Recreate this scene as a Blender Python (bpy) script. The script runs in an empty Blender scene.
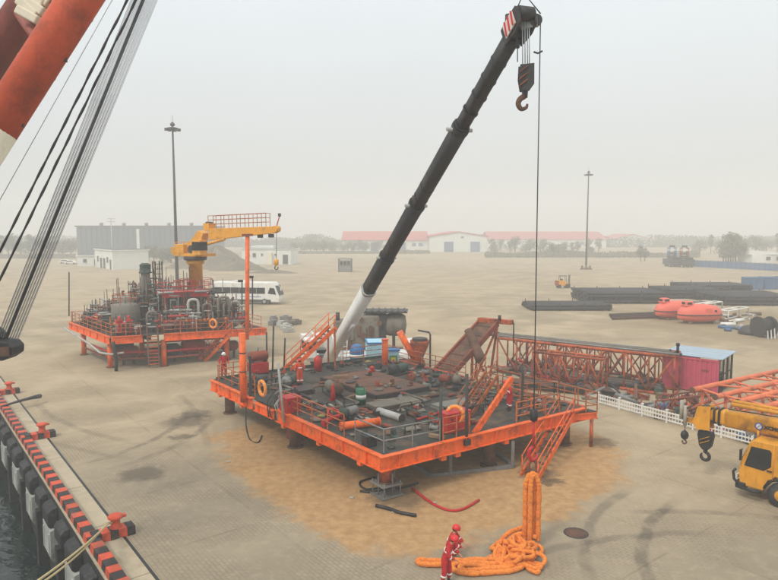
import bpy, bmesh, math, random
from mathutils import Vector, Matrix
random.seed(7)
sc = bpy.context.scene
col = sc.collection
R = math.radians

# ---------------------------------------------------------------- camera
CAM_H, F_PX, HOR = 12.3, 640.0, 231.0
PITCH = math.atan((290 - HOR) / F_PX)
cd = bpy.data.cameras.new('camera'); cam = bpy.data.objects.new('camera', cd); col.objects.link(cam)
cam.location = (0, 0, CAM_H); cam.rotation_euler = (R(90) - PITCH, 0, 0)
cd.sensor_width = 36; cd.lens = 36 * F_PX / 778; cd.clip_start = 0.1; cd.clip_end = 6000
sc.camera = cam

# ---------------------------------------------------------------- sky and sun
SUN_EL, SUN_AZ = R(48), R(-140)          # high soft sun behind the haze, from behind-left
w = bpy.data.worlds.new('World'); sc.world = w; w.use_nodes = True
nt = w.node_tree; N = nt.nodes; L = nt.links
bg = N['Background']
sky = N.new('ShaderNodeTexSky'); sky.sky_type = 'NISHITA'; sky.sun_disc = False
sky.sun_elevation = SUN_EL; sky.sun_rotation = SUN_AZ; sky.dust_density = 6; sky.air_density = 1.0; sky.ozone_density = 1.0
hs = N.new('ShaderNodeHueSaturation'); hs.inputs['Saturation'].default_value = 0.12
L.new(sky.outputs[0], hs.inputs['Color'])
tc = N.new('ShaderNodeTexCoord'); sx = N.new('ShaderNodeSeparateXYZ'); L.new(tc.outputs['Generated'], sx.inputs[0])
rmp = N.new('ShaderNodeValToRGB'); L.new(sx.outputs['Z'], rmp.inputs[0])   # even overcast veil, brighter overhead
e = rmp.color_ramp.elements
e[0].position = 0.0; e[0].color = (7.4, 7.6, 7.55, 1)
e[1].position = 1.0; e[1].color = (15.0, 15.6, 15.8, 1)
m = e.new(0.32); m.color = (9.8, 10.6, 11.0, 1)
cn_ = N.new('ShaderNodeTexNoise'); cn_.inputs['Scale'].default_value = 2.2; cn_.inputs['Detail'].default_value = 5; L.new(tc.outputs['Generated'], cn_.inputs['Vector'])   # faint unevenness of the overcast
cr_ = N.new('ShaderNodeMapRange'); cr_.inputs['To Min'].default_value = 0.93; cr_.inputs['To Max'].default_value = 1.07; L.new(cn_.outputs[0], cr_.inputs[0])
cm_ = N.new('ShaderNodeMix'); cm_.data_type = 'RGBA'; cm_.blend_type = 'MULTIPLY'; cm_.inputs['Factor'].default_value = 1.0; L.new(rmp.outputs[0], cm_.inputs['A']); L.new(cr_.outputs[0], cm_.inputs['B'])
mx = N.new('ShaderNodeMix'); mx.data_type = 'RGBA'; mx.inputs['Factor'].default_value = 0.85
L.new(hs.outputs[0], mx.inputs['A']); L.new(cm_.outputs['Result'], mx.inputs['B'])
L.new(mx.outputs['Result'], bg.inputs['Color']); bg.inputs['Strength'].default_value = 0.08
sd = bpy.data.lights.new('sun', 'SUN'); sd.energy = 1.5; sd.angle = R(12); sd.color = (1, 0.95, 0.87)
sun = bpy.data.objects.new('sun', sd); col.objects.link(sun)
# light travels away from the sun position
sdir = Vector((math.sin(SUN_AZ) * math.cos(SUN_EL), math.cos(SUN_AZ) * math.cos(SUN_EL), math.sin(SUN_EL)))
sun.rotation_euler = (-sdir).to_track_quat('-Z', 'Y').to_euler()
sun.location = (0, -20, 60)
vs = sc.view_settings; vs.view_transform = 'Standard'; vs.look = 'None'; vs.gamma = 1; vs.use_curve_mapping = False
vs.exposure = 0.29
sc.render.engine = 'CYCLES'
cy = sc.cycles
cy.use_denoising = True; cy.max_bounces = 6; cy.diffuse_bounces = 3; cy.glossy_bounces = 3
cy.volume_bounces = 2; cy.transparent_max_bounces = 12; cy.sample_clamp_indirect = 4

# ---------------------------------------------------------------- pixel helpers (only to read places off the photograph)
def ray(px, py):
    a = (px - 389) / F_PX; b = (290 - py) / F_PX
    return Vector((a, math.cos(PITCH) + b * math.sin(PITCH), -math.sin(PITCH) + b * math.cos(PITCH)))
def G(px, py, z=0.0):                     # point of the level z seen at that pixel
    r = ray(px, py); t = (z - CAM_H) / r.z
    return Vector((r.x * t, r.y * t, z))
def D(px, py, Y):                         # point at depth Y seen at that pixel
    r = ray(px, py); t = Y / r.y
    return Vector((r.x * t, Y, CAM_H + r.z * t))

# ---------------------------------------------------------------- materials
def lin(c):
    return tuple(((v / 255) / 12.92 if v / 255 <= 0.04045 else ((v / 255 + 0.055) / 1.055) ** 2.4) for v in c)
MATS = {}
def mat(name, rgb, rough=0.6, metal=0.0, var=0.25, dirt=None, dirt_amt=0.35, scale=2.5, bump=0.0, rnd=0.0, spec=0.4, dscale=None, streak=0.0):
    """painted / rusty / dusty surface: fine mottling of the base colour plus blotches of dirt, some per-object variation"""
    m = bpy.data.materials.new(name); m.use_nodes = True
    nt = m.node_tree; N = nt.nodes; L = nt.links
    b = N['Principled BSDF']; b.inputs['Roughness'].default_value = rough; b.inputs['Metallic'].default_value = metal
    b.inputs['Specular IOR Level'].default_value = spec
    c = lin(rgb)
    t = N.new('ShaderNodeTexCoord')
    n1 = N.new('ShaderNodeTexNoise'); n1.inputs['Scale'].default_value = scale; n1.inputs['Detail'].default_value = 6; n1.inputs['Roughness'].default_value = 0.65
    L.new(t.outputs['Object'], n1.inputs['Vector'])
    r1 = N.new('ShaderNodeValToRGB'); L.new(n1.outputs[0], r1.inputs[0])
    r1.color_ramp.elements[0].position = 0.3; r1.color_ramp.elements[1].position = 0.72
    r1.color_ramp.elements[0].color = tuple(v * (1 - var) for v in c) + (1,)
    r1.color_ramp.elements[1].color = tuple(min(1, v * (1 + var * 0.6)) for v in c) + (1,)
    out = r1.outputs[0]
    if dirt is not None:
        n2 = N.new('ShaderNodeTexNoise'); n2.inputs['Scale'].default_value = dscale or scale * 0.45; n2.inputs['Detail'].default_value = 9; n2.inputs['Roughness'].default_value = 0.72
        L.new(t.outputs['Object'], n2.inputs['Vector'])
        r2 = N.new('ShaderNodeValToRGB'); L.new(n2.outputs[0], r2.inputs[0])
        r2.color_ramp.elements[0].position = 0.64 - dirt_amt * 0.35; r2.color_ramp.elements[1].position = 0.82 - dirt_amt * 0.35
        mx = N.new('ShaderNodeMix'); mx.data_type = 'RGBA'
        L.new(r2.outputs[0], mx.inputs['Factor']); L.new(out, mx.inputs['A']); mx.inputs['B'].default_value = lin(dirt) + (1,)
        out = mx.outputs['Result']
    if streak:                             # rain and rust runs, drawn out downwards
        mp = N.new('ShaderNodeMapping'); mp.inputs['Scale'].default_value = (5.5, 5.5, 0.55); L.new(t.outputs['Object'], mp.inputs['Vector'])
        n3 = N.new('ShaderNodeTexNoise'); n3.inputs['Scale'].default_value = 1.0; n3.inputs['Detail'].default_value = 7; n3.inputs['Roughness'].default_value = 0.7; L.new(mp.outputs[0], n3.inputs['Vector'])
        r3 = N.new('ShaderNodeValToRGB'); r3.color_ramp.elements[0].position = 0.52; r3.color_ramp.elements[1].position = 0.68; r3.color_ramp.elements[1].color = (streak, streak, streak, 1); L.new(n3.outputs[0], r3.inputs[0])
        m3 = N.new('ShaderNodeMix'); m3.data_type = 'RGBA'; L.new(r3.outputs[0], m3.inputs['Factor']); L.new(out, m3.inputs['A']); m3.inputs['B'].default_value = lin(dirt or (80, 62, 50)) + (1,)
        out = m3.outputs['Result']
    if rnd:
        oi = N.new('ShaderNodeObjectInfo'); mr = N.new('ShaderNodeMapRange'); mr.inputs['To Min'].default_value = 1 - rnd; mr.inputs['To Max'].default_value = 1 + rnd
        L.new(oi.outputs['Random'], mr.inputs[0])
        h = N.new('ShaderNodeHueSaturation'); L.new(mr.outputs[0], h.inputs['Value']); L.new(out, h.inputs['Color']); out = h.outputs[0]
    L.new(out, b.inputs['Base Color'])
    if bump:
        bp = N.new('ShaderNodeBump'); bp.inputs['Strength'].default_value = bump; bp.inputs['Distance'].default_value = 0.05
        L.new(n1.outputs[0], bp.inputs['Height']); L.new(bp.outputs[0], b.inputs['Normal'])
    MATS[name] = m
    return m
M = MATS
RUST, DUST, GRIME = (92, 55, 38), (160, 145, 120), (52, 46, 40)
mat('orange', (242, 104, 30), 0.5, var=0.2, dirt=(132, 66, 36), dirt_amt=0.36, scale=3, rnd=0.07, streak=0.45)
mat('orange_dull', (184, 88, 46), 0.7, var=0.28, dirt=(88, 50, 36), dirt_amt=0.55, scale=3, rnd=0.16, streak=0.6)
mat('orange_rail', (186, 102, 54), 0.6, var=0.3, dirt=RUST, dirt_amt=0.45, scale=4, rnd=0.15)
mat('salmon', (216, 116, 76), 0.6, var=0.2, dirt=(140, 80, 60), dirt_amt=0.35, scale=2, rnd=0.06)
mat('red', (186, 34, 32), 0.5, var=0.2, dirt=(90, 40, 34), dirt_amt=0.3, scale=4, rnd=0.1)
mat('crimson', (194, 78, 100), 0.6, var=0.15, dirt=(150, 80, 80), dirt_amt=0.3, scale=1.2)
mat('rust_red', (140, 68, 48), 0.8, var=0.3, dirt=(84, 56, 44), dirt_amt=0.5, scale=2, rnd=0.12)
mat('rust_brown', (112, 78, 60), 0.8, var=0.35, dirt=(72, 56, 48), dirt_amt=0.45, scale=2.5, rnd=0.15)
mat('yellow', (218, 150, 38), 0.45, var=0.14, dirt=(120, 86, 44), dirt_amt=0.32, scale=2, rnd=0.03, streak=0.35)
mat('yellow_crane', (228, 158, 40), 0.5, var=0.14, dirt=(150, 105, 50), dirt_amt=0.3, scale=2)
mat('deck', (58, 58, 53), 0.8, var=0.4, dirt=(98, 76, 58), dirt_amt=0.42, scale=1.6, bump=0.2, rnd=0.14)
mat('deck_hatch', (112, 74, 56), 0.85, var=0.35, dirt=(82, 70, 62), dirt_amt=0.5, scale=1.5, bump=0.2)
mat('green_edge', (60, 78, 70), 0.7, var=0.3, dirt=RUST, dirt_amt=0.35, scale=2)
mat('dark_steel', (58, 58, 58), 0.6, 0.1, var=0.3, dirt=RUST, dirt_amt=0.3, scale=4, rnd=0.15)
mat('black', (34, 34, 35), 0.55, var=0.3, dirt=(70, 66, 60), dirt_amt=0.25, scale=3, rnd=0.1)
mat('rubber', (40, 41, 43), 0.75, var=0.3, dirt=(84, 80, 74), dirt_amt=0.3, scale=3, rnd=0.1, bump=0.2)
mat('boom_black', (38, 37, 38), 0.5, var=0.22, dirt=(70, 66, 62), dirt_amt=0.25, scale=1.2)
mat('grey_steel', (128, 128, 124), 0.55, 0.15, var=0.25, dirt=(104, 88, 72), dirt_amt=0.35, scale=3, rnd=0.15)
mat('grey_dusty', (122, 114, 102), 0.85, var=0.3, dirt=(92, 78, 66), dirt_amt=0.45, scale=1.5, bump=0.2, rnd=0.1)
mat('tank_grey', (120, 116, 106), 0.6, streak=0.5, var=0.22, dirt=(104, 90, 76), dirt_amt=0.4, scale=1.3, rnd=0.08)
mat('pale_grey', (176, 176, 170), 0.55, var=0.15, dirt=(128, 120, 108), dirt_amt=0.35, scale=2, rnd=0.08)
mat('white', (222, 220, 214), 0.45, var=0.08, dirt=(170, 162, 148), dirt_amt=0.3, scale=2, rnd=0.05)
mat('cream', (226, 218, 194), 0.8, streak=0.25, var=0.08, dirt=(190, 178, 150), dirt_amt=0.3, scale=0.3)
mat('wall_white', (220, 222, 216), 0.8, streak=0.25, var=0.08, dirt=(180, 176, 164), dirt_amt=0.3, scale=0.3)
mat('warehouse_grey', (86, 97, 110), 0.7, var=0.1, dirt=(96, 100, 104), dirt_amt=0.4, scale=0.2, rnd=0.07)
mat('roof_red', (184, 92, 88), 0.7, var=0.12, dirt=(160, 92, 86), dirt_amt=0.3, scale=0.2)
mat('roof_dark', (84, 84, 84), 0.8, var=0.2, scale=0.5)
mat('glass_dark', (16, 20, 25), 0.35, var=0.15, scale=0.6, spec=0.25)
mat('glass_cab', (24, 30, 34), 0.06, var=0.2, scale=1.5, spec=0.7)
mat('blue', (44, 108, 164), 0.5, var=0.15, dirt=(80, 100, 120), dirt_amt=0.3, scale=2, rnd=0.08)
mat('blue_dull', (72, 104, 142), 0.7, var=0.15, dirt=(96, 110, 124), dirt_amt=0.35, scale=0.4, rnd=0.1)
mat('pale_blue', (156, 200, 214), 0.55, var=0.1, dirt=(150, 160, 160), dirt_amt=0.3, scale=2)
mat('roof_blue', (156, 172, 186), 0.5, var=0.12, dirt=(150, 150, 150), dirt_amt=0.35, scale=1)
mat('green_drum', (26, 104, 66), 0.45, var=0.15, dirt=(60, 80, 60), dirt_amt=0.25, scale=4)
mat('green_kit', (58, 76, 66), 0.65, var=0.25, dirt=(80, 74, 62), dirt_amt=0.35, scale=3, rnd=0.15)
mat('lifeboat', (226, 104, 84), 0.5, var=0.1, dirt=(180, 90, 70), dirt_amt=0.25, scale=1, rnd=0.03)
mat('pipe_black', (44, 42, 44), 0.7, var=0.2, dirt=(74, 64, 58), dirt_amt=0.3, scale=1, rnd=0.25)
mat('sling', (242, 138, 54), 0.85, var=0.3, dirt=(196, 96, 38), dirt_amt=0.38, scale=13, bump=1.0, dscale=5)
mat('buoy', (240, 138, 40), 0.6, var=0.12, dirt=(190, 110, 50), dirt_amt=0.2, scale=5)
mat('rope_pale', (196, 178, 132), 0.9, var=0.3, scale=20, bump=0.4)
mat('wire', (64, 66, 70), 0.5, 0.3, var=0.2, scale=10)
mat('wire_pale', (190, 193, 195), 0.5, 0.3, var=0.2, scale=10)
mat('hull_red', (218, 92, 56), 0.5, streak=0.3, var=0.14, dirt=(150, 72, 50), dirt_amt=0.4, scale=0.9, rnd=0.03)
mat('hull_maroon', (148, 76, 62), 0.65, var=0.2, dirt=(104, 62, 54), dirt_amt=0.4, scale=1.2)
mat('concrete', (176, 162, 138), 0.9, var=0.14, dirt=(150, 134, 108), dirt_amt=0.45, scale=1.1, bump=0.15)
mat('concrete_wall', (172, 172, 164), 0.9, var=0.2, dirt=(110, 106, 96), dirt_amt=0.5, scale=0.8, bump=0.2)
mat('concrete_shaded', (40, 42, 40), 0.8, var=0.3, dirt=(64, 60, 54), dirt_amt=0.3, scale=0.8)  # near-black colour stands in for the shaded void between the pale panels
mat('kerb_orange', (206, 80, 50), 0.7, var=0.2, dirt=(140, 84, 64), dirt_amt=0.48, scale=3, rnd=0.08)
mat('kerb_black', (46, 42, 42), 0.7, var=0.25, dirt=(98, 84, 74), dirt_amt=0.3, scale=3, rnd=0.1)
mat('timber', (132, 108, 82), 0.85, var=0.3, dirt=(90, 74, 60), dirt_amt=0.4, scale=3, rnd=0.2)
mat('cloth_white', (164, 158, 144), 0.9, var=0.15, dirt=(150, 140, 120), dirt_amt=0.35, scale=4, rnd=0.1)
mat('cloth_yellow', (150, 138, 78), 0.9, var=0.2, dirt=(140, 124, 84), dirt_amt=0.35, scale=4, rnd=0.15)
mat('coverall_red', (190, 36, 40), 0.9, var=0.3, scale=7, bump=1.0)
mat('coverall_orange', (220, 74, 38), 0.9, var=0.3, scale=7, bump=1.0)
mat('coverall_navy', (44, 48, 60), 0.85, var=0.16, scale=9, bump=0.3)
mat('skin', (176, 124, 96), 0.6, var=0.08, scale=6)
mat('boot', (30, 27, 25), 0.7, var=0.2, scale=6)
mat('helmet_red', (206, 40, 40), 0.35, var=0.05, scale=4)
mat('helmet_white', (226, 226, 222), 0.35, var=0.05, scale=4)
mat('band', (226, 226, 222), 0.5, var=0.05, scale=6)
mat('bark', (74, 62, 52), 0.9, var=0.3, scale=4)
mat('leaf_hazed', (92, 98, 78), 0.8, var=0.35, scale=1.2, rnd=0.15)  # paled and greyed: part of the distance haze is put into the colour
mat('leaf_dry_hazed', (118, 114, 92), 0.8, var=0.35, scale=1.2, rnd=0.15)  # dry foliage, its colour also paled to add to the haze
mat('earth', (120, 108, 92), 0.95, var=0.25, dirt=(98, 92, 78), dirt_amt=0.5, scale=0.4, bump=0.3)
mat('sand_heap', (176, 136, 88), 0.95, var=0.16, dirt=(150, 118, 82), dirt_amt=0.4, scale=1.2, bump=0.3)
mat('lamp_glass', (200, 200, 196), 0.3, var=0.05, scale=5)
mat('headlight', (214, 218, 220), 0.15, var=0.03, scale=5)
mat('sticker_red', (200, 44, 44), 0.5, var=0.05, scale=5)
mat('sticker_blue', (50, 76, 150), 0.5, var=0.05, scale=5)
mat('sticker_green', (70, 140, 70), 0.5, var=0.05, scale=5)
mat('sticker_yellow', (226, 196, 60), 0.5, var=0.05, scale=5)

# ---------------------------------------------------------------- mesh builder
class MB:
    def __init__(s): s.v = []; s.f = []; s.sm = []
    def add(s, vs, fs, smooth=False):
        o = len(s.v); s.v += [Vector(v) for v in vs]
        for i, f in enumerate(fs):
            s.f.append([k + o for k in f]); s.sm.append(smooth if not isinstance(smooth, list) else smooth[i])
        return s
    def hexa(s, p):                       # 8 corners: bottom loop 0-3, top loop 4-7
        return s.add(p, [(3, 2, 1, 0), (4, 5, 6, 7), (0, 1, 5, 4), (1, 2, 6, 5), (2, 3, 7, 6), (3, 0, 4, 7)])
    def box(s, c, size, rz=0.0, rot=None, taper=1.0):
        c = Vector(c); x, y, z = size[0] / 2, size[1] / 2, size[2] / 2
        m = rot if rot is not None else Matrix.Rotation(rz, 3, 'Z')
        P = [(-x, -y, -z), (x, -y, -z), (x, y, -z), (-x, y, -z), (-x * taper, -y * taper, z), (x * taper, -y * taper, z), (x * taper, y * taper, z), (-x * taper, y * taper, z)]
        return s.hexa([c + m @ Vector(p) for p in P])
    def beam(s, a, b, w, h, up=(0, 0, 1)):
        a = Vector(a); b = Vector(b); d = (b - a)
        if d.length < 1e-6: return s
        d.normalize(); up = Vector(up)
        if abs(d.dot(up)) > 0.98: up = Vector((1, 0, 0)) if abs(d.x) < 0.9 else Vector((0, 1, 0))
        x = d.cross(up).normalized(); y = x.cross(d).normalized()
        q = [(-x * w - y * h) / 2, (x * w - y * h) / 2, (x * w + y * h) / 2, (-x * w + y * h) / 2]
        return s.hexa([a + k for k in q] + [b + k for k in q])
    def ibeam(s, a, b, h, w, t=0.03):
        a = Vector(a); b = Vector(b); u = Vector((0, 0, 1))
        s.beam(a, b, t, h - 2 * t); s.beam(a + u * (h / 2 - t / 2), b + u * (h / 2 - t / 2), w, t); s.beam(a - u * (h / 2 - t / 2), b - u * (h / 2 - t / 2), w, t)
        return s
    def ring_frame(s, d):
        d = Vector(d).normalized(); up = Vector((0, 0, 1)) if abs(d.z) < 0.95 else Vector((1, 0, 0))
        x = d.cross(up).normalized(); return x, x.cross(d).normalized()
    def tube(s, a, b, r, n=8, r2=None, caps=True):
        a = Vector(a); b = Vector(b); r2 = r if r2 is None else r2
        x, y = s.ring_frame(b - a)
        vs = []
        for p, rr in ((a, r), (b, r2)):
            vs += [p + (x * math.cos(2 * math.pi * k / n) + y * math.sin(2 * math.pi * k / n)) * rr for k in range(n)]
        fs = [(k, (k + 1) % n, n + (k + 1) % n, n + k) for k in range(n)]; sm = [True] * n
        if caps: fs += [tuple(range(n - 1, -1, -1)), tuple(range(n, 2 * n))]; sm += [False, False]
        return s.add(vs, fs, sm)
    def path(s, pts, r, n=6, closed=False, caps=True):
        pts = [Vector(p) for p in pts]; k = len(pts); vs = []; X = None
        rad = r if isinstance(r, (list, tuple)) else [r] * k
        for i, p in enumerate(pts):
            a = pts[(i - 1) % k] if (closed or i > 0) else p; b = pts[(i + 1) % k] if (closed or i < k - 1) else p
            d = (b - a)
            if d.length < 1e-7: d = Vector((0, 0, 1))
            d.normalize()
            if X is None: X, _ = s.ring_frame(d)
            X = (X - d * X.dot(d))
            if X.length < 1e-4: X, _ = s.ring_frame(d)
            X.normalize(); Y = d.cross(X)
            vs += [p + (X * math.cos(2 * math.pi * j / n) + Y * math.sin(2 * math.pi * j / n)) * rad[i] for j in range(n)]
        fs = []
        for i in range(k if closed else k - 1):
            i2 = (i + 1) % k
            fs += [(i * n + j, i * n + (j + 1) % n, i2 * n + (j + 1) % n, i2 * n + j) for j in range(n)]
        sm = [True] * len(fs)
        if caps and not closed: fs += [tuple(range(n - 1, -1, -1)), tuple(range((k - 1) * n, k * n))]; sm += [False, False]
        return s.add(vs, fs, sm)
    def lathe(s, prof, o, d=(0, 0, 1), n=16, smooth=True):   # prof: (radius, height) pairs along d
        o = Vector(o); d = Vector(d).normalized(); x, y = s.ring_frame(d); vs = []; fs = []
        for r, h in prof:
            vs += [o + d * h + (x * math.cos(2 * math.pi * k / n) + y * math.sin(2 * math.pi * k / n)) * r for k in range(n)]
        for i in range(len(prof) - 1):
            fs += [(i * n + k, i * n + (k + 1) % n, (i + 1) * n + (k + 1) % n, (i + 1) * n + k) for k in range(n)]
        sm = [smooth] * len(fs)
        fs += [tuple(range(n - 1, -1, -1)), tuple(range((len(prof) - 1) * n, len(prof) * n))]; sm += [False, False]
        return s.add(vs, fs, sm)
    def torus(s, c, R_, r, normal, n=24, k=8, a0=0, a1=2 * math.pi):
        c = Vector(c); x, y = s.ring_frame(normal)
        full = abs(a1 - a0 - 2 * math.pi) < 1e-4
        pts = [c + (x * math.cos(a0 + (a1 - a0) * i / n) + y * math.sin(a0 + (a1 - a0) * i / n)) * R_ for i in range(n if full else n + 1)]
        return s.path(pts, r, k, closed=full)
    def prism(s, poly, thick, o, x, y):    # outline poly in the (x, y) plane at o, thickness along x cross y
        o = Vector(o); x = Vector(x); y = Vector(y); nz = x.cross(y).normalized() * thick; n = len(poly)
        vs = [o + x * p[0] + y * p[1] for p in poly] + [o + x * p[0] + y * p[1] + nz for p in poly]
        return s.add(vs, [tuple(range(n - 1, -1, -1)), tuple(range(n, 2 * n))] + [(k, (k + 1) % n, n + (k + 1) % n, n + k) for k in range(n)])
    def sphere(s, c, r, n=12, m=8, sc_=(1, 1, 1), z0=-1.0):
        c = Vector(c); prof = []
        a0 = math.asin(max(-1, z0))
        for i in range(m + 1):
            a = a0 + (math.pi / 2 - a0) * i / m; prof.append((max(math.cos(a), 0.001), math.sin(a)))
        vs = []; fs = []
        for rr, h in prof: vs += [c + Vector((rr * math.cos(2 * math.pi * k / n) * r * sc_[0], rr * math.sin(2 * math.pi * k / n) * r * sc_[1], h * r * sc_[2])) for k in range(n)]
        for i in range(m): fs += [(i * n + k, i * n + (k + 1) % n, (i + 1) * n + (k + 1) % n, (i + 1) * n + k) for k in range(n)]
        sm = [True] * len(fs); fs.append(tuple(range(n - 1, -1, -1))); sm.append(False)
        return s.add(vs, fs, sm)
    def mesh(s, name, off=Vector((0, 0, 0))):
        me = bpy.data.meshes.new(name); me.from_pydata([v - off for v in s.v], [], s.f)
        me.polygons.foreach_set('use_smooth', s.sm); me.update(); return me
    def obj(s, name, m, parent=None, bevel=0):
        """one mesh object; world coordinates are brought into the frame of its thing"""
        if parent is None:
            lo = [min(v[i] for v in s.v) for i in range(3)]; hi = [max(v[i] for v in s.v) for i in range(3)]
            off = Vector(((lo[0] + hi[0]) / 2, (lo[1] + hi[1]) / 2, lo[2]))
        else: off = OFF[parent.name]
        me = s.mesh(name, off); me.materials.append(M[m] if isinstance(m, str) else m)
        o = bpy.data.objects.new(name, me); col.objects.link(o)
        if parent is None: o.location = off
        else: o.parent = parent
        OFF[o.name] = off
        if bevel:
            bv = o.modifiers.new('bevel', 'BEVEL'); bv.width = bevel; bv.segments = 2; bv.limit_method = 'ANGLE'
        return o
OFF = {}
def tag(o, label, cat, group=None):
    o['label'] = label; o['category'] = cat
    if group: o['group'] = group
    return o
def thing(name, label, cat, loc=(0, 0, 0), group=None, local=False):
    """Empty at the base of a thing. local: parts are built round the origin (for copies), else in world coordinates"""
    o = bpy.data.objects.new(name, None); col.objects.link(o); o.empty_display_size = 0.3
    o.location = loc; OFF[o.name] = Vector((0, 0, 0)) if local else Vector(loc)
    return tag(o, label, cat, group)
def struct(o): o['kind'] = 'structure'; return o
def stuff(o): o['kind'] = 'stuff'; return o
def copy_tree(o, parent=None):
    c = o.copy(); col.objects.link(c); c.parent = parent
    for ch in [k for k in ALL_CHILDREN(o)]: copy_tree(ch, c)
    return c
def ALL_CHILDREN(o): return o.children
def place_copy(root, loc, rz, label=None, group=None):
    c = copy_tree(root); c.location = loc; c.rotation_euler = (0, 0, rz)
    if label: c['label'] = label
    if group: c['group'] = group
    return c
def lerp(a, b, t): return Vector(a) * (1 - t) + Vector(b) * t
def bez(p0, p1, p2, n): return [(Vector(p0) * (1 - t) ** 2 + Vector(p1) * 2 * t * (1 - t) + Vector(p2) * t * t) for t in [i / n for i in range(n + 1)]]
def catmull(P, n, closed=False):
    P = [Vector(p) for p in P]; k = len(P); out = []
    for i in range(k if closed else k - 1):
        g = lambda j: P[j % k] if closed else P[max(0, min(k - 1, j))]
        a, b, c, d = g(i - 1), g(i), g(i + 1), g(i + 2)
        for q in range(n):
            t = q / n
            out.append(0.5 * ((2 * b) + (c - a) * t + (2 * a - 5 * b + 4 * c - d) * t * t + (3 * b - a - 3 * c + d) * t ** 3))
    if not closed: out.append(P[-1])
    return out
# ================================================================ SETTING
QO = Vector((-9.27, 21.61, 0)); QT = Vector((-0.615, 0.788, 0)).normalized(); QN = Vector((QT.y, -QT.x, 0))
def Q(t, n, z=0.0): return QO + QT * t + QN * n + Vector((0, 0, z))
# platform frame of the near deck: near corner, unit vectors along its two near edges
P1Z = 2.2
PA = G(383, 456, P1Z); PB = G(213, 380, P1Z); PC = G(586, 407, P1Z)
PA.z = PB.z = PC.z = 0
U1 = (PC - PA).normalized(); V1 = (PB - PA).normalized(); UL = (PC - PA).length; VL = (PB - PA).length
def P1(a, b, z=P1Z): return PA + U1 * a + V1 * b + Vector((0, 0, z))

class NT:                                   # small node-graph writer
    def __init__(s, m): s.nt = m.node_tree; s.N = s.nt.nodes; s.L = s.nt.links
    def set(s, inp, v):
        if hasattr(v, 'is_output') or isinstance(v, bpy.types.NodeSocket): s.L.new(v, inp)
        else: inp.default_value = v
    def math(s, op, a, b=0.0, clamp=False):
        n = s.N.new('ShaderNodeMath'); n.operation = op; n.use_clamp = clamp; s.set(n.inputs[0], a); s.set(n.inputs[1], b); return n.outputs[0]
    def noise(s, vec, scale, detail=5, rough=0.6, dist=0.0):
        n = s.N.new('ShaderNodeTexNoise'); s.L.new(vec, n.inputs['Vector']); n.inputs['Scale'].default_value = scale
        n.inputs['Detail'].default_value = detail; n.inputs['Roughness'].default_value = rough; n.inputs['Distortion'].default_value = dist; return n.outputs[0]
    def rng(s, v, a, b, c=0.0, d=1.0):
        n = s.N.new('ShaderNodeMapRange'); n.interpolation_type = 'SMOOTHSTEP'; s.set(n.inputs['Value'], v)
        for k, x in zip(('From Min', 'From Max', 'To Min', 'To Max'), (a, b, c, d)): n.inputs[k].default_value = x
        return n.outputs[0]
    def mix(s, f, a, b, mode='MIX'):
        n = s.N.new('ShaderNodeMix'); n.data_type = 'RGBA'; n.blend_type = mode; s.set(n.inputs['Factor'], f)
        s.set(n.inputs['A'], a if not isinstance(a, tuple) else (a + (1,))[:4]); s.set(n.inputs['B'], b if not isinstance(b, tuple) else (b + (1,))[:4]); return n.outputs['Result']
    def dot(s, vec, o, d):                  # (vec - o) . d
        n = s.N.new('ShaderNodeVectorMath'); n.operation = 'DOT_PRODUCT'; s.L.new(vec, n.inputs[0]); n.inputs[1].default_value = d
        return s.math('SUBTRACT', n.outputs['Value'], Vector(o).dot(Vector(d)))
    def dist(s, vec, o):
        n = s.N.new('ShaderNodeVectorMath'); n.operation = 'DISTANCE'; s.L.new(vec, n.inputs[0]); n.inputs[1].default_value = o; return n.outputs['Value']

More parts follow.
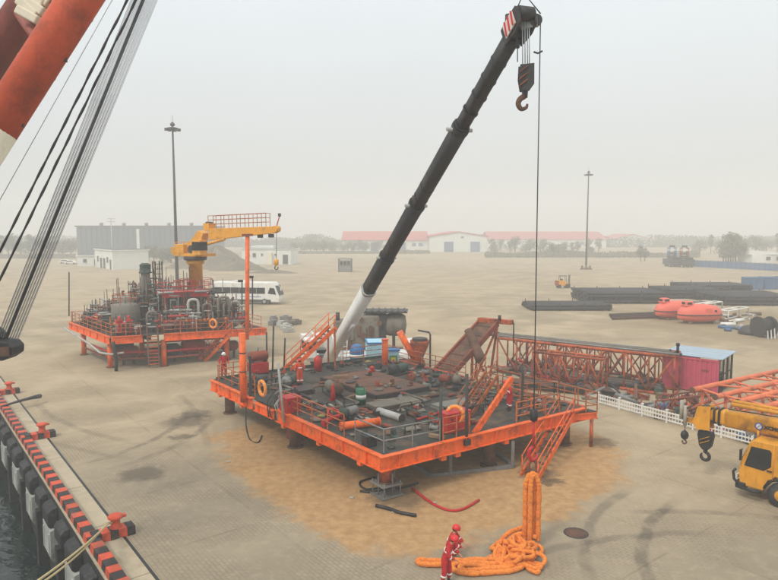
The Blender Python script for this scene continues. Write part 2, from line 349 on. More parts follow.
def ground_material():
    m = bpy.data.materials.new('yard_ground'); m.use_nodes = True; t = NT(m); b = t.N['Principled BSDF']
    geo = t.N.new('ShaderNodeNewGeometry'); p = geo.outputs['Position']
    big = t.noise(p, 0.02, 5, 0.6); mid = t.noise(p, 0.16, 7, 0.65, 0.4); fine = t.noise(p, 2.2, 6, 0.7); grit = t.noise(p, 14, 4, 0.7)
    c = t.mix(t.rng(big, 0.35, 0.65), lin((152, 136, 112)), lin((171, 152, 124)))
    c = t.mix(t.rng(mid, 0.42, 0.7), c, lin((179, 161, 133)))
    c = t.mix(t.math('MULTIPLY', t.rng(mid, 0.5, 0.3), 0.35), c, lin((134, 120, 99)))
    # greyer bare paving towards the quay front
    near = t.math('ADD', t.dot(p, (6, 24, 0), (0.25, 0.97, 0)), t.math('MULTIPLY', mid, 9.0))
    c = t.mix(t.math('MULTIPLY', t.rng(near, 17, 3), 0.65), c, lin((137, 127, 110)))
    c = t.mix(t.math('MULTIPLY', t.rng(fine, 0.45, 0.75), 0.3), c, lin((188, 172, 144)))
    # interlocking block paving, laid square to the quay
    mp = t.N.new('ShaderNodeMapping'); t.L.new(p, mp.inputs['Vector']); mp.inputs['Rotation'].default_value = (0, 0, -math.atan2(QT.y, QT.x))
    br = t.N.new('ShaderNodeTexBrick'); t.L.new(mp.outputs[0], br.inputs['Vector']); br.inputs['Scale'].default_value = 1.0
    br.inputs['Brick Width'].default_value = 0.32; br.inputs['Row Height'].default_value = 0.17; br.inputs['Mortar Size'].default_value = 0.016; br.inputs['Mortar Smooth'].default_value = 0.3
    br.inputs['Color1'].default_value = (0.92, 0.92, 0.92, 1); br.inputs['Color2'].default_value = (1, 1, 1, 1); br.inputs['Mortar'].default_value = (0.5, 0.48, 0.45, 1)
    cover = t.rng(t.noise(p, 0.3, 5, 0.6), 0.38, 0.62)
    c = t.mix(t.math('MULTIPLY', cover, 0.58), c, br.outputs['Color'], 'MULTIPLY')
    # cast bays of the yard slab: faint joints, each bay a slightly different tone
    bay = t.N.new('ShaderNodeTexBrick'); t.L.new(mp.outputs[0], bay.inputs['Vector']); bay.inputs['Scale'].default_value = 1.0; bay.offset = 0.0
    bay.inputs['Brick Width'].default_value = 6.0; bay.inputs['Row Height'].default_value = 6.0; bay.inputs['Mortar Size'].default_value = 0.07; bay.inputs['Mortar Smooth'].default_value = 0.2; bay.inputs['Bias'].default_value = 0.0
    bay.inputs['Color1'].default_value = (0.93, 0.93, 0.93, 1); bay.inputs['Color2'].default_value = (1.04, 1.03, 1.02, 1); bay.inputs['Mortar'].default_value = (0.8, 0.78, 0.74, 1)
    c = t.mix(t.math('MULTIPLY', t.rng(t.noise(p, 0.35, 4, 0.6), 0.35, 0.6), 0.75), c, bay.outputs['Color'], 'MULTIPLY')
    # sand spread under the near deck
    uu = t.dot(p, PA + U1 * 6.3 + V1 * 5.4, (U1.x, U1.y, 0)); vv = t.dot(p, PA + U1 * 6.3 + V1 * 5.4, (V1.x, V1.y, 0))
    q4 = t.math('ADD', t.math('POWER', t.math('DIVIDE', t.math('ABSOLUTE', uu), 9.4), 3.4), t.math('POWER', t.math('DIVIDE', t.math('ABSOLUTE', vv), 10.0), 3.4))
    sd_ = t.math('MULTIPLY', t.math('SUBTRACT', t.math('POWER', q4, 0.294), 1.06), 9.5)
    sd_ = t.math('ADD', sd_, t.math('MULTIPLY', t.math('SUBTRACT', t.noise(p, 0.22, 6, 0.6), 0.5), 5.0))
    sd_ = t.math('ADD', sd_, t.math('MULTIPLY', t.math('SUBTRACT', t.noise(p, 1.3, 6, 0.75), 0.5), 3.0))
    sand = t.rng(sd_, 0.7, -0.6)
    sc_ = t.mix(t.rng(fine, 0.3, 0.7), lin((158, 120, 79)), lin((182, 146, 101)))
    sc_ = t.mix(t.math('MULTIPLY', t.rng(t.noise(p, 0.5, 6, 0.7), 0.55, 0.75), 0.5), sc_, lin((120, 90, 60)))
    c = t.mix(t.math('MULTIPLY', sand, 0.92), c, sc_)
    # brown earth round the dump of lifeboats and scrap
    ed = t.math('ADD', t.dist(p, (47, 86, 0)), t.math('MULTIPLY', t.noise(p, 0.12, 6, 0.7), 22.0))
    c = t.mix(t.math('MULTIPLY', t.rng(ed, 33, 22), 0.7), c, lin((134, 116, 88)))
    # tyre tracks: pairs of worn arcs
    for (cx, cy_, r0, bx, by, br_, amt) in ((19.5, 20.0, 10.4, 10.5, 24.5, 5.5, 0.55), (19.5, 20.0, 12.5, 9.6, 25.5, 6.0, 0.45), (12, 10, 17.2, 15, 27, 6, 0.4), (13, 9, 16.2, 9, 24.5, 5, 0.4),
                                       (-24, 40, 10.5, -14, 38, 6.5, 0.5), (-24, 40, 12.4, -12.5, 37, 6, 0.4), (-4, 60, 26, -20, 41, 9, 0.35), (-4, 62, 30, -20, 38, 9, 0.3), (-60, 20, 52, -12, 42, 8, 0.35)):
        d = t.math('ABSOLUTE', t.math('SUBTRACT', t.math('ADD', t.dist(p, (cx, cy_, 0)), t.math('MULTIPLY', t.noise(p, 0.5, 3), 0.5)), r0 + 0.25))
        k = t.math('MULTIPLY', t.rng(d, 0.34, 0.12), t.rng(t.dist(p, (bx, by, 0)), br_, br_ * 0.5))
        k = t.math('MULTIPLY', k, t.rng(t.noise(p, 1.1, 5, 0.7), 0.32, 0.6))
        c = t.mix(t.math('MULTIPLY', k, amt), c, lin((76, 70, 63)))
    # oil and dirt stains
    st = t.rng(t.noise(p, 0.42, 8, 0.75, 0.6), 0.64, 0.74)
    st = t.math('MULTIPLY', st, t.rng(t.noise(p, 0.05, 3), 0.4, 0.62))
    c = t.mix(t.math('MULTIPLY', st, 0.55), c, lin((84, 76, 66)))
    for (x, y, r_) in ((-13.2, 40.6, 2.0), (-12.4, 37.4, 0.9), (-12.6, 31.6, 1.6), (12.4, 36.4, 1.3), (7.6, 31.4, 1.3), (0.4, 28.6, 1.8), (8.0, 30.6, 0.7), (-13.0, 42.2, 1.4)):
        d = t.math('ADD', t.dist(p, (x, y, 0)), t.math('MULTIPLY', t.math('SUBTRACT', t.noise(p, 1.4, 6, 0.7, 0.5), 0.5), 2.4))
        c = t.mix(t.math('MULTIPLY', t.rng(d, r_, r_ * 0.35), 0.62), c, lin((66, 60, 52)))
    c = t.mix(t.math('MULTIPLY', t.rng(grit, 0.55, 0.75), 0.25), c, lin((110, 100, 86)))
    t.L.new(c, b.inputs['Base Color']); b.inputs['Roughness'].default_value = 0.92; b.inputs['Specular IOR Level'].default_value = 0.2
    bp = t.N.new('ShaderNodeBump'); bp.inputs['Strength'].default_value = 0.35; bp.inputs['Distance'].default_value = 0.03
    t.L.new(t.math('ADD', t.math('MULTIPLY', br.outputs['Fac'], -0.35), t.math('ADD', fine, grit)), bp.inputs['Height']); t.L.new(bp.outputs[0], b.inputs['Normal'])
    return m
def water_material():
    m = bpy.data.materials.new('harbour_water'); m.use_nodes = True; t = NT(m); b = t.N['Principled BSDF']
    geo = t.N.new('ShaderNodeNewGeometry'); p = geo.outputs['Position']
    n1 = t.noise(p, 0.35, 4, 0.5, 1.2); n2 = t.noise(p, 1.6, 3, 0.5)
    b.inputs['Base Color'].default_value = lin((20, 34, 32)) + (1,); b.inputs['Roughness'].default_value = 0.06; b.inputs['IOR'].default_value = 1.33
    bp = t.N.new('ShaderNodeBump'); bp.inputs['Strength'].default_value = 0.6; bp.inputs['Distance'].default_value = 0.3
    t.L.new(t.math('ADD', n1, t.math('MULTIPLY', n2, 0.25)), bp.inputs['Height']); t.L.new(bp.outputs[0], b.inputs['Normal'])
    return m
M['ground'] = ground_material(); M['water'] = water_material()

def sheet(name, pts, m):
    mb = MB(); mb.add(pts, [tuple(range(len(pts)))])
    me = mb.mesh(name); me.materials.append(M[m]); o = bpy.data.objects.new(name, me); col.objects.link(o); OFF[name] = Vector((0, 0, 0)); return struct(o)
# ground: the yard, from the inside of the quay cope to the horizon; cope strip and kerb in front of it
ground = sheet('ground', [Q(-60, 0.85), (690, -40, 0), (690, 890, 0), (-690, 890, 0), Q(1100, 0.85)], 'ground')
water = sheet('water', [Q(-60, -0.45, -4), Q(1100, -0.45, -4), (-690, 890, -4), (-690, -58, -4), (60, -58, -4)], 'water')
wall = MB()
wall.hexa([Q(-60, -0.62, -5.5), Q(-60, 0.0, -5.5), Q(140, 0.0, -5.5), Q(140, -0.62, -5.5), Q(-60, -0.62, -0.05), Q(-60, 0.0, -0.05), Q(140, 0.0, -0.05), Q(140, -0.62, -0.05)])
wall = struct(wall.obj('quay_wall', 'concrete_shaded'))
cope_root = struct(MB().add([Q(-20, -0.4, -0.45), Q(-20, 0.7, -0.45), Q(80, 0.7, -0.45), Q(80, -0.4, -0.45)], [(0, 1, 2, 3)]).obj('quay_cope', 'concrete_wall'))
for k in range(-4, 16):
    s_ = MB(); t0 = k * 5.0 + 0.02; t1 = (k + 1) * 5.0 - 0.02
    s_.hexa([Q(t0, -0.6, -0.5), Q(t0, .8, -0.5), Q(t1, .8, -0.5), Q(t1, -0.6, -0.5), Q(t0, -0.6, 0.006), Q(t0, .8, 0.006), Q(t1, .8, 0.006), Q(t1, -0.6, 0.006)])
    s_.obj('cope_slab', 'concrete', cope_root)
# dark drainage joint between cope and paving
struct(MB().add([Q(-60, 0.785, 0.003), Q(-60, 0.92, 0.004), Q(140, 0.92, 0.004), Q(140, 0.785, 0.003)], [(0, 1, 2, 3)]).obj('drain_joint', 'black'))
# striped kerb: each block its own piece
kerb = tag(MB().beam(Q(-8, -0.2, 0.06), Q(44, -0.2, 0.06), 0.24, 0.09).obj('quay_kerb', 'concrete'), 'orange and black striped kerb running along the quay edge', 'kerb')
for k in range(94):
    t0 = -8 + k * 0.553; jit = random.uniform(-0.012, 0.012)
    MB().hexa([Q(t0, -0.52 + jit, 0.01), Q(t0, -0.03 + jit, 0.01), Q(t0 + 0.535, -0.03 + jit, 0.01), Q(t0 + 0.535, -0.52 + jit, 0.01),
               Q(t0 + .01, -0.49 + jit, 0.3), Q(t0 + .01, -0.06 + jit, 0.3), Q(t0 + 0.525, -0.06 + jit, 0.3), Q(t0 + 0.525, -0.49 + jit, 0.3)]).obj('kerb_block', 'kerb_orange' if k % 2 else 'kerb_black', kerb)
# fender bays on the quay face
def fender(t, pale, label):
    f = thing('quay_fender', label, 'fender', Q(t, -0.62, -2.9), 'rubber fenders along the quay face')
    blk = MB()
    o = Q(t, -0.62, 0)
    prof = [(0.0, -0.12), (0.3, -0.2), (0.44, -0.34), (0.44, -0.95), (0.34, -1.05), (0, -1.08)] if pale else [(0.0, -0.22), (0.26, -0.3), (0.38, -0.42), (0.38, -1.0), (0.28, -1.1), (0, -1.12)]
    blk.prism([(a, z) for a, z in prof], 1.3, o - QT * 0.65, -QN, Vector((0, 0, 1)))
    blk.obj('rubber_block', 'rubber', f, bevel=0.05)
    if pale:
        pn = MB(); pn.prism([(0.02, -1.0), (0.4, -1.09), (0.4, -2.4), (0.12, -3.1), (0.02, -3.1)], 1.7, o - QT * 0.85, -QN, Vector((0, 0, 1))); pn.obj('concrete_panel', 'concrete_wall', f)
        for s2 in (-1, 1): MB().beam(o - QN * 0.42 + QT * s2 * 0.6 + Vector((0, 0, -1.3)), o - QN * 0.42 + QT * s2 * 0.6 + Vector((0, 0, -2.3)), 0.12, 0.05, QN).obj('wear_strip', 'pale_grey', f)
    else:
        MB().beam(o - QN * 0.25 + Vector((0, 0, -1.2)), o - QN * 0.25 + Vector((0, 0, -5.0)), 0.5, 0.4, QN).obj('fender_pile', 'concrete_shaded', f)
tt = -5.0; k = 0
while tt < 36:
    fender(tt, k % 2 == 0, 'black rubber fender over a pale concrete panel on the quay face' if k % 2 == 0 else 'black rubber fender over a dark recess in the quay face'); tt += 2.35; k += 1
# bollards
def bollard(t, label):
    o = thing('mooring_bollard', label, 'bollard', Q(t, 0.6, 0), 'bollards on the quay edge')
    # striped base: alternating painted segments
    for i in range(5):
        n0 = -0.3 + i * 0.32
        b = MB(); b.hexa([Q(t - 0.32 + (0.08 if i % 2 else 0), n0, 0.012), Q(t - 0.32, n0 + 0.32, 0.012), Q(t + 0.32, n0 + 0.32, 0.012), Q(t + 0.32, n0, 0.012), Q(t - 0.28, n0, 0.36), Q(t - 0.28, n0 + 0.32, 0.36), Q(t + 0.28, n0 + 0.32, 0.36), Q(t + 0.28, n0, 0.36)])
        b.obj('base_segment', 'kerb_black' if i % 2 == 0 else 'kerb_orange', o)
    c = Q(t, 0.62, 0.3)
    MB().lathe([(0.25, 0), (0.22, 0.1), (0.18, 0.2), (0.17, 0.34), (0.2, 0.42)], c, n=18).obj('post', 'kerb_orange', o)
    hd = MB().lathe([(0.22, 0), (0.29, 0.05), (0.3, 0.11), (0.25, 0.17), (0.14, 0.2), (0.02, 0.205)], c + Vector((0, 0, 0.42)), n=18).obj('head', 'kerb_orange', o)
    MB().beam(c + Vector((0, 0, 0.49)) + QN * 0.2, c + Vector((0, 0, 0.49)) + QN * 0.4, 0.18, 0.1).obj('horn', 'kerb_orange', hd)
bollard(3.7, 'nearest orange bollard on striped base with pale mooring line round it')
bollard(19.4, 'middle orange bollard on striped base, farther along the quay')
bollard(32.6, 'farthest orange bollard at the left edge of the picture')
# mooring lines running down off the near bollard
for i, (dz, off, nm, r_) in enumerate(((0.55, 0.12, 'slack pale mooring rope dropping from the near bollard, lower one', 0.035), (0.62, -0.1, 'taut pale mooring rope from the near bollard to the ship', 0.04))):
    a = Q(3.7 + off, 0.85, dz); e_ = D(-40 - 14 * i, 632 + 8 * i, 12.0); mid_ = lerp(a, e_, 0.5) + Vector((0, 0, -0.25 - 0.3 * (1 - i)))
    pts = [Q(3.7 + off, 0.5, dz + 0.02)] + bez(a - QN * 0.55 + Vector((0, 0, 0.02)), mid_, e_, 16)
    tag(MB().path(pts, r_, 6).obj('mooring_rope', 'rope_pale'), nm, 'rope', 'mooring ropes')
# knot of rope ends where the two lines cross
tag(MB().path(bez(G(40, 396, 0.5), G(28, 398, 0.75), G(3, 406, 0.30), 10), [0.16, 0.15, 0.14, 0.12, 0.11, 0.1, 0.1, 0.09, 0.08, 0.08, 0.07], 8).obj('mooring_sleeve', 'dark_steel'), 'dark tapered mooring sleeve reaching over the kerb at far left', 'rope sleeve')
# manhole
mh = thing('manhole_cover', 'round dark manhole cover in the paving right of the orange sling', 'manhole cover', G(576, 533))
MB().lathe([(0.5, -0.02), (0.5, 0.012), (0.43, 0.012)], G(576, 533), n=24).obj('rim', 'dark_steel', mh)
MB().lathe([(0.42, -0.02), (0.42, 0.018), (0.05, 0.02)], G(576, 533), n=24).obj('lid', 'rust_brown', mh)
# ================================================================ generic pieces
Z = Vector((0, 0, 1))
def railing(parent, pts, m='orange_rail', h=1.1, rails=3, step=1.4, r=0.03, sub=True):
    """handrail part (> posts) along world points"""
    pts = [Vector(p) for p in pts]; mb = MB()
    for k in range(rails):
        zz = h * (1 - k / rails)
        for a, b in zip(pts, pts[1:]): mb.tube(a + Z * zz, b + Z * zz, r, 6)
    rl = mb.obj('railing', m, parent)
    for i, (a, b) in enumerate(zip(pts, pts[1:])):
        n = max(1, round((b - a).length / step))
        for k in range(n + (1 if i == len(pts) - 2 else 0)):
            p = lerp(a, b, k / n); MB().beam(p, p + Z * h, 0.055, 0.055).obj('post', m, rl)
    return rl
def stair_parts(parent, p0, p1, wv, n, m, tread_m='rust_brown', rail=True, rail_side=(0, 1), depth=0.24):
    """inclined stair from p0 (foot) to p1 (head), wv = width vector; each tread a piece"""
    p0 = Vector(p0); p1 = Vector(p1); wv = Vector(wv)
    for k in (0, 1):
        MB().beam(p0 + wv * k, p1 + wv * k, 0.07, depth).obj('stringer', m, parent)
    run = (p1 - p0); fl = Vector((run.x, run.y, 0)).normalized(); wn = wv.normalized()
    for i in range(1, n):
        c = lerp(p0, p1, i / n) + wv / 2
        MB().beam(c - wv / 2 + wn * 0.05, c + wv / 2 - wn * 0.05, 0.24, 0.04).obj('tread', tread_m, parent)
    if rail:
        for k in rail_side:
            mb = MB(); a = p0 + wv * k; b = p1 + wv * k
            for hh in (1.0, 0.55): mb.tube(a + Z * hh, b + Z * hh, 0.03, 6)
            hr = mb.obj('handrail', m, parent)
            for q in (0.02, 0.35, 0.68, 0.98): MB().tube(lerp(a, b, q), lerp(a, b, q) + Z * 1.0, 0.03, 6).obj('post', m, hr)
def lifebuoy(c, normal, label, R_=0.36):
    o = thing('lifebuoy', label, 'lifebuoy', Vector(c) - Z * (R_ + 0.09), 'lifebuoys on the near deck rail')
    MB().torus(c, R_, 0.095, normal, 24, 10).obj('ring', 'buoy', o)
    x, y = MB().ring_frame(normal)
    for k in range(4):
        a = math.pi / 4 + k * math.pi / 2; d = x * math.cos(a) + y * math.sin(a)
        MB().torus(Vector(c) + d * R_, 0.1, 0.012, (x * -math.sin(a) + y * math.cos(a)), 10, 5).obj('band', 'white', o)
    MB().torus(c, R_ + 0.1, 0.012, normal, 24, 5).obj('grab_line', 'rope_pale', o)
def drum(loc, label, m='green_drum', r=0.3, h=0.92, band=True, group=None):
    o = thing('steel_drum', label, 'drum', loc, group); loc = Vector(loc)
    MB().lathe([(r, 0), (r, h * .33), (r + .012, h * .34), (r, h * .36), (r, h * .65), (r + .012, h * .66), (r, h * .68), (r, h), (r - .02, h), (r - .025, h - .015)], loc, n=20).obj('barrel', m, o)
    if band: MB().lathe([(r + .004, h * .38), (r + .004, h * .63)], loc, n=20).obj('white_band', 'white', o)
    MB().tube(loc + Vector((r * .6, 0, h - .02)), loc + Vector((r * .6, 0, h + .015)), 0.035, 8).obj('bung', 'dark_steel', o)
def text_mesh(name, body, size, o, xdir, up, m, parent, ext=0.004, bold=0.0):
    cu = bpy.data.curves.new(name, 'FONT'); cu.body = body; cu.size = size; cu.extrude = ext; cu.offset = bold; cu.align_x = 'CENTER'; cu.align_y = 'CENTER'
    t = bpy.data.objects.new(name + '_src', cu); col.objects.link(t); dg = bpy.context.evaluated_depsgraph_get()
    me = bpy.data.meshes.new_from_object(t.evaluated_get(dg)); bpy.data.objects.remove(t); bpy.data.curves.remove(cu)
    x = Vector(xdir).normalized(); y = Vector(up).normalized(); z = x.cross(y); mt = Matrix((x, y, z)).transposed()
    off = OFF[parent.name] if parent else Vector((0, 0, 0))
    for v in me.vertices: v.co = Vector(o) - off + mt @ v.co
    me.materials.clear(); me.materials.append(M[m]); ob = bpy.data.objects.new(name, me); col.objects.link(ob); ob.parent = parent; OFF[ob.name] = off
    return ob

# ---------------------------------------------------------------- people
def skin_obj(name, verts, edges, radii, m, parent, levels=2, root=0):
    me = bpy.data.meshes.new(name); me.from_pydata([Vector(v) for v in verts], edges, [])
    ob = bpy.data.objects.new(name, me); col.objects.link(ob)
    md = ob.modifiers.new('skin', 'SKIN'); md.use_smooth_shade = True; md.branch_smoothing = 0.6
    if not me.skin_vertices: bpy.context.view_layer.objects.active = ob
    sv = me.skin_vertices[0].data
    for i, r in enumerate(radii):
        sv[i].radius = (r, r) if not isinstance(r, tuple) else r
        sv[i].use_root = (i == root)
    sb = ob.modifiers.new('sub', 'SUBSURF'); sb.levels = levels; sb.render_levels = levels
    dg = bpy.context.evaluated_depsgraph_get(); dg.update()
    nm = bpy.data.meshes.new_from_object(ob.evaluated_get(dg)); bpy.data.objects.remove(ob); bpy.data.meshes.remove(me)
    nm.name = name; nm.materials.clear(); nm.materials.append(M[m])
    nm.polygons.foreach_set('use_smooth', [True] * len(nm.polygons))
    o = bpy.data.objects.new(name, nm); col.objects.link(o); o.parent = parent; OFF[o.name] = Vector((0, 0, 0))
    return o
def person(loc, rz, label, pose='stand', suit='coverall_red', helm='helmet_red', group=None, h=1.75, bands=True, legs_m=None):
    """figure facing local -y. Body and hands one mesh, coverall, helmet, boots as clothing"""
    o = thing('person', label, 'person', loc, group, local=True); o.rotation_euler = (0, 0, rz)
    s = h / 1.75
    V = lambda x, y, z: Vector((x * s, y * s, z * s))
    if pose == 'squat':
        pel = V(0, .12, .36); ch = V(0, -.06, .72); nk = V(0, -.11, .88); hd = V(0, -.16, 1.01)
        hip = [V(.1, .1, .34), V(-.1, .1, .34)]; kn = [V(.2, -.3, .48), V(-.2, -.28, .46)]; an = [V(.15, .02, .1), V(-.15, .02, .1)]
        sh = [V(.2, -.09, .83), V(-.2, -.09, .83)]; el = [V(.27, -.2, .6), V(-.27, -.2, .58)]; wr = [V(.14, -.42, .5), V(-.12, -.4, .46)]
    elif pose == 'lean':
        pel = V(0, .05, .92); ch = V(0, -.12, 1.28); nk = V(0, -.18, 1.44); hd = V(0, -.25, 1.56)
        hip = [V(.1, .05, .88), V(-.1, .05, .88)]; kn = [V(.12, -.05, .48), V(-.12, .02, .48)]; an = [V(.13, -.02, .1), V(-.13, .1, .1)]
        sh = [V(.2, -.15, 1.39), V(-.2, -.15, 1.39)]; el = [V(.29, -.16, 1.12), V(-.28, -.18, 1.1)]; wr = [V(.17, -.38, 1.02), V(-.15, -.36, .98)]
    elif pose == 'walk':
        pel = V(0, 0, .93); ch = V(0, -.02, 1.3); nk = V(0, -.02, 1.47); hd = V(0, -.04, 1.59)
        hip = [V(.1, 0, .89), V(-.1, 0, .89)]; kn = [V(.11, -.17, .5), V(-.11, .02, .49)]; an = [V(.11, -.22, .1), V(-.11, .26, .13)]
        sh = [V(.2, -.02, 1.41), V(-.2, -.02, 1.41)]; el = [V(.27, .1, 1.14), V(-.27, -.1, 1.14)]; wr = [V(.25, .0, .9), V(-.24, -.3, 1.0)]
    else:
        pel = V(0, 0, .94); ch = V(0, 0, 1.3); nk = V(0, .0, 1.47); hd = V(0, -.03, 1.59)
        hip = [V(.1, 0, .9), V(-.1, 0, .9)]; kn = [V(.12, -.03, .5), V(-.12, -.03, .5)]; an = [V(.13, .02, .1), V(-.13, .02, .1)]
        sh = [V(.2, 0, 1.42), V(-.2, 0, 1.42)]; el = [V(.31, .04, 1.13), V(-.31, .03, 1.13)]; wr = [V(.3, -.16, .93), V(-.28, -.17, .94)]
    up = (hd - nk).normalized()
    # body: torso, neck, head, arms with hands, legs
    vs = [pel, lerp(pel, ch, .5), ch, nk, nk + up * .06 * s, hd + up * .02 * s, hd + up * .1 * s]
    es = [(0, 1), (1, 2), (2, 3), (3, 4), (4, 5), (5, 6)]; rr = [(.11, .09), (.105, .085), (.11, .08), .06, .065, (.105, .12), (.09, .1)]
    nose = len(vs); vs.append(hd + Vector((0, -.125 * s, -.01 * s))); es.append((5, nose)); rr.append(.022)
    for k in (0, 1):
        i = len(vs); sg = 1 if k == 0 else -1
        vs += [sh[k], el[k], wr[k]]; es += [(2, i), (i, i + 1), (i + 1, i + 2)]; rr += [.055, .042, .03]
        d = (wr[k] - el[k]).normalized(); side = d.cross(Z).normalized() if abs(d.z) < 0.95 else Vector((1, 0, 0)); palm = wr[k] + d * .075 * s
        i = len(vs); vs.append(palm); es.append((i - 1, i)); rr.append((.036, .022)); pi = i
        for q, (off, ln) in enumerate(((-.03, .075), (-.01, .085), (.011, .08), (.031, .062))):
            i = len(vs); b0 = palm + d * .03 * s + side * off * s; b1 = b0 + (d * .6 + Vector((0, 0, -.5))) * ln * s
            vs += [b0, b1]; es += [(pi, i), (i, i + 1)]; rr += [.0095, .008]
        i = len(vs); b0 = palm - side * sg * .04 * s; vs += [b0, b0 + d * .05 * s - side * sg * .015 * s]; es += [(pi, i), (i, i + 1)]; rr += [.011, .009]
        i = len(vs); vs += [hip[k], kn[k], an[k]]; es += [(0, i), (i, i + 1), (i + 1, i + 2)]; rr += [.085, .055, .04]
    skin_obj('body', vs, es, rr, 'skin', o)
    vs = [pel, lerp(pel, ch, .45), ch, lerp(ch, nk, .55), lerp(ch, nk, .95)]; es = [(0, 1), (1, 2), (2, 3), (3, 4)]; rr = [(.195, .165), (.185, .15), (.215, .16), (.18, .135), .1]
    for k in (0, 1):
        i = len(vs); vs += [sh[k], el[k], lerp(el[k], wr[k], .92)]; es += [(2, i), (i, i + 1), (i + 1, i + 2)]; rr += [.1, .08, .064]
        i = len(vs); vs += [hip[k], lerp(hip[k], kn[k], .5), kn[k], lerp(kn[k], an[k], .9)]; es += [(0, i), (i, i + 1), (i + 1, i + 2), (i + 2, i + 3)]; rr += [.14, .125, .1, .088]
    cv = skin_obj('coverall', vs, es, rr, suit, o)
    if bands:
        for k in (0, 1):
            d = (an[k] - kn[k]).normalized(); c = lerp(kn[k], an[k], .45); MB().lathe([(.1, -.03), (.1, .03)], c, d, 14).obj('reflective_band', 'band', cv)
            d = (wr[k] - el[k]).normalized(); c = lerp(el[k], wr[k], .3); MB().lathe([(.072, -.025), (.072, .025)], c, d, 12).obj('reflective_band', 'band', cv)
        d = (ch - pel).normalized(); c = lerp(pel, ch, .62); b = MB().lathe([(.172, -.03), (.172, .03)], c, d, 18)
        for v in b.v: v.y = c.y + (v.y - c.y) * .92
        b.obj('reflective_band', 'band', cv)
    # helmet with brim, boots
    hb = hd + up * .05 * s
    MB().sphere(hd + Vector((0, .025 * s, .02 * s)), .098 * s, 12, 7, (1, 1.05, 1.1), -.55).obj('hair', 'boot', o)
    hm = MB(); hm.sphere(hb, .128 * s, 16, 8, (1, 1.12, 1.0), -0.15); hm.lathe([(.13, -.015), (.152, -.02), (.152, -.03), (.12, -.03)], hb + Vector((0, -.02, 0)), up, 16); hm.obj('helmet', helm, o)
    for k in (0, 1):
        fwd = Vector((0, -1, 0)); a = an[k]
        skin_obj('boot', [Vector((a.x, a.y, a.z + .08)), Vector((a.x, a.y + .01, max(.05, a.z - .05))), Vector((a.x, a.y - .1 * s, max(.045, a.z - .055))), Vector((a.x, a.y - .19 * s, max(.04, a.z - .06)))], [(0, 1), (1, 2), (2, 3)], [.06, .058, .05, .042], 'boot', o, 1)
    return o
# ================================================================ NEAR DECK (module on the sand)
deck1 = thing('deck_platform', 'orange steel deck module with cluttered grey deck, standing on the sand patch', 'platform', P1(0, 0, 0))
BH = 0.68                                  # edge girder depth
nu, nv = 6, 8
for i in range(nu):
    for j in range(nv):
        a0, a1 = UL * i / nu + .02, UL * (i + 1) / nu - .02; b0, b1 = VL * j / nv + .02, VL * (j + 1) / nv - .02
        dz = random.uniform(-.008, .008)
        MB().hexa([P1(a0, b0, P1Z - .07), P1(a1, b0, P1Z - .07), P1(a1, b1, P1Z - .07), P1(a0, b1, P1Z - .07), P1(a0, b0, P1Z + dz), P1(a1, b0, P1Z + dz), P1(a1, b1, P1Z + dz), P1(a0, b1, P1Z + dz)]).obj('deck_plate', 'deck', deck1)
def girder(a, b, h=BH, m='orange', z=P1Z, stiff=2.3, root=deck1, out=None, name='edge_girder'):
    a = Vector(a); b = Vector(b); zc = z + .03 - h / 2
    a.z = b.z = zc
    g = MB().ibeam(a, b, h, 0.3, 0.035).obj(name, m, root)
    n = max(1, int((b - a).length / stiff)); d = (b - a).normalized(); s = d.cross(Z)
    for k in range(n + 1):
        p = lerp(a, b, (k + .5) / (n + 1)); MB().beam(p - Z * (h / 2 - .04), p + Z * (h / 2 - .04), 0.27, 0.03, d).obj('stiffener', m, g)
    return g
girder(P1(-.25, -.1), P1(UL * .985, -.1)); girder(P1(-.1, .055), P1(-.1, 9.7)); girder(P1(-.1, 10.0), P1(-.1, 12.4), z=P1Z - .16, h=.5); girder(P1(-.1, 12.7), P1(-.1, VL + .1))
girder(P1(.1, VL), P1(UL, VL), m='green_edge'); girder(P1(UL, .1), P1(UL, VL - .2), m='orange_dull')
for k in range(1, 6): MB().ibeam(P1(UL * k / 6, .1, P1Z - .32), P1(UL * k / 6, VL - .2, P1Z - .32), .45, .18, .025).obj('deck_joist', 'rust_brown', deck1)
for k in (1, 2): MB().ibeam(P1(.1, VL * k / 3, P1Z - .34), P1(UL - .2, VL * k / 3, P1Z - .34), .5, .2, .025).obj('cross_girder', 'rust_brown', deck1)
# kick plate lip along the far edge
MB().beam(P1(.2, VL - .05, P1Z + .1), P1(UL - .2, VL - .05, P1Z + .1), .06, .16).obj('toe_plate', 'green_edge', deck1)
for i, a in enumerate((0.75, 7.3, UL - .9)):
    for j, b in enumerate((0.75, 9.2, VL - .9)):
        z0 = 0.62 if (i == 0 and j == 0) else 0.0
        lg = MB().tube(P1(a, b, z0 + .06), P1(a, b, P1Z - .45), .33, 18).obj('leg', 'orange_dull' if i == j == 0 else 'rust_brown', deck1)
        MB().tube(P1(a, b, z0), P1(a, b, z0 + .06), .46, 18).obj('foot_plate', 'rust_brown', lg)
# lug plates hanging under the girders
for b in (1.6, 5.2, 8.9, 14.2, 17.5): MB().box(P1(-.1, b, P1Z - BH - .07), (.22, .3, .22), 0.6).obj('lug', 'orange', deck1)
for a in (3.4, 4.3, 7.6, 11.4): MB().box(P1(a, -.1, P1Z - BH - .07), (.3, .22, .22), 0.6).obj('lug', 'orange', deck1)
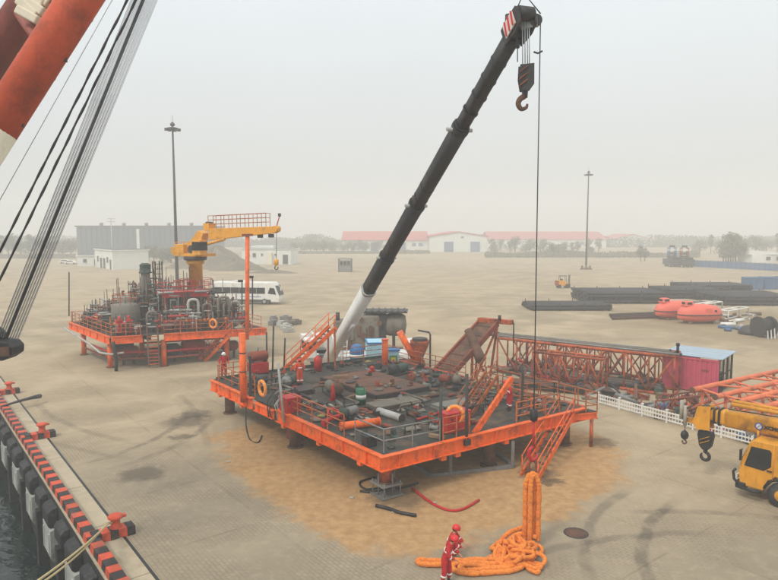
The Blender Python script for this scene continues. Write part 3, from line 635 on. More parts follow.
# landing at the right-hand corner, a little lower, with dense handrails and stair to the ground
La, Lb = G(545, 416, 2.05), G(597, 411, 2.05); Lc = Lb + V1 * 3.0; Ld = La + V1 * 3.4
def up_(p, z): return Vector((p.x, p.y, z))
MB().hexa([up_(p, 1.99) for p in (La, Lb, Lc, Ld)] + [up_(p, 2.05) for p in (La, Lb, Lc, Ld)]).obj('landing_plate', 'deck', deck1)
for p, q in ((La, Lb), (Lb, Lc)): MB().ibeam(up_(p, 1.82), up_(q, 1.82), .36, .2, .03).obj('landing_girder', 'orange', deck1)
railing(deck1, [lerp(La, Lb, .78) + Z * 0, Lb - Z * 0, Lc], step=.8); railing(deck1, [La + V1 * .2, Ld, Lc], step=.8, m='orange_rail'); railing(deck1, [La - U1 * 2.2 + Z * .15, La - U1 * .1], step=.7)
for p in (lerp(La, Lb, .9), lerp(Lb, Lc, .8)): MB().tube(up_(p, 0), up_(p, 1.8), .1, 10).obj('landing_leg', 'orange_dull', deck1)
st = thing('deck_stair', 'orange stair from the deck landing down to the sand', 'stair', G(539, 480), 'stairs of the near deck')
s_top = G(574, 415, 2.0); s_bot = G(537, 481, 0.02); wv = G(553, 410, 2.0) - s_top
stair_parts(st, s_bot, s_top, wv.normalized() * .95, 9, 'orange', rail=True, depth=.3)
# handrails round the deck
railing(deck1, [P1(.2, 3.4), P1(.2, 9.4)]); railing(deck1, [P1(.2, 13.0), P1(.2, VL - .4)], step=1.1)
railing(deck1, [P1(3.6, .12), P1(5.3, .12)], m='orange_rail', step=.85); railing(deck1, [P1(.3, 2.6), P1(.3, .35), P1(3.4, .12)], m='grey_steel', step=1.7, rails=2, r=.035)
railing(deck1, [P1(8.6, .12), P1(12.0, .12)], step=1.2); railing(deck1, [P1(UL - .2, .4), P1(UL - .2, 9.0)], step=1.5)
railing(deck1, [P1(.4, VL - .15), P1(2.4, VL - .15)], step=.9)
railing(deck1, [P1(UL - .3, 9.4), P1(UL - .3, VL - .3), P1(UL - 4, VL - .15)], step=1.6, m='orange_rail')
# tall orange post at the left corner of the deck
pf = G(243.5, 397, P1Z)
ps = MB().tube(pf - Z * .3, pf + Z * 3.95, .2, 16).obj('corner_post', 'orange', deck1)
for zz in (1.55, 2.7): MB().lathe([(.215, 0), (.215, .07)], pf + Z * zz, n=16).obj('collar', 'dark_steel', ps)
MB().beam(pf + Z * 3.0, pf + Z * 3.95 + U1 * .02, .1, .1).obj('post_bracket', 'rust_brown', ps)
# diagonal orange prop rising from the right girder, and slim dark stanchions
MB().beam(G(474, 434, P1Z - .1), D(512, 378, G(474, 434, P1Z).y + 1.9), .16, .3).obj('diagonal_prop', 'orange', deck1)
for (x, y0, y1) in ((440.5, 447, 390), (466.5, 444, 374)):
    b_ = G(x, y0, P1Z - .35); mst = MB().tube(b_, D(x + .5, y1, b_.y), .075, 10).obj('stanchion', 'dark_steel', deck1)
    MB().box(b_ + Z * .1, (.36, .26, .28), .6).obj('stanchion_shoe', 'dark_steel', mst)
b_ = G(518, 425, P1Z - .3)
MB().path([b_ + Z * -.1, D(519, 415, b_.y), D(522, 402, b_.y), D(523, 375, b_.y), D(521.5, 366, b_.y)], .07, 8).obj('bent_stanchion', 'dark_steel', deck1)
b_ = G(284, 418, P1Z - .2); MB().tube(b_ - Z * .25, D(278, 363, b_.y), .07, 10).obj('grey_stanchion', 'pale_grey', deck1)
b_ = G(250.5, 398, P1Z - .1); MB().beam(b_ - Z * .2, D(250, 356, b_.y), .2, .12).obj('dark_channel', 'dark_steel', deck1)
# tangle of hydraulic lines in the gap of the left girder
for k in range(9):
    p = P1(-.15 + random.uniform(-.1, .25), 9.4 + k * .13, P1Z)
    MB().path([p - Z * .75, p + Vector((random.uniform(-.15, .15), random.uniform(-.15, .15), -.2)), p + Vector((random.uniform(-.2, .2), random.uniform(-.2, .2), .35)), p + U1 * .3 + Z * random.uniform(.5, .9)], .035, 6).obj('hydraulic_line', 'pale_grey' if k % 2 else 'dark_steel', deck1)
# stair at the far left rising off the deck
st2 = thing('access_stair', 'orange stair with handrails rising at the back left of the deck, before the white crane', 'stair', G(292, 369, P1Z), 'stairs of the near deck')
f0 = G(289, 370, P1Z); h0 = D(334, 327, f0.y + .9); w0 = V1 * -.9
stair_parts(st2, f0 + V1 * .6, h0 + V1 * .6, w0, 11, 'orange', depth=.3)
for k in (0.0, 1.0): q = h0 + V1 * .6 + w0 * k - (h0 - f0).normalized() * .15; MB().beam(up_(q, 0.02), q, .12, .12).obj('trestle_leg', 'orange_dull', st2)
# stair in the middle of the right side
st3 = thing('access_stair', 'orange-brown ladder stair leaning up over the right side of the deck', 'stair', G(468, 420, P1Z), 'stairs of the near deck')
f0 = G(470, 417, P1Z); h0 = D(498, 375, f0.y + 1.9)
stair_parts(st3, f0, h0, V1 * .95, 9, 'orange_rail', depth=.22)
for k in (0.0, 1.0): q = h0 + V1 * .95 * k; MB().beam(up_(q, P1Z + .01), q, .1, .1).obj('trestle_leg', 'orange_rail', st3)
# ---------------------------------------------------------------- things standing on the near deck
lifebuoy(P1(-.02, 11.6, 3.05) + Z * 0, (-1, -.75, 0), 'orange lifebuoy on the rail beside the tall orange corner post', .42)
lifebuoy(G(455, 425, P1Z + .3) + Z * .55, (-.3, -1, .1), 'orange lifebuoy on the rail beside the red locker, near the dark stanchions', .4)
drum(G(361, 404, P1Z + .005), 'green oil drum with a white band standing on the deck')
def crate(px0, px1, py, depth, h, m, name, label, cat, zb=P1Z, lid=True, ang=None):
    a = G(px0, py, zb); b = G(px1, py, zb); wdt = (b - a).length; ang = math.atan2(U1.y, U1.x) if ang is None else ang
    c = (a + b) / 2 + Vector((0, depth * .4, 0)); o = thing(name, label, cat, up_(c, zb))
    wdt *= .85
    MB().box(up_(c, zb + h * .46 + .03), (wdt, depth, h * .92), ang).obj('box_body', m, o, bevel=.015)
    if lid: MB().box(up_(c, zb + h * .965 + .03), (wdt + .05, depth + .05, h * .07), ang).obj('lid', m, o)
    rt = Matrix.Rotation(ang, 3, 'Z'); fr = rt @ Vector((0, -1, 0))
    for k in (-.3, .3): MB().box(up_(c, zb + h * .72) + fr * (depth / 2 + .02) + rt @ Vector((wdt * k, 0, 0)), (.07, .04, .13), ang).obj('latch', 'dark_steel', o)
    for k in (-.42, .42):
        for q in (-.4, .4): MB().box(up_(c, zb + .015) + rt @ Vector((wdt * k, depth * q, 0)), (.08, .08, .03), ang).obj('foot', 'dark_steel', o)
    return o
crate(280, 299, 413, .9, .85, 'red', 'tool_chest', 'red steel tool chest at the left edge of the deck', 'tool chest')
crate(437, 473, 432, .7, 1.0, 'red', 'equipment_locker', 'long red locker behind the lifebuoy on the right side of the deck', 'locker')
crate(362, 376, 447, .5, .5, 'black', 'junction_box', 'black junction box at the near corner of the deck', 'box')
# air compressor: red receiver over a red skid
c = G(261, 375, P1Z); o = thing('air_compressor', 'red compressor with cylindrical receiver near the left corner of the deck', 'compressor', c)
MB().box(c + Z * .5 + V1 * .4, (1.25, .9, .75), .6).obj('skid_body', 'red', o, bevel=.03)
MB().lathe([(.05, -.75), (.3, -.68), (.36, -.55), (.36, .55), (.3, .68), (.05, .75)], c + Z * 1.3 + V1 * .4, U1, 18).obj('receiver', 'rust_red', o)
for k in (-.5, .5): MB().box(c + Z * .94 + V1 * .4 + U1 * k, (.1, .6, .2), .6).obj('saddle', 'dark_steel', o); MB().box(c + Z * .06 + V1 * .4 + U1 * k, (.16, .95, .12), .6).obj('skid_rail', 'dark_steel', o)
MB().tube(c + Z * 1.6 + V1 * .4, c + Z * 1.95 + V1 * .4, .05, 8).obj('relief_valve', 'grey_steel', o)
# cylinder and cones
def gas_bottle(p, label, h=1.2, r=.2):
    o = thing('gas_bottle', label, 'gas bottle', p); MB().lathe([(r, 0), (r, h * .72), (r * .8, h * .82), (r * .4, h * .9), (r * .3, h * .95)], p, n=16).obj('bottle', 'red', o)
    MB().lathe([(.09, 0), (.09, .12), (.06, .16)], Vector(p) + Z * h * .95, n=12).obj('valve_cap', 'white', o)
gas_bottle(G(318, 371, P1Z), 'stout red pressure bottle at the back of the deck beside the stair', 1.2, .3)
p = G(333, 400, P1Z); o = thing('traffic_cone', 'red cone standing mid-deck left of the green drum', 'cone', p)
MB().box(p + Z * .025, (.42, .42, .05), .5).obj('base', 'red', o); MB().lathe([(.19, .05), (.12, .45), (.07, .9), (.05, .95)], p, n=14).obj('cone_body', 'red', o)
p = G(372, 376, P1Z); o = thing('fire_hydrant', 'small red hydrant standing on the back part of the deck', 'hydrant', p)
MB().lathe([(.2, 0), (.2, .06), (.12, .08), (.12, .5), (.17, .52), (.15, .66), (.03, .74)], p, n=14).obj('body', 'red', o); MB().tube(p + Z * .38 - U1 * .26, p + Z * .38 + U1 * .26, .07, 10).obj('outlet', 'red', o)
# orange pipe spool and red valve at the left rail
a, b = G(341, 431, P1Z) + Z * .25, G(379, 426, P1Z) + Z * .25
o = thing('pipe_spool', 'short thick orange pipe spool lying near the left rail', 'pipe', (a + b) / 2 - Z * .25)
MB().tube(a, b, .2, 16).obj('pipe', 'orange', o)
for q in (a, b): MB().tube(q - (b - a).normalized() * .03, q + (b - a).normalized() * .03, .23, 16).obj('flange', 'orange', o)
p = G(334, 424, P1Z); o = thing('red_valve', 'bright red valve assembly leaning at the left rail', 'valve', p)
MB().tube(p + U1 * -.7 + Z * .22, p + U1 * .7 + V1 * .15 + Z * .4, .12, 12).obj('valve_body', 'red', o)
MB().torus(p + Z * .62, .3, .045, (.3, -.4, 1), 18, 6).obj('handwheel', 'red', o); MB().tube(p + Z * .3, p + Z * .64, .04, 8).obj('stem', 'dark_steel', o)
for k in (-.6, .62): MB().box(p + U1 * k + V1 * (.08 if k > 0 else 0) + Z * .12, (.14, .34, .24), .6).obj('foot', 'red', o)
p = G(360, 412, P1Z); tag(MB().path(catmull([p + U1 * -.5 + Z * .08, p + V1 * .3 + Z * .1, p + U1 * .4 + Z * .08, p + U1 * .2 - V1 * .4 + Z * .08], 6), .07, 8).obj('pipe_bend', 'orange_dull'), 'rusty orange pipe bend on the deck below the green drum', 'pipe')
# hatch with rust-red cover
ha = [P1(5.6, 8.2), P1(9.6, 8.2), P1(9.6, 14.4), P1(5.6, 14.4)]
o = thing('deck_hatch', 'large rust-red hatch cover in the middle of the deck', 'hatch', P1(7.6, 11.3))
for p, q in zip(ha, ha[1:] + ha[:1]): MB().beam(p + Z * .14, q + Z * .14, .09, .27).obj('coaming', 'dark_steel', o)
for k in range(3):
    b0 = 8.25 + k * 2.05; MB().hexa([P1(5.65, b0, P1Z + .2), P1(9.55, b0, P1Z + .2), P1(9.55, b0 + 2.0, P1Z + .2), P1(5.65, b0 + 2.0, P1Z + .2), P1(5.65, b0, P1Z + .3), P1(9.55, b0, P1Z + .3), P1(9.55, b0 + 2, P1Z + .3), P1(5.65, b0 + 2, P1Z + .3)]).obj('cover_panel', 'deck_hatch', o)
# stacked plates and skid in the near middle
def plate_stack(a, b, sa, sb, n, label, m='rust_brown'):
    o = thing('plate_stack', label, 'steel plates', P1(a, b), 'stacks of steel plate on the deck')
    for k in range(n): MB().box(P1(a + random.uniform(-.1, .1), b + random.uniform(-.1, .1), P1Z + .05 + k * .09), (sa * random.uniform(.9, 1), sb * random.uniform(.9, 1), .075), math.atan2(U1.y, U1.x) + random.uniform(-.04, .04)).obj('plate', m, o)
plate_stack(5.4, 6.3, 3.0, 1.3, 4, 'stack of brown steel plates before the rust-red hatch', 'grey_dusty')
plate_stack(8.3, 4.4, 2.6, 1.4, 2, 'dusty flat steel panels lying right of the plate stack', 'tank_grey')
plate_stack(2.6, 12.5, 2.0, 1.4, 3, 'low dark plates near the left side behind the cone', 'dark_steel')
# long pipes lying on the deck
def lying_pipe(p0, p1, r, m, label):
    p0 = Vector(p0) + Z * r; p1 = Vector(p1) + Z * r; o = thing('steel_pipe', label, 'pipe', (p0 + p1) / 2 - Z * r); d = (p1 - p0).normalized()
    MB().tube(p0, p1, r, 14).obj('pipe', m, o)
    for q in (p0, p1): MB().tube(q - d * .02, q + d * .025, r * 1.16, 14).obj('collar', 'dark_steel', o)
lying_pipe(G(378, 414, P1Z), G(402, 422, P1Z), .2, 'pale_grey', 'thick dusty pinkish-grey pipe lying right of the orange spool')
lying_pipe(G(336, 402, P1Z), G(364, 421, P1Z), .08, 'grey_steel', 'long slim grey pipe slanting past the red cone')
lying_pipe(G(416, 421, P1Z), G(450, 411, P1Z), .07, 'red', 'thin red pipe on the pale panels')
lying_pipe(G(300, 395, P1Z), G(338, 412, P1Z), .09, 'dark_steel', 'dark pipe lying behind the left rail')
lying_pipe(G(400, 402, P1Z), G(440, 396, P1Z), .1, 'rust_brown', 'brown pipe lying in front of the hatch')
# orange column, cabinets at the back edge
p = G(385, 365, P1Z); o = thing('orange_column', 'short thick orange column at the back corner of the deck', 'column', p)
MB().tube(p, p + Z * 1.95, .24, 16).obj('shaft', 'orange', o); MB().tube(p + Z * 1.95, p + Z * 2.0, .28, 16).obj('cap', 'orange', o); MB().tube(p, p + Z * .05, .36, 16).obj('base_plate', 'rust_brown', o)
# clutter: many small scraps, each its own object
kinds = ('scrap_pipe', 'scrap_plate', 'valve_body', 'rag_bundle', 'hose_coil', 'timber_block', 'steel_bracket', 'cable_heap')
lab = {'scrap_pipe': ('short rusty pipe offcut among the clutter on the near deck', 'pipe'), 'scrap_plate': ('small steel plate scrap lying on the near deck', 'plate'), 'valve_body': ('loose flanged valve lying in the clutter on the near deck', 'valve'),
       'rag_bundle': ('crumpled pale sack or sheet lying on the near deck', 'sack'), 'hose_coil': ('coil of dark hose lying on the near deck', 'hose'), 'timber_block': ('timber block lying on the near deck', 'timber'),
       'steel_bracket': ('welded steel bracket lying loose on the near deck', 'bracket'), 'cable_heap': ('heap of dark cable lying on the near deck', 'cable')}
def scrap(kind, p, rz, s, m):
    p = Vector(p); d = Vector((math.cos(rz), math.sin(rz), 0)); e_ = Vector((-d.y, d.x, 0)); l, cat = lab[kind]; g = 'clutter on the near deck: ' + cat
    if kind == 'scrap_pipe':
        r = .05 + .06 * s; return tag(MB().tube(p - d * .5 * s + Z * r, p + d * .5 * s + Z * r, r, 10).obj(kind, m), l, cat, g)
    if kind == 'scrap_plate':
        mb = MB(); mb.box(p + Z * .06, (.9 * s, .6 * s, .04), rz, Matrix.Rotation(rz, 3, 'Z') @ Matrix.Rotation(random.uniform(-.08, .08), 3, 'X')); mb.box(p + Z * .02, (.1, .5 * s, .04), rz); return tag(mb.obj(kind, m), l, cat, g)
    if kind == 'valve_body':
        o = thing(kind, l, cat, p, g); r = .1 * s + .05; MB().lathe([(r * 1.6, -.25), (r * 1.6, -.2), (r, -.18), (r * 1.3, 0), (r, .18), (r * 1.6, .2), (r * 1.6, .25)], p + Z * r * 1.6, d, 14).obj('body', m, o)
        MB().tube(p + Z * r * 1.6, p + Z * (r * 1.6 + .35), .04, 8).obj('stem', 'dark_steel', o); MB().torus(p + Z * (r * 1.6 + .33), .14, .02, Z, 14, 5).obj('handwheel', 'red', o); return o
    if kind == 'rag_bundle':
        mb = MB().sphere(p + Z * .0, .38 * s, 12, 6, (1, .7, .55), 0)
        for v in mb.v:
            k = random.uniform(.75, 1.2); v.x = p.x + (v.x - p.x) * k; v.y = p.y + (v.y - p.y) * k; v.z = p.z + max(0, (v.z - p.z)) * random.uniform(.6, 1.25) + .004
        return tag(mb.obj(kind, m), l, cat, g)
    if kind == 'hose_coil':
        pts = [p + Vector((math.cos(a * .6) * (.34 * s + .02 * math.sin(a * 3)), math.sin(a * .6) * .34 * s, .05 + a * .006)) for a in range(0, 34)]; return tag(MB().path(pts, .04, 6).obj(kind, m), l, cat, g)
    if kind == 'timber_block': return tag(MB().beam(p - d * .6 * s + Z * .09, p + d * .6 * s + Z * .09, .2, .17).obj(kind, m, None, .01), l, cat, g)
    if kind == 'steel_bracket':
        mb = MB(); mb.beam(p - d * .4 * s + Z * .04, p + d * .4 * s + Z * .04, .3, .06); mb.beam(p + d * .3 * s + Z * .07, p + d * .3 * s + Z * .5 * s, .3, .05, d); mb.prism([(0, 0), (.35 * s, 0), (.35 * s, .35 * s)], .03, p + d * -.05 + Z * .07, d, Z); return tag(mb.obj(kind, m), l, cat, g)
    mb = MB(); pts = [p + Vector((random.uniform(-.4, .4) * s, random.uniform(-.4, .4) * s, random.uniform(.03, .2))) for _ in range(9)]; mb.path(catmull(pts, 5), .035, 6); return tag(mb.obj(kind, m), l, cat, g)
random.seed(21)
def free(a, b): return not (5.3 < a < 9.9 and 7.9 < b < 14.7)
n_made = 0
KEEP = [G(361, 404, P1Z), G(333, 400, P1Z), G(300, 385, P1Z), G(290, 411, P1Z), G(372, 376, P1Z), G(509, 410, P1Z), G(360, 428, P1Z)]
def clear_of(a, b, d=1.0): return all((P1(a, b) - q).length > d for q in KEEP)
while n_made < 270:
    a = random.uniform(.5, UL - .5); b = random.uniform(.5, VL - .5)
    on_hatch = not free(a, b)
    if not clear_of(a, b): continue
    if on_hatch and (random.random() > .45 or not (5.9 < a < 9.3 and 8.5 < b < 14.1)): continue
    kd = random.choice(kinds + ('scrap_pipe', 'rag_bundle', 'scrap_plate', 'steel_bracket'))
    m_ = {'scrap_pipe': random.choice(('rust_brown', 'dark_steel', 'grey_steel', 'rust_red', 'green_kit')), 'scrap_plate': random.choice(('rust_brown', 'dark_steel', 'grey_dusty', 'rust_brown')), 'valve_body': random.choice(('green_kit', 'dark_steel', 'rust_red', 'grey_steel')),
          'rag_bundle': random.choice(('cloth_white', 'rust_brown', 'cloth_yellow', 'grey_dusty', 'timber', 'grey_dusty', 'deck')), 'hose_coil': 'black', 'timber_block': 'timber', 'steel_bracket': random.choice(('orange_dull', 'rust_brown', 'dark_steel', 'green_kit')), 'cable_heap': 'black'}[kd]
    scrap(kd, P1(a, b, P1Z + (.305 if on_hatch else .01)), random.uniform(0, 6.28), random.uniform(.28, .85), m_); n_made += 1
# pipe runs laid square to the deck, on low supports
random.seed(61)
for k in range(16):
    a0, b0 = random.uniform(.8, UL - 3.5), random.uniform(.9, VL - 4); L1, L2 = random.uniform(1.2, 3.2), random.uniform(.8, 2.6); r = random.choice((.04, .05, .07)); zz = P1Z + .34 + .1 * (k % 4)
    if 4.0 < a0 < 9.8 and 6.5 < b0 < 14.6: a0 = random.uniform(.6, 2.0); L1 = 1.2 + k % 3 * .5
    if not all(clear_of(a0 + L1 * q, b0 + 0, .8) and clear_of(a0 + L1, b0 + L2 * q, .8) for q in (0, .25, .5, .75, 1)): continue
    pr_ = MB().path([P1(a0, b0, P1Z + .02), P1(a0, b0, zz - .08), P1(a0 + .08, b0, zz), P1(a0 + L1 - .08, b0, zz), P1(a0 + L1, b0 + .08, zz), P1(a0 + L1, b0 + L2, zz), P1(a0 + L1, b0 + L2 + .08, zz - .08), P1(a0 + L1, b0 + L2 + .08, P1Z + .02)], r, 8).obj('pipe_run', random.choice(('dark_steel', 'grey_dusty', 'rust_brown', 'green_kit', 'grey_steel')), deck1)
    for q in (.3, .7): MB().beam(P1(a0 + L1 * q, b0), P1(a0 + L1 * q, b0, zz - r), .05, .05).obj('pipe_support', 'dark_steel', pr_); MB().lathe([(r * 1.9, -.03), (r * 1.9, .03)], P1(a0 + L1 * q + .15, b0, zz), U1, 10).obj('flange', 'dark_steel', pr_)
# hatch-side machinery: winch / pump skids
def pump_skid(p, rz, label, m1, m2, s=1.0):
    o = thing('pump_skid', label, 'pump', p, 'machinery units on the near deck'); p = Vector(p); d = Vector((math.cos(rz), math.sin(rz), 0)); e_ = Vector((-d.y, d.x, 0))
    for k in (-.3, .3): MB().beam(p - d * .85 * s + e_ * k * s + Z * .07, p + d * .85 * s + e_ * k * s + Z * .07, .1, .14).obj('skid_rail', 'dark_steel', o)
    MB().lathe([(.2 * s, -.38 * s), (.27 * s, -.34 * s), (.27 * s, .34 * s), (.2 * s, .38 * s)], p + d * .4 * s + Z * (.14 + .28 * s), d, 16).obj('motor', m1, o)
    MB().lathe([(.14 * s, -.3 * s), (.32 * s, -.2 * s), (.32 * s, .1 * s), (.12 * s, .2 * s)], p - d * .4 * s + Z * (.14 + .33 * s), d, 16).obj('pump_casing', m2, o)
    MB().tube(p - d * .45 * s + Z * .4 * s, p - d * .45 * s + Z * .95 * s, .09 * s, 10).obj('discharge_pipe', m2, o)
    MB().box(p + Z * (.14 + .1 * s), (1.2 * s, .35 * s, .2 * s), rz).obj('bed', 'dark_steel', o)
pump_skid(P1(1.6, 15.8), .4, 'pump skid with dark motor behind the tall orange post', 'dark_steel', 'grey_dusty')
pump_skid(P1(3.2, 14.2), 1.2, 'green pump skid beside the standing worker in orange', 'green_kit', 'grey_steel')
pump_skid(P1(4.2, 10.6), 2.0, 'dusty pump skid left of the hatch', 'grey_dusty', 'rust_brown', 1.2)
pump_skid(P1(10.9, 13.0), .8, 'pump skid right of the hatch near the ramp', 'green_kit', 'dark_steel', 1.1)
pump_skid(P1(11.6, 8.4), 2.6, 'rusty pump skid on the right side of the deck', 'rust_red', 'grey_dusty')
pump_skid(P1(2.0, 5.8), .9, 'low grey pump skid near the left rail and tool chest', 'grey_steel', 'green_kit', .9)
# vertical slim poles near the left corner
for (x, y0, y1, k) in ((267, 372, 332, 0), (272.5, 375, 326, 1), (284, 368, 338, 2)):
    b_ = G(x, y0, P1Z); tag(MB().tube(b_, D(x + (1 if k else -.5), y1, b_.y), .06, 8).tube(b_, b_ + Z * .05, .2, 10).obj('vent_pole', 'dark_steel'), ('leftmost dark pole behind the red compressor', 'tallest dark pole behind the red compressor', 'dark leaning pole between compressor and access stair')[k], 'pole', 'poles at the left corner of the deck')
# people on this deck
person(G(300, 385, P1Z + .012), R(200), 'worker in orange coverall and helmet standing near the access stair on the deck', 'stand', 'coverall_orange', 'helmet_red')
person(G(509, 410, P1Z + .012), R(-60), 'worker in red coverall behind the diagonal prop at the right side of the deck', 'lean', 'coverall_red', 'helmet_red', h=1.8)
person(G(224, 377, P1Z + .012), R(30), 'worker in red and dark clothes with white helmet at the left corner of the deck', 'stand', 'coverall_red', 'helmet_white', bands=False)
# under the deck: stand of rods below the near leg, grey portal skid, hoses
p = P1(.75, .75, 0); o = thing('support_stand', 'grey rod support stand under the near corner of the deck', 'support', p)
MB().box(p + Z * .58, (1.1, 1.1, .07), .6).obj('top_plate', 'grey_steel', o); MB().box(p + Z * .05, (1.2, 1.2, .05), .6).obj('bottom_plate', 'grey_steel', o)
for i in (-1, 0, 1):
    for j in (-1, 0, 1):
        if i or j: MB().tube(p + U1 * i * .45 + V1 * j * .45, p + U1 * i * .45 + V1 * j * .45 + Z * (1.15 if (i + j) % 2 else .72), .035, 8).obj('rod', 'grey_steel', o)
o = thing('grey_skid_frame', 'grey pipe skid frame standing under the right side of the deck', 'frame', G(470, 472))
fa, fb, fc, fd = G(432, 477), G(514, 468), G(395, 456), G(486, 447)
for a, b in ((fa, fb), (fa, fc), (fc, fd), (fb, fd)): MB().beam(a + Z * .1, b + Z * .1, .16, .18).obj('runner', 'grey_steel', o)
for q in (lerp(fa, fb, .22), lerp(fa, fb, .98), lerp(fc, fd, .2), lerp(fc, fd, .9)): MB().beam(q + Z * .19, q + Z * 1.45, .16, .16).obj('upright', 'grey_steel', o)
crate(287, 300, 441, .8, .9, 'rust_red', 'red_pump_box', 'dull red machinery box in the shade under the left girder', 'box', zb=0.0)
def hose(pts, r, m, label): return tag(MB().path(catmull([Vector(p) + Z * r for p in pts], 8), r, 8).obj('hose', m), label, 'hose')
hose([G(412, 489), G(430, 503), G(448, 511), G(463, 510), G(479, 501)], .06, 'red', 'red hose curving over the sand before the near corner')
hose([G(376, 507), G(388, 510), G(400, 514), G(416, 517)], .08, 'black', 'short black hose lying on the sand before the near corner')
hose([G(360, 492), G(375, 493), G(390, 490), G(405, 488), G(418, 484)], .06, 'black', 'black cable lying under the near corner leg')
hose([G(376, 478), G(360, 483), G(366, 490), G(384, 487), G(380, 481)], .05, 'black', 'looped black cable beside the support stand')
hose([G(246, 408, 1.6), G(246, 425, .8), G(250, 440), G(258, 443), G(262, 436)], .04, 'black', 'thin black cable hanging from the left girder to the sand')
for i, (x, y) in enumerate(((352, 498), (434, 503), (394, 512), (228, 462))):
    tag(scrap('rag_bundle', G(x, y), i, .35, 'cloth_white'), 'small pale scrap of litter on the sand before the deck', 'litter', 'litter on the sand')
# ================================================================ MOBILE CRANE with the black telescopic boom
def rbeam(mb, a, b, w, h, w2=None, h2=None, up=(0, 0, 1), n=3, cr=.32):
    """rounded-rectangle hollow-section look, tapered from a to b"""
    a = Vector(a); b = Vector(b); d = (b - a).normalized(); x = d.cross(Vector(up)).normalized(); y = x.cross(d)
    w2 = w2 or w; h2 = h2 or h; rings = []
    for p, ww, hh in ((a, w, h), (b, w2, h2)):
        c = cr * min(ww, hh); ring = []
        for sx_, sy_, a0 in ((1, 1, 0), (-1, 1, 90), (-1, -1, 180), (1, -1, 270)):
            for k in range(n + 1):
                t = R(a0 + 90 * k / n); ring.append(p + x * (sx_ * (ww / 2 - c) + c * math.cos(t)) + y * (sy_ * (hh / 2 - c) + c * math.sin(t)))
        rings.append(ring)
    k = len(rings[0]); mb.add(rings[0] + rings[1], [(i, (i + 1) % k, k + (i + 1) % k, k + i) for i in range(k)] + [tuple(range(k - 1, -1, -1)), tuple(range(k, 2 * k))], [True] * k + [False, False])
    return mb
B0 = D(322, 371, 56.5); BT = D(513, 36, 24.9)
def proj_y(p):
    dz = p.z - CAM_H; Fw = p.y * math.cos(PITCH) - dz * math.sin(PITCH); return 290 - F_PX * (p.y * math.sin(PITCH) + dz * math.cos(PITCH)) / Fw
def on_boom(py):
    lo, hi = 0.0, 1.0
    for _ in range(50):
        md = (lo + hi) / 2
        if proj_y(lerp(B0, BT, md)) > py: lo = md
        else: hi = md
    return lerp(B0, BT, lo)
crane = thing('mobile_crane', 'white mobile crane with long black telescopic boom behind the near deck', 'crane', up_(B0, 0))
bd = (BT - B0).normalized()
cuts = [B0, on_boom(290), on_boom(258), on_boom(206), on_boom(130), BT]
wd = [.86, .8, .74, .67, .55]
boom = rbeam(MB(), cuts[0], cuts[1], .88, .96).obj('boom_base_section', 'white', crane)
for k in range(1, 5):
    sct = rbeam(MB(), cuts[k] - bd * .3, cuts[k + 1], wd[k], wd[k] * 1.1).obj('boom_section', 'boom_black', crane)
    cl = rbeam(MB(), cuts[k] - bd * .02, cuts[k] + bd * .22, wd[k - 1] * 1.08, wd[k - 1] * 1.18).obj('boom_collar', 'pale_grey' if k == 1 else 'boom_black', sct)
    xs = bd.cross(Z).normalized(); ys = xs.cross(bd)
    MB().box(cuts[k] + ys * wd[k] * .72 + bd * .1, (.3, .25, .2), 0).obj('cable_guide', 'dark_steel', sct)
    if k > 1: MB().tube(cuts[k] - xs * .62, cuts[k] + xs * .62, .09, 8).obj('locking_pin', 'pale_grey', sct)
# folds of the black boom sleeve
for k in range(22):
    p = lerp(cuts[1], cuts[5], (k + .6) / 23); wv_ = .78 - .22 * k / 22
    rbeam(MB(), p, p + bd * .1, wv_ * 1.05, wv_ * 1.13).obj('sleeve_fold', 'boom_black', crane)
# boom head
xs = bd.cross(Z).normalized(); ys = xs.cross(bd)
HPoly = [(-.15, -.34), (.6, -.5), (1.05, -.42), (1.2, .05), (1.05, .34), (.2, .42), (-.15, .36)]
head = MB().prism(HPoly, .06, BT - xs * .36, bd, ys).prism(HPoly, .06, BT + xs * .3, bd, ys).obj('boom_head', 'dark_steel', crane)
MB().prism([(0, -.3), (.75, -.3), (.75, .3), (0, .3)], .04, BT + bd * .1 + xs * .38, bd, ys).obj('striped_plate', 'white', head)
for k in range(3): MB().beam(BT + bd * (.2 + .26 * k) + xs * .43 - ys * .28, BT + bd * (.32 + .26 * k) + xs * .43 + ys * .28, .03, .11, xs).obj('red_stripe', 'sticker_red', head)
for q in (.15, 1.0):
    MB().tube(BT + bd * q - xs * .3 + ys * .05, BT + bd * q + xs * .3 + ys * .05, .26, 18).obj('sheave', 'dark_steel', head)
# short runner jib towards the right, with its own sheave
AUX = D(540.5, 19, 24.15)
MB().beam(BT + bd * .6 - ys * .1, AUX - Vector((.1, 0, .1)), .16, .34).obj('runner_arm', 'pale_grey', head)
MB().tube(AUX - Vector((.16, 0, .05)) - Vector((0, .06, 0)), AUX - Vector((.16, 0, .05)) + Vector((0, .06, 0)), .22, 16).obj('runner_sheave', 'dark_steel', head)
MB().path([BT + ys * .55, BT + bd * 1.3 + ys * .75, AUX + Z * .18], .025, 6).obj('hoist_line', 'wire', head)
MB().tube(BT + ys * .6, BT + ys * .6 + Z * .35, .16, 12).obj('anemometer', 'dark_steel', head)
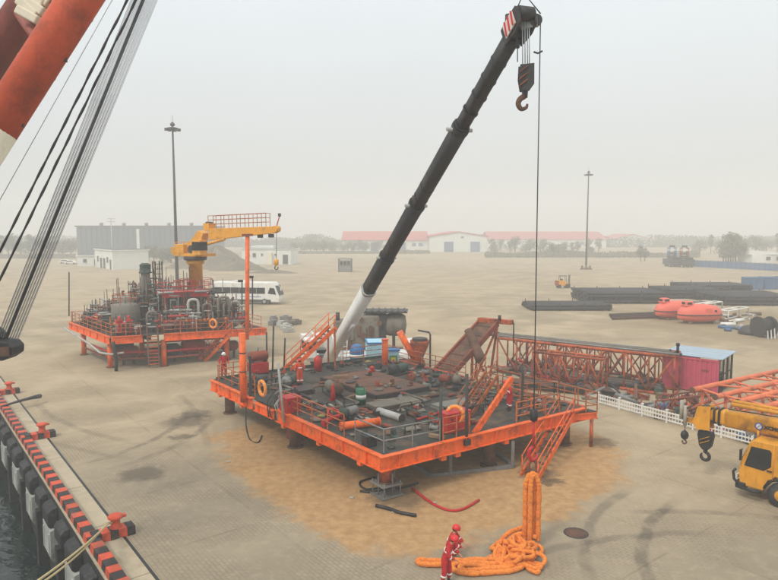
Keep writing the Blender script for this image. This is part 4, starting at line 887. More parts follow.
# main hook block hanging under the head
hb = D(523.5, 66, 24.4)
hk = thing('hook_block', 'main hook block with orange stripes hanging under the black boom tip', 'hook block', hb - Z * 1.6)
for k in (-.3, -.12, .06, .2): MB().tube(BT + bd * .9 + Vector((k * .5 + .1, 0, -.2)), hb + Vector((k * .5 + .12, .0, -.05)), .02, 6).obj('reeving_line', 'wire_pale', hk)
for s_ in (-1, 1): MB().prism([(-.24, 0), (.27, .05), (.28, -.7), (.1, -.95), (-.18, -.92), (-.26, -.5)], .05, hb + Vector((.08, s_ * .17 - .02, 0)), (1, 0, 0), (0, 0, 1)).obj('cheek_plate', 'dark_steel', hk)
for k in range(3): MB().beam(hb + Vector((-.2, -.245, -.3 - .24 * k)), hb + Vector((.1, -.245, -.06 - .24 * k)), .02, .13, (0, 1, 0)).obj('painted_stripe', 'orange_dull', hk)
MB().tube(hb + Vector((.1, -.15, -.35)), hb + Vector((.1, .15, -.35)), .25, 16).obj('block_sheave', 'dark_steel', hk)
MB().tube(hb + Vector((.08, 0, -.9)), hb + Vector((.06, 0, -1.15)), .11, 10).obj('hook_shank', 'dark_steel', hk)
hkp = catmull([hb + Vector((.06, 0, -1.1)), hb + Vector((-.1, 0, -1.2)), hb + Vector((-.17, 0, -1.38)), hb + Vector((-.06, 0, -1.56)), hb + Vector((.12, 0, -1.52)), hb + Vector((.17, 0, -1.38))], 5); MB().path(hkp, [.11 - .07 * (i / (len(hkp) - 1)) ** 2 for i in range(len(hkp))], 10).obj('hook', 'rust_brown', hk)
MB().path([D(517.5, 33, 24.5), D(517.5, 44, 24.5), D(517.5, 62, 24.5)], .02, 6).obj('limit_chain', 'wire', hk)
MB().box(D(517.5, 44, 24.5), (.14, .14, .3)).obj('limit_weight', 'black', hk)
# auxiliary hoist line down to the sling
CH = G(531, 546); LT = Vector((CH.x, CH.y, 0))
ln = thing('hoist_wire', 'thin vertical hoist wire from the boom tip to the orange sling', 'wire', LT + Z * 3.6)
wtop = AUX - Vector((0, 0, .08)); wbot = LT + Z * 5.2
MB().tube(wtop, wbot, .022, 6).obj('wire', 'wire', ln)
MB().lathe([(.05, 0), (.14, .05), (.17, .2), (.14, .44), (.06, .5)], LT + Z * 5.0, n=14).obj('overhaul_weight', 'black', ln)
MB().tube(LT + Z * 4.0, LT + Z * 5.02, .045, 10).obj('swivel', 'red', ln)
MB().path([LT + Z * 4.02, LT + Vector((-.13, 0, 3.88)), LT + Vector((-.17, 0, 3.66)), LT + Vector((-.04, 0, 3.46)), LT + Vector((.14, 0, 3.54)), LT + Vector((.18, 0, 3.72))], [.07, .085, .09, .085, .065, .04], 8).obj('hook', 'red', ln)
lim = D(538, 52, 24.15); MB().path([lim + Vector((-.16, 0, 0)), lim + Vector((0, 0, -.05)), lim + Vector((.16, 0, .03))], .035, 6).obj('limit_ring', 'black', ln)
MB().path([LT + Z * 3.5, LT + Vector((-.13, 0, 3.3)), LT + Vector((-.11, .0, 2.75)), LT + Vector((.11, 0, 2.75)), LT + Vector((.13, 0, 3.3)), LT + Vector((.02, 0, 3.5))], .035, 8).obj('shackle', 'rust_red', ln)
# crane body: turret, counterweight, cab, carrier, wheels, ram
rzc = math.atan2(bd.y, bd.x); fw = Vector((math.cos(rzc), math.sin(rzc), 0)); sd2 = Vector((-fw.y, fw.x, 0)); c0 = up_(B0, 0)
for s_ in (-1, 1):
    MB().prism([(-2.6, 1.5), (1.9, 1.5), (1.7, 2.2), (.7, 3.3), (-.5, 3.5), (-2.6, 2.6)], .12, c0 + sd2 * s_ * .85, fw, Z).obj('turret_side', 'white', crane)
MB().box(c0 - fw * 2.9 + Z * 2.1, (1.2, 2.6, 1.3), rzc).obj('counterweight', 'white', crane, bevel=.06)
MB().box(c0 - fw * .3 + Z * 1.4, (3.4, 1.6, .3), rzc).obj('turret_floor', 'grey_steel', crane)
cb = MB().box(c0 + fw * 1.6 - sd2 * 1.5 + Z * 2.3, (1.7, .95, 1.6), rzc, taper=.93).obj('operator_cab', 'white', crane, bevel=.05)
MB().box(c0 + fw * 1.62 - sd2 * 1.5 + Z * 2.55, (1.74, .99, .7), rzc, taper=.97).obj('window', 'glass_dark', cb)
rp = lerp(B0, cuts[1], .72) - ys * .55
MB().tube(c0 + fw * 2.2 + Z * 1.7, lerp(c0 + fw * 2.2 + Z * 1.7, rp, .6), .22, 14).obj('luffing_ram', 'pale_grey', crane); MB().tube(lerp(c0 + fw * 2.2 + Z * 1.7, rp, .58), rp, .14, 12).obj('ram_rod', 'white', crane)
ca = Vector((math.cos(.15), math.sin(.15), 0)); cs = Vector((-ca.y, ca.x, 0)); cc = c0 + ca * 3.7
MB().box(cc + Z * 1.15, (11.0, 2.6, .4), .15).obj('carrier_chassis', 'white', crane, bevel=.03); MB().tube(c0 + Z * 1.3, c0 + Z * 1.55, .9, 24).obj('slew_ring', 'dark_steel', crane)
cabc = MB().box(cc + ca * 4.7 + Z * 1.85, (1.6, 2.5, 1.1), .15, taper=.93).obj('carrier_cab', 'white', crane, bevel=.05); MB().box(cc + ca * 4.75 + Z * 2.05, (1.62, 2.52, .5), .15, taper=.97).obj('window', 'glass_dark', cabc)
for x in (-4.2, -2.9, 2.6, 3.9):
    for s_ in (-1, 1):
        wl = MB().lathe([(.3, -.18), (.52, -.16), (.55, 0), (.52, .16), (.3, .18)], cc + ca * x + cs * s_ * 1.1 + Z * .55, cs, 18).obj('wheel', 'rubber', crane); MB().tube(cc + ca * x + cs * s_ * 1.2 + Z * .55, cc + ca * x + cs * s_ * 1.31 + Z * .55, .26, 12).obj('hub', 'pale_grey', wl)
for x in (-3.6, 1.4):
    for s_ in (-1, 1):
        og = MB().beam(cc + ca * x + cs * s_ * 1.0 + Z * .8, cc + ca * x + cs * s_ * 2.9 + Z * .8, .25, .25).obj('outrigger', 'white', crane); MB().tube(cc + ca * x + cs * s_ * 2.9 + Z * .05, cc + ca * x + cs * s_ * 2.9 + Z * .95, .1, 10).tube(cc + ca * x + cs * s_ * 2.9, cc + ca * x + cs * s_ * 2.9 + Z * .06, .3, 14).obj('float_pad', 'dark_steel', og)
# white ladder frame standing at the turret
o = MB()
for k in (0, .5): o.tube(c0 + fw * 3.2 + sd2 * (.9 + k) + Z * .9, c0 + fw * 3.6 + sd2 * (.9 + k) + Z * 3.1, .04, 6)
for k in range(6): o.tube(c0 + fw * (3.25 + .06 * k) + sd2 * .9 + Z * (1.1 + .36 * k), c0 + fw * (3.25 + .06 * k) + sd2 * 1.4 + Z * (1.1 + .36 * k), .03, 6)
o.obj('ladder', 'white', crane)
for k in range(4): MB().box(c0 + fw * (-1.6 + .8 * k) - sd2 * .98 + Z * (2.15 + .1 * k), (.5, .03, .28), rzc).obj('red_panel', 'sticker_red', crane)
# ================================================================ ORANGE ROUND SLING
def lump(n, r, a=.13): return [r * (1 + a * math.sin(i * 1.3 + n) * math.sin(i * .47) + random.uniform(-.06, .06)) for i in range(n)]
sl = thing('round_sling', 'bright orange round sling hanging from the hoist wire and heaped on the paving', 'sling', LT)
top = LT + Z * 2.86
r_ = .1
for k, (dx, dy) in enumerate(((-.24, .0), (-.085, -.08), (.085, .06), (.23, -.03))):
    b = LT + Vector((dx * 1.1, dy * 1.4, .25))
    pts = [b, b + Z * .8 + Vector((random.uniform(-.02, .02), 0, 0)), b + Z * 1.6 + Vector((random.uniform(-.02, .02), 0, 0)), b + Vector((dx * -.05, 0, 2.2)), top + Vector((dx * .8, dy, -.16)), top + Vector((dx * .1, dy, .02 + .02 * k))]
    cp = catmull(pts, 9); MB().path(cp, lump(len(cp), r_), 10).obj('hanging_strand', 'sling', sl)
MB().torus(top - Z * .1, .17, r_, (0, 1, 0), 16, 10, -.2, math.pi + .2).obj('top_loop', 'sling', sl)
random.seed(5)
HP = G(522, 562)
# heap: interlocked elongated loops, like a hand-shortened chain of sling
for k in range(30):
    an_ = random.uniform(0, math.pi); rr = random.uniform(0, .8) ** .7; ph = random.uniform(0, 6.28)
    c = HP + Vector((rr * math.cos(ph) * 1.05, .25 + rr * math.sin(ph) * 1.1, .1 + max(0, .62 - rr * .6) * (k / 29)))
    d = Vector((math.cos(an_), math.sin(an_), random.uniform(-.15, .15))); e_ = Vector((-d.y, d.x, random.uniform(-.5, .6))); Lh, Wh = random.uniform(.3, .46), random.uniform(.17, .25)
    pts = [c + d * Lh * math.cos(t) + e_ * Wh * math.sin(t) + Z * .04 * math.sin(2 * t) for t in [i * math.pi / 13 for i in range(26)]]
    for p in pts: p.z = max(p.z, .1)
    MB().path(pts, lump(26, .078, .1), 9, closed=True).obj('sling_loop', 'sling', sl)
# big bight at the left of the heap and the flat loop lying to the left
def ground_strand(pp, n='ground_strand', r=.1): cp = catmull([Vector(p) + Z * r for p in pp], 9); MB().path(cp, lump(len(cp), r), 10).obj(n, 'sling', sl)
def hz(p, z): return Vector((p.x, p.y, z))
ground_strand([G(496, 562), hz(G(499, 550), .12), hz(G(508, 541), .22), hz(G(520, 538), .3), hz(G(529, 537), .34), hz(LT, .3)])
ground_strand([G(503, 565), hz(G(505, 555), .15), hz(G(513, 546), .28), hz(G(524, 545), .36), hz(LT + Vector((.2, -.1, 0)), .3)])
ground_strand([G(500, 563), G(480, 562), G(455, 563), G(430, 563), G(420, 562), G(418, 564.5), G(424, 566.5), G(436, 567), G(450, 566)])
ground_strand([hz(G(524, 569), .05), G(512, 573), G(490, 575), G(472, 576), G(458, 574), G(452, 570), G(457, 566), G(475, 565), G(495, 566.5), G(512, 568), hz(G(520, 564), .1)])
ground_strand([hz(G(522, 568), .1), G(510, 570), G(488, 571.5), G(470, 573), G(460, 571.5), hz(G(464, 568.5), .06), G(480, 568.5), G(500, 570), hz(G(516, 568), .08)])
# ---------------------------------------------------------------- people at the sling
person(G(446.5, 583.5), R(62), 'worker in red coverall standing at the left end of the orange sling, nearest person', 'lean', 'coverall_red', 'helmet_red', h=1.86)
person(G(451, 557), R(75), 'worker in red and white crouching behind the standing worker by the sling', 'squat', 'coverall_red', 'helmet_red', h=1.95)
# ================================================================ THINGS BEHIND THE NEAR DECK
def container(px0, px1, pyb, h, dep, m, name, label, cat, ang=0.0, rim=None, ribs=8, zb=0.0):
    a = G(px0, pyb, zb); b = G(px1, pyb, zb); wdt = (b - a).length; c = (a + b) / 2 + Vector((0, dep / 2, 0)); o = thing(name, label, cat, up_(c, zb))
    MB().box(up_(c, zb + h / 2), (wdt, dep, h - .04), ang).obj('shell', m, o, bevel=.02)
    rt = Matrix.Rotation(ang, 3, 'Z')
    for k in range(ribs):
        x = wdt * ((k + .5) / ribs - .5)
        for s_ in (-1, 1): MB().box(up_(c, zb + h / 2) + rt @ Vector((x, s_ * (dep / 2 + .02), 0)), (wdt / ribs * .45, .06, h * .84), ang).obj('corrugation', m, o)
    for s_ in (-1, 1):
        for z_ in (.06, h - .05): MB().box(up_(c, zb + z_) + rt @ Vector((0, s_ * (dep / 2 + .03), 0)), (wdt + .06, .1, .12), ang).obj('rail', rim or m, o)
    for s_ in (-1, 1): MB().box(up_(c, zb + h - .05) + rt @ Vector((s_ * (wdt / 2 + .0), 0, 0)), (.1, dep + .06, .13), ang).obj('end_rail', rim or m, o)
    return o
container(366, 386, 374, 2.75, 2.2, 'pale_blue', 'tool_container', 'pale blue box container with blue rim behind the deck', 'container', 0.12, 'blue', 5)
p = G(357, 375); o = thing('water_tank', 'blue plastic tank with white belt behind the deck, left of the pale blue container', 'tank', p)
MB().box(p + Z * .5, (1.0, 1.0, 1.0), .1).obj('pallet_base', 'grey_dusty', o); MB().lathe([(.6, 1.0), (.63, 1.2), (.6, 1.5), (.63, 1.9), (.6, 2.3), (.4, 2.6), (.2, 2.68)], p, n=20).obj('tank_shell', 'blue', o); MB().lathe([(.645, 1.6), (.645, 1.85)], p, n=20).obj('belt', 'white', o)
# cabinet with coloured placard
p = G(402, 366, P1Z - .2); o = thing('notice_cabinet', 'pale grey-blue cabinet with coloured square placard at the back of the deck', 'cabinet', up_(p, 0) + V1 * 1.2); p = up_(p, 0) + V1 * 1.2
MB().box(p + Z * 1.55, (1.0, .7, 3.0), .1).obj('cabinet_body', 'pale_blue', o, bevel=.02); MB().box(p + Z * 3.1, (1.15, .85, .12), .1).obj('canopy', 'blue', o)
f_ = Matrix.Rotation(.1, 3, 'Z'); MB().box(p + f_ @ Vector((.05, -.365, 2.3)), (.6, .03, .8), .1).obj('placard', 'sticker_green', o); MB().box(p + f_ @ Vector((.05, -.385, 2.3)), (.36, .03, .5), .1).obj('placard_inset', 'sticker_yellow', o); MB().box(p + f_ @ Vector((.05, -.405, 2.3)), (.16, .03, .22), .1).obj('placard_mark', 'sticker_red', o)
# dusty tank truck / burner unit behind the crane
p = D(368, 345, 64); p = up_(p, 0); o = thing('machinery_unit', 'dust-covered grey machinery unit with flat dark canopy behind the crane boom', 'machinery', p)
for k in (-1, 1): MB().beam(p + Vector((-3.6, k, .2)), p + Vector((3.6, k, .2)), .3, .4).obj('skid_runner', 'dark_steel', o)
MB().box(p + Vector((-2.6, 0, 1.9)), (1.7, 2.3, 3.0), .05).obj('engine_box', 'grey_dusty', o, bevel=.15)
MB().box(p + Vector((-.3, -.05, 2.3)), (2.9, 2.4, 3.4), .05).obj('furnace_casing', 'grey_dusty', o, bevel=.22)
for k in range(5): MB().box(p + Vector((-1.5 + .6 * k, -1.3, 2.2 + .25 * (k % 2))), (.34, .2, 1.3 - .3 * (k % 2)), .05).obj('casing_rib', 'rust_brown' if k % 2 else 'grey_dusty', o)
MB().lathe([(.1, -1.1), (1.0, -.95), (1.15, -.4), (1.15, .8), (.95, 1.15), (.1, 1.3)], p + Vector((2.6, 0, 2.9)), (1, -.15, 0), 20).obj('tank', 'grey_dusty', o)
MB().box(p + Vector((1.4, 0, 2.2)), (.9, 2.0, 3.6), .0).obj('frame_box', 'dark_steel', o, bevel=.05)
cn = MB().box(p + Vector((1.8, 0, 4.3)), (4.4, 2.6, .16), -.06).obj('canopy', 'dark_steel', o)
for k in range(7): MB().beam(p + Vector((-.2 + .65 * k, -1.35, 4.42)), p + Vector((-.2 + .65 * k, 1.3, 4.42)), .16, .1).obj('canopy_rib', 'dark_steel', cn)
for (x, y, z, r) in ((-1.6, -1.1, 3.7, .3), (-.6, -1.2, 3.6, .22), (.5, -1.2, 1.4, .3), (-1.8, -1.2, 1.2, .35), (1.2, -1.1, 3.2, .25), (-.4, -1.5, 2.0, .3)): MB().tube(p + Vector((x, y - .2, z)), p + Vector((x, y + .5, z)), r, 14).obj('port', 'rust_brown', o)
MB().tube(p + Vector((-3.0, -.5, 3.3)), p + Vector((-3.0, -.5, 4.2)), .2, 12).obj('exhaust', 'dark_steel', o)
for k in (-1, 1): MB().beam(p + Vector((2.6, k * .7, .4)), p + Vector((2.6, k * .7, 2.0)), .2, .3).obj('tank_leg', 'dark_steel', o)
# orange hopper with tilted tube
p = up_(G(427, 366, P1Z - .2), 0) + V1 * 1.6; o = thing('orange_hopper', 'orange funnel hopper with slanting tube behind the deck', 'hopper', p)
MB().lathe([(.25, 1.6), (.3, 2.4), (.75, 3.5), (.78, 3.75), (.7, 3.75)], p + Vector((.5, .2, 0)), n=18).obj('funnel', 'orange_dull', o); MB().lathe([(.6, 3.7), (.62, 3.9), (.5, 3.95)], p + Vector((.5, .2, 0)), n=18).obj('funnel_cover', 'dark_steel', o)
MB().tube(p + Vector((.2, 0, 2.1)), p + Vector((-1.1, -.2, 4.5)), .26, 14).obj('slant_tube', 'orange', o)
for a_ in (0, 2.1, 4.2): MB().tube(p + Vector((.5 + .7 * math.cos(a_), .2 + .7 * math.sin(a_), 0)), p + Vector((.5 + .3 * math.cos(a_), .2 + .3 * math.sin(a_), 2.2)), .08, 8).obj('leg', 'orange_dull', o)
MB().box(p + Vector((-.4, 0, 1.3)), (1.4, 1.2, 1.7), .3).obj('drive_box', 'rust_red', o)
p = up_(G(438, 366, P1Z - .2), 0) + V1 * .9; o = tag(MB().path([p, p + Z * 4.3, p + Vector((-.1, 0, 4.5)), p + Vector((-.95, 0, 4.65))], .07, 8).tube(p, p + Z * .05, .22, 10).obj('bent_vent_pipe', 'dark_steel'), 'grey goose-neck pipe standing behind the deck by the hopper', 'pipe')
# big inclined orange ramp
rb = D(428, 366, 46); rb = up_(rb, 1.6); rt_ = D(480, 321, 49.5); dr = (rt_ - rb); wv = Vector((1.15, -1.35, 0)) * 1.0
o = thing('inclined_ramp', 'rust-orange inclined ramp frame with dark underside behind the deck', 'ramp', up_(rb, 0))
n_ = dr.cross(wv).normalized()
for k in (0, 1): MB().beam(rb + wv * k, rt_ + wv * k, .16, .42).obj('side_channel', 'rust_red', o)
MB().hexa([rb, rb + wv, rt_ + wv, rt_, rb - Z * .06, rb + wv - Z * .06, rt_ + wv - Z * .06, rt_ - Z * .06][4:] + [rb + Z * .02, rb + wv + Z * .02, rt_ + wv + Z * .02, rt_ + Z * .02]).obj('ramp_plate', 'rust_brown', o)
for k in range(6): q = lerp(rb, rt_, (k + .5) / 6); MB().beam(q, q + wv, .1, .16).obj('cross_rib', 'rust_brown', o)
MB().beam(rt_ - wv * .05 + Z * .1, rt_ + wv * 1.35 + Vector((.6, 0, .15)), .5, .34).obj('top_lip', 'orange_dull', o)
ft = rt_ + wv * 1.2; MB().lathe([(.42, 0), (.4, .3), (.28, 2.3), (.3, 2.6)], D(481, 360, 46.0), D(468, 330, 47.5) - D(481, 360, 46.0), 16).obj('brown_duct', 'rust_brown', o)
for a_, b_ in ((rt_ + wv, up_(rt_ + wv + Vector((-.6, .4, 0)), 0)), (rt_, up_(rt_ + Vector((-.3, .6, 0)), 0)), (lerp(rb, rt_, .5) + wv, up_(lerp(rb, rt_, .5) + wv, 0)), (lerp(rb, rt_, .5), up_(lerp(rb, rt_, .5), 0)), (rb, up_(rb, 0)), (rb + wv, up_(rb + wv, 0))): MB().beam(b_, a_, .16, .16).obj('leg', 'orange_dull', o)
MB().beam(up_(rt_ + wv + Vector((-.6, .4, 0)), 1.0), lerp(rb, rt_, .5) + wv, .12, .12).obj('brace', 'orange_dull', o); MB().beam(rt_ + wv - Z * .2, up_(lerp(rb, rt_, .5) + wv, .8), .12, .12).obj('brace', 'orange_dull', o)
MB().tube(rt_ + wv * 1.1 + Z * .3, rt_ + wv * 1.1 + Z * .65, .12, 10).obj('top_knob', 'dark_steel', o)
MB().path([rt_ + wv * 1.3 + Vector((.5, 0, .2)), rt_ + wv * 1.3 + Vector((.8, 0, .1)), rt_ + wv * 1.3 + Vector((.8, 0, -1.4))], .05, 8).obj('hook_pipe', 'dark_steel', o)
# ================================================================ FAR DECK (module with process plant and yellow crane)
Z2 = 3.0
A2 = up_(G(110.5, 337, Z2), 0); B2 = up_(G(70, 322, Z2), 0); C2 = up_(G(265, 328, Z2), 0)
U2 = (C2 - A2).normalized(); V2 = (B2 - A2).normalized(); UL2 = (C2 - A2).length; VL2 = (B2 - A2).length
def P2(a, b, z=Z2): return A2 + U2 * a + V2 * b + Vector((0, 0, z))
def loc2(px, py, z=Z2): return G(px, py, z)
a2 = math.atan2(U2.y, U2.x)
deck2 = thing('process_platform', 'orange framed process module on legs behind, crowded with tanks and pipework', 'platform', P2(0, 0, 0))
for i in range(5):
    for j in range(4):
        a0, a1 = UL2 * i / 5 + .02, UL2 * (i + 1) / 5 - .02; b0, b1 = VL2 * j / 4 + .02, VL2 * (j + 1) / 4 - .02
        MB().hexa([P2(a0, b0, Z2 - .06), P2(a1, b0, Z2 - .06), P2(a1, b1, Z2 - .06), P2(a0, b1, Z2 - .06), P2(a0, b0), P2(a1, b0), P2(a1, b1), P2(a0, b1)]).obj('deck_plate', 'deck', deck2)
def girder2(a, b, m='orange', h=.66): return girder(a, b, h, m, Z2, 2.4, deck2)
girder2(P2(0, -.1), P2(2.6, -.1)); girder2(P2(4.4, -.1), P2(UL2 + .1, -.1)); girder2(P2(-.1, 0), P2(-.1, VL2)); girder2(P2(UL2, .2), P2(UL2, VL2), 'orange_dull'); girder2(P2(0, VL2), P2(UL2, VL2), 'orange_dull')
for k in range(1, 4): MB().ibeam(P2(UL2 * k / 4, .2, Z2 - .35), P2(UL2 * k / 4, VL2 - .2, Z2 - .35), .5, .2, .025).obj('deck_joist', 'rust_brown', deck2)
for (a, b) in ((.4, 1.6), (.4, 9.5), (4.5, .3), (UL2 - 3.2, 1.0), (4.6, 6), (4.6, VL2 - .6), (UL2 - .8, VL2 - .6), (UL2 - .8, 6), (9.5, 6)):
    lg = MB().tube(P2(a, b, .05), P2(a, b, Z2 - .6), .24, 14).obj('leg', 'orange', deck2); MB().tube(P2(a, b, 0), P2(a, b, .06), .42, 14).obj('foot_plate', 'rust_brown', lg)
for z_, m_ in ((1.35, 'red'), (.75, 'rust_red')):
    for (p, q) in ((P2(.4, 1.6, z_), P2(4.5, .4, z_)), (P2(4.5, .3, z_), P2(UL2 - 3.2, 1.0, z_)), (P2(.4, 1.6, z_), P2(.4, 9.5, z_)), (P2(4.6, 6, z_), P2(UL2 - .8, 6, z_))): MB().tube(p, q, .1, 10).obj('bracing_pipe', m_, deck2)
# machinery slung under the deck
for (a, b, s, m_) in ((2.2, 2.4, 1.1, 'rust_red'), (5.6, 2.0, 1.2, 'dark_steel'), (8.2, 3.0, 1.4, 'red'), (11.2, 2.0, 1.0, 'rust_red'), (3.0, 7, 1.5, 'dark_steel')):
    MB().lathe([(.3 * s, -.8 * s), (.48 * s, -.6 * s), (.48 * s, .6 * s), (.3 * s, .8 * s)], P2(a, b, 1.2), U2, 14).obj('underslung_vessel', m_, deck2)
    for k in (-.4, .4): MB().beam(P2(a + k * s, b, 0.0), P2(a + k * s, b, 1.2), .14, .2).obj('vessel_saddle', 'dark_steel', deck2)
railing(deck2, [P2(2.5, .1), P2(.1, .1), P2(.1, VL2 - .2)], step=1.3); railing(deck2, [P2(4.5, .1), P2(UL2 - 3.4, .1)], step=1.3); railing(deck2, [P2(UL2 - .2, .3), P2(UL2 - .2, VL2 - .2), P2(.2, VL2 - .2)], step=1.6)
# vertical ladder in the gap of the front girder
for s_ in (0, 1): MB().beam(P2(3.0 + s_ * .9, -.25, .1), P2(3.0 + s_ * .9, -.05, Z2 + 1.0), .08, .12).obj('ladder_stile', 'rust_brown', deck2)
for k in range(9): MB().beam(P2(3.05, -.23 + .015 * k, .35 + k * .31), P2(3.85, -.23 + .015 * k, .35 + k * .31), .14, .08).obj('ladder_tread', 'orange_dull', deck2)
MB().path([P2(-.5, VL2 + .5, 2.35), P2(-.6, VL2 - 1, 2.35), P2(-.6, 4, 1.9), P2(-.6, 1.0, 1.5), P2(0, .0, 1.45), P2(.9, -.4, 1.6)], .09, 8).obj('side_pipe', 'pale_grey', deck2)
MB().path([P2(.2, -.5, 0.05), P2(.25, -.5, 1.0), P2(.15, -.4, 1.9), P2(.1, -.3, 2.6)], .16, 8).obj('hanging_hose', 'black', deck2)
# stair at the front right
st = thing('platform_stair', 'orange stair at the front of the far process module', 'stair', loc2(207, 361, 0))
sb = G(205, 361); stp = G(233, 332, Z2 - .1)
stair_parts(st, sb, stp, Vector((-.75, .65, 0)), 8, 'orange', rail=True, depth=.32)
# boom rest column
br_ = loc2(247, 333); MB().tube(br_ - Z * .6, D(247.5, 236, br_.y), .19, 14).obj('boom_rest', 'orange', deck2)
brt = D(247.5, 235, br_.y); MB().box(brt, (.9, .5, .2)).obj('rest_saddle', 'rust_red', deck2)
MB().torus(br_ + Z * .55, .42, .08, (0, -1, .5), 18, 8).obj('guide_ring', 'orange_rail', deck2)
# poles
for (x, y0, y1, nm) in ((69, 316, 272, 'corner_pole'), (95.5, 314, 299, 'vent_pole'), (90.5, 315, 304, 'vent_pole'), (242, 318, 280, 'lamp_pole'), (252.5, 318, 276, 'lamp_pole')):
    b_ = loc2(x, y0); pl = MB().tube(b_, D(x, y1, b_.y), .07, 8).obj(nm, 'dark_steel', deck2)
    if nm == 'lamp_pole': MB().box(D(x - 1.5, y1 + 1, b_.y), (.5, .3, .25)).obj('floodlight', 'black', pl)
# ---------------------------------------------------------------- equipment on the far deck
def vessel(name, p, r, h, m, label, cat='tank', cap='dome', group=None, ring=True):
    o = thing(name, label, cat, p, group); p = Vector(p)
    prof = [(r, 0), (r, h)] + ([(r * .92, h + r * .22), (r * .6, h + r * .42), (.05, h + r * .5)] if cap == 'dome' else [(r * .98, h + .03), (.05, h + .12)])
    MB().lathe(prof, p, n=20).obj('shell', m, o)
    if ring:
        for q in (.3, .7): MB().lathe([(r + .02, 0), (r + .02, .06)], p + Z * h * q, n=20).obj('hoop', m, o)
    MB().tube(p + Z * h, p + Z * (h + r * .5 + .35), .08, 8).obj('nozzle', 'grey_steel', o)
    return o
tk = vessel('settling_tank', P2(2.4, 3.4), 1.25, 2.5, 'tank_grey', 'squat grey tank at the left front of the far module', cap='flat')
railing(tk, [P2(2.4, 3.4, Z2 + 2.55) + Vector((1.15 * math.cos(t), 1.15 * math.sin(t), 0)) for t in [k * math.pi / 4 for k in range(9)]], m='orange_rail', h=.9, rails=2, step=1.2)
vessel('settling_tank', P2(3.9, 6.3), 1.3, 2.9, 'tank_grey', 'second squat grey tank behind the front one on the far module', cap='flat')
vessel('small_vessel', P2(4.6, 2.6), .4, 1.5, 'pale_grey', 'small pale vessel right of the squat tank on the far module')
tc_ = D(137, 311, P2(4.6, 4.6).y); tc_ = P2(4.7, 4.7)
cl = vessel('tall_column', tc_, .42, 5.3, 'tank_grey', 'tall grey process column with green top on the far module', 'column', 'flat')
MB().lathe([(.6, 0), (.6, .1), (.5, .14), (.5, .7), (.55, .75), (.3, .95)], tc_ + Z * 5.3, n=16).obj('top_platform', 'green_kit', cl)
# dark ladder tower
tw = thing('ladder_tower', 'dark steel ladder tower beside the tall column on the far module', 'tower', P2(5.8, 4.6))
for i in (0, 1):
    for j in (0, 1): MB().beam(P2(5.5 + .6 * i, 4.4 + .6 * j), P2(5.5 + .6 * i, 4.4 + .6 * j, Z2 + 6.4), .1, .1).obj('tower_leg', 'dark_steel', tw)
for k in range(13): MB().beam(P2(5.5, 4.4, Z2 + .5 + k * .47), P2(6.1, 4.4, Z2 + .5 + k * .47), .06, .06).obj('rung', 'dark_steel', tw)
for k in range(4): MB().beam(P2(5.5, 4.4, Z2 + k * 1.5), P2(5.5, 5.0, Z2 + 1.5 + k * 1.5), .06, .06).obj('diagonal', 'dark_steel', tw)
vessel('green_vessel', P2(6.9, 3.6), .5, 2.9, 'green_kit', 'dark green vertical vessel right of the ladder tower')
vessel('green_vessel', P2(8.2, 6.2), .6, 3.4, 'green_kit', 'dark green vertical vessel left of the crane pedestal', ring=False)
# upper steel frame with red beams
fr = thing('upper_frame', 'red upper pipe frame with railings in the middle of the far module', 'frame', P2(8, 5))
fz = Z2 + 3.2
for a in (5.6, 7.6, 9.6):
    for b in (2.6, 7.4): MB().beam(P2(a, b), P2(a, b, fz), .16, .16).obj('column', 'rust_red', fr)
for b in (2.6, 7.4): MB().ibeam(P2(5.4, b, fz), P2(9.8, b, fz), .3, .16, .03).obj('beam', 'red', fr)
for a in (5.6, 7.6, 9.6): MB().ibeam(P2(a, 2.6, fz - .02), P2(a, 7.4, fz - .02), .26, .14, .03).obj('beam', 'rust_red', fr)
railing(fr, [P2(9.7, 2.7, fz + .16), P2(5.5, 2.7, fz + .16), P2(5.5, 7.3, fz + .16)], m='red', step=1.4)
for k, (b, m_) in enumerate(((3.2, 'pale_grey'), (3.6, 'red'), (4.1, 'grey_steel'), (4.7, 'pale_grey'), (5.3, 'red'))): MB().tube(P2(5.2, b, fz + .28), P2(10.0, b, fz + .28), .1 + .02 * (k % 2), 10).obj('header_pipe', m_, fr)
# inverted-U pipes and manifolds at the front
def u_pipe(a, b, h, w_, r, m, label):
    o = thing('riser_pipe', label, 'pipe', P2(a, b), 'pipe risers on the far module')
    pts = [P2(a, b, Z2 + .05), P2(a, b, Z2 + h - .3), P2(a + .1, b, Z2 + h - .08), P2(a + .3, b, Z2 + h), P2(a + w_ - .3, b, Z2 + h), P2(a + w_ - .1, b, Z2 + h - .08), P2(a + w_, b, Z2 + h - .3), P2(a + w_, b, Z2 + .05)]
    MB().path(pts, r, 10).obj('bend_pipe', m, o)
    for q in (0, w_): MB().lathe([(r * 1.8, 0), (r * 1.8, .1)], P2(a + q, b), n=12).obj('flange', 'dark_steel', o)
    for q in (0, w_): MB().lathe([(r * 1.6, 0), (r * 1.6, .08)], P2(a + q, b, Z2 + h * .55), n=12).obj('flange', m, o)
random.seed(33)
ul = 'grey inverted-U pipe riser at the front of the far module'
for (a, b, h, w_, r) in ((3.6, 1.5, 1.9, .8, .12), (4.9, 1.2, 1.5, .7, .11), (7.2, 1.4, 2.9, .9, .13), (8.6, 1.6, 2.4, .8, .11), (10.0, 1.5, 3.0, 1.0, .13), (11.4, 2.0, 2.5, .8, .1), (6.1, 1.7, 2.0, .6, .1), (9.3, 3.4, 3.6, 1.1, .14), (12.4, 2.4, 2.0, .7, .1)): u_pipe(a, b, h, w_, r, random.choice(('grey_steel', 'tank_grey', 'pale_grey', 'grey_dusty')), ul)
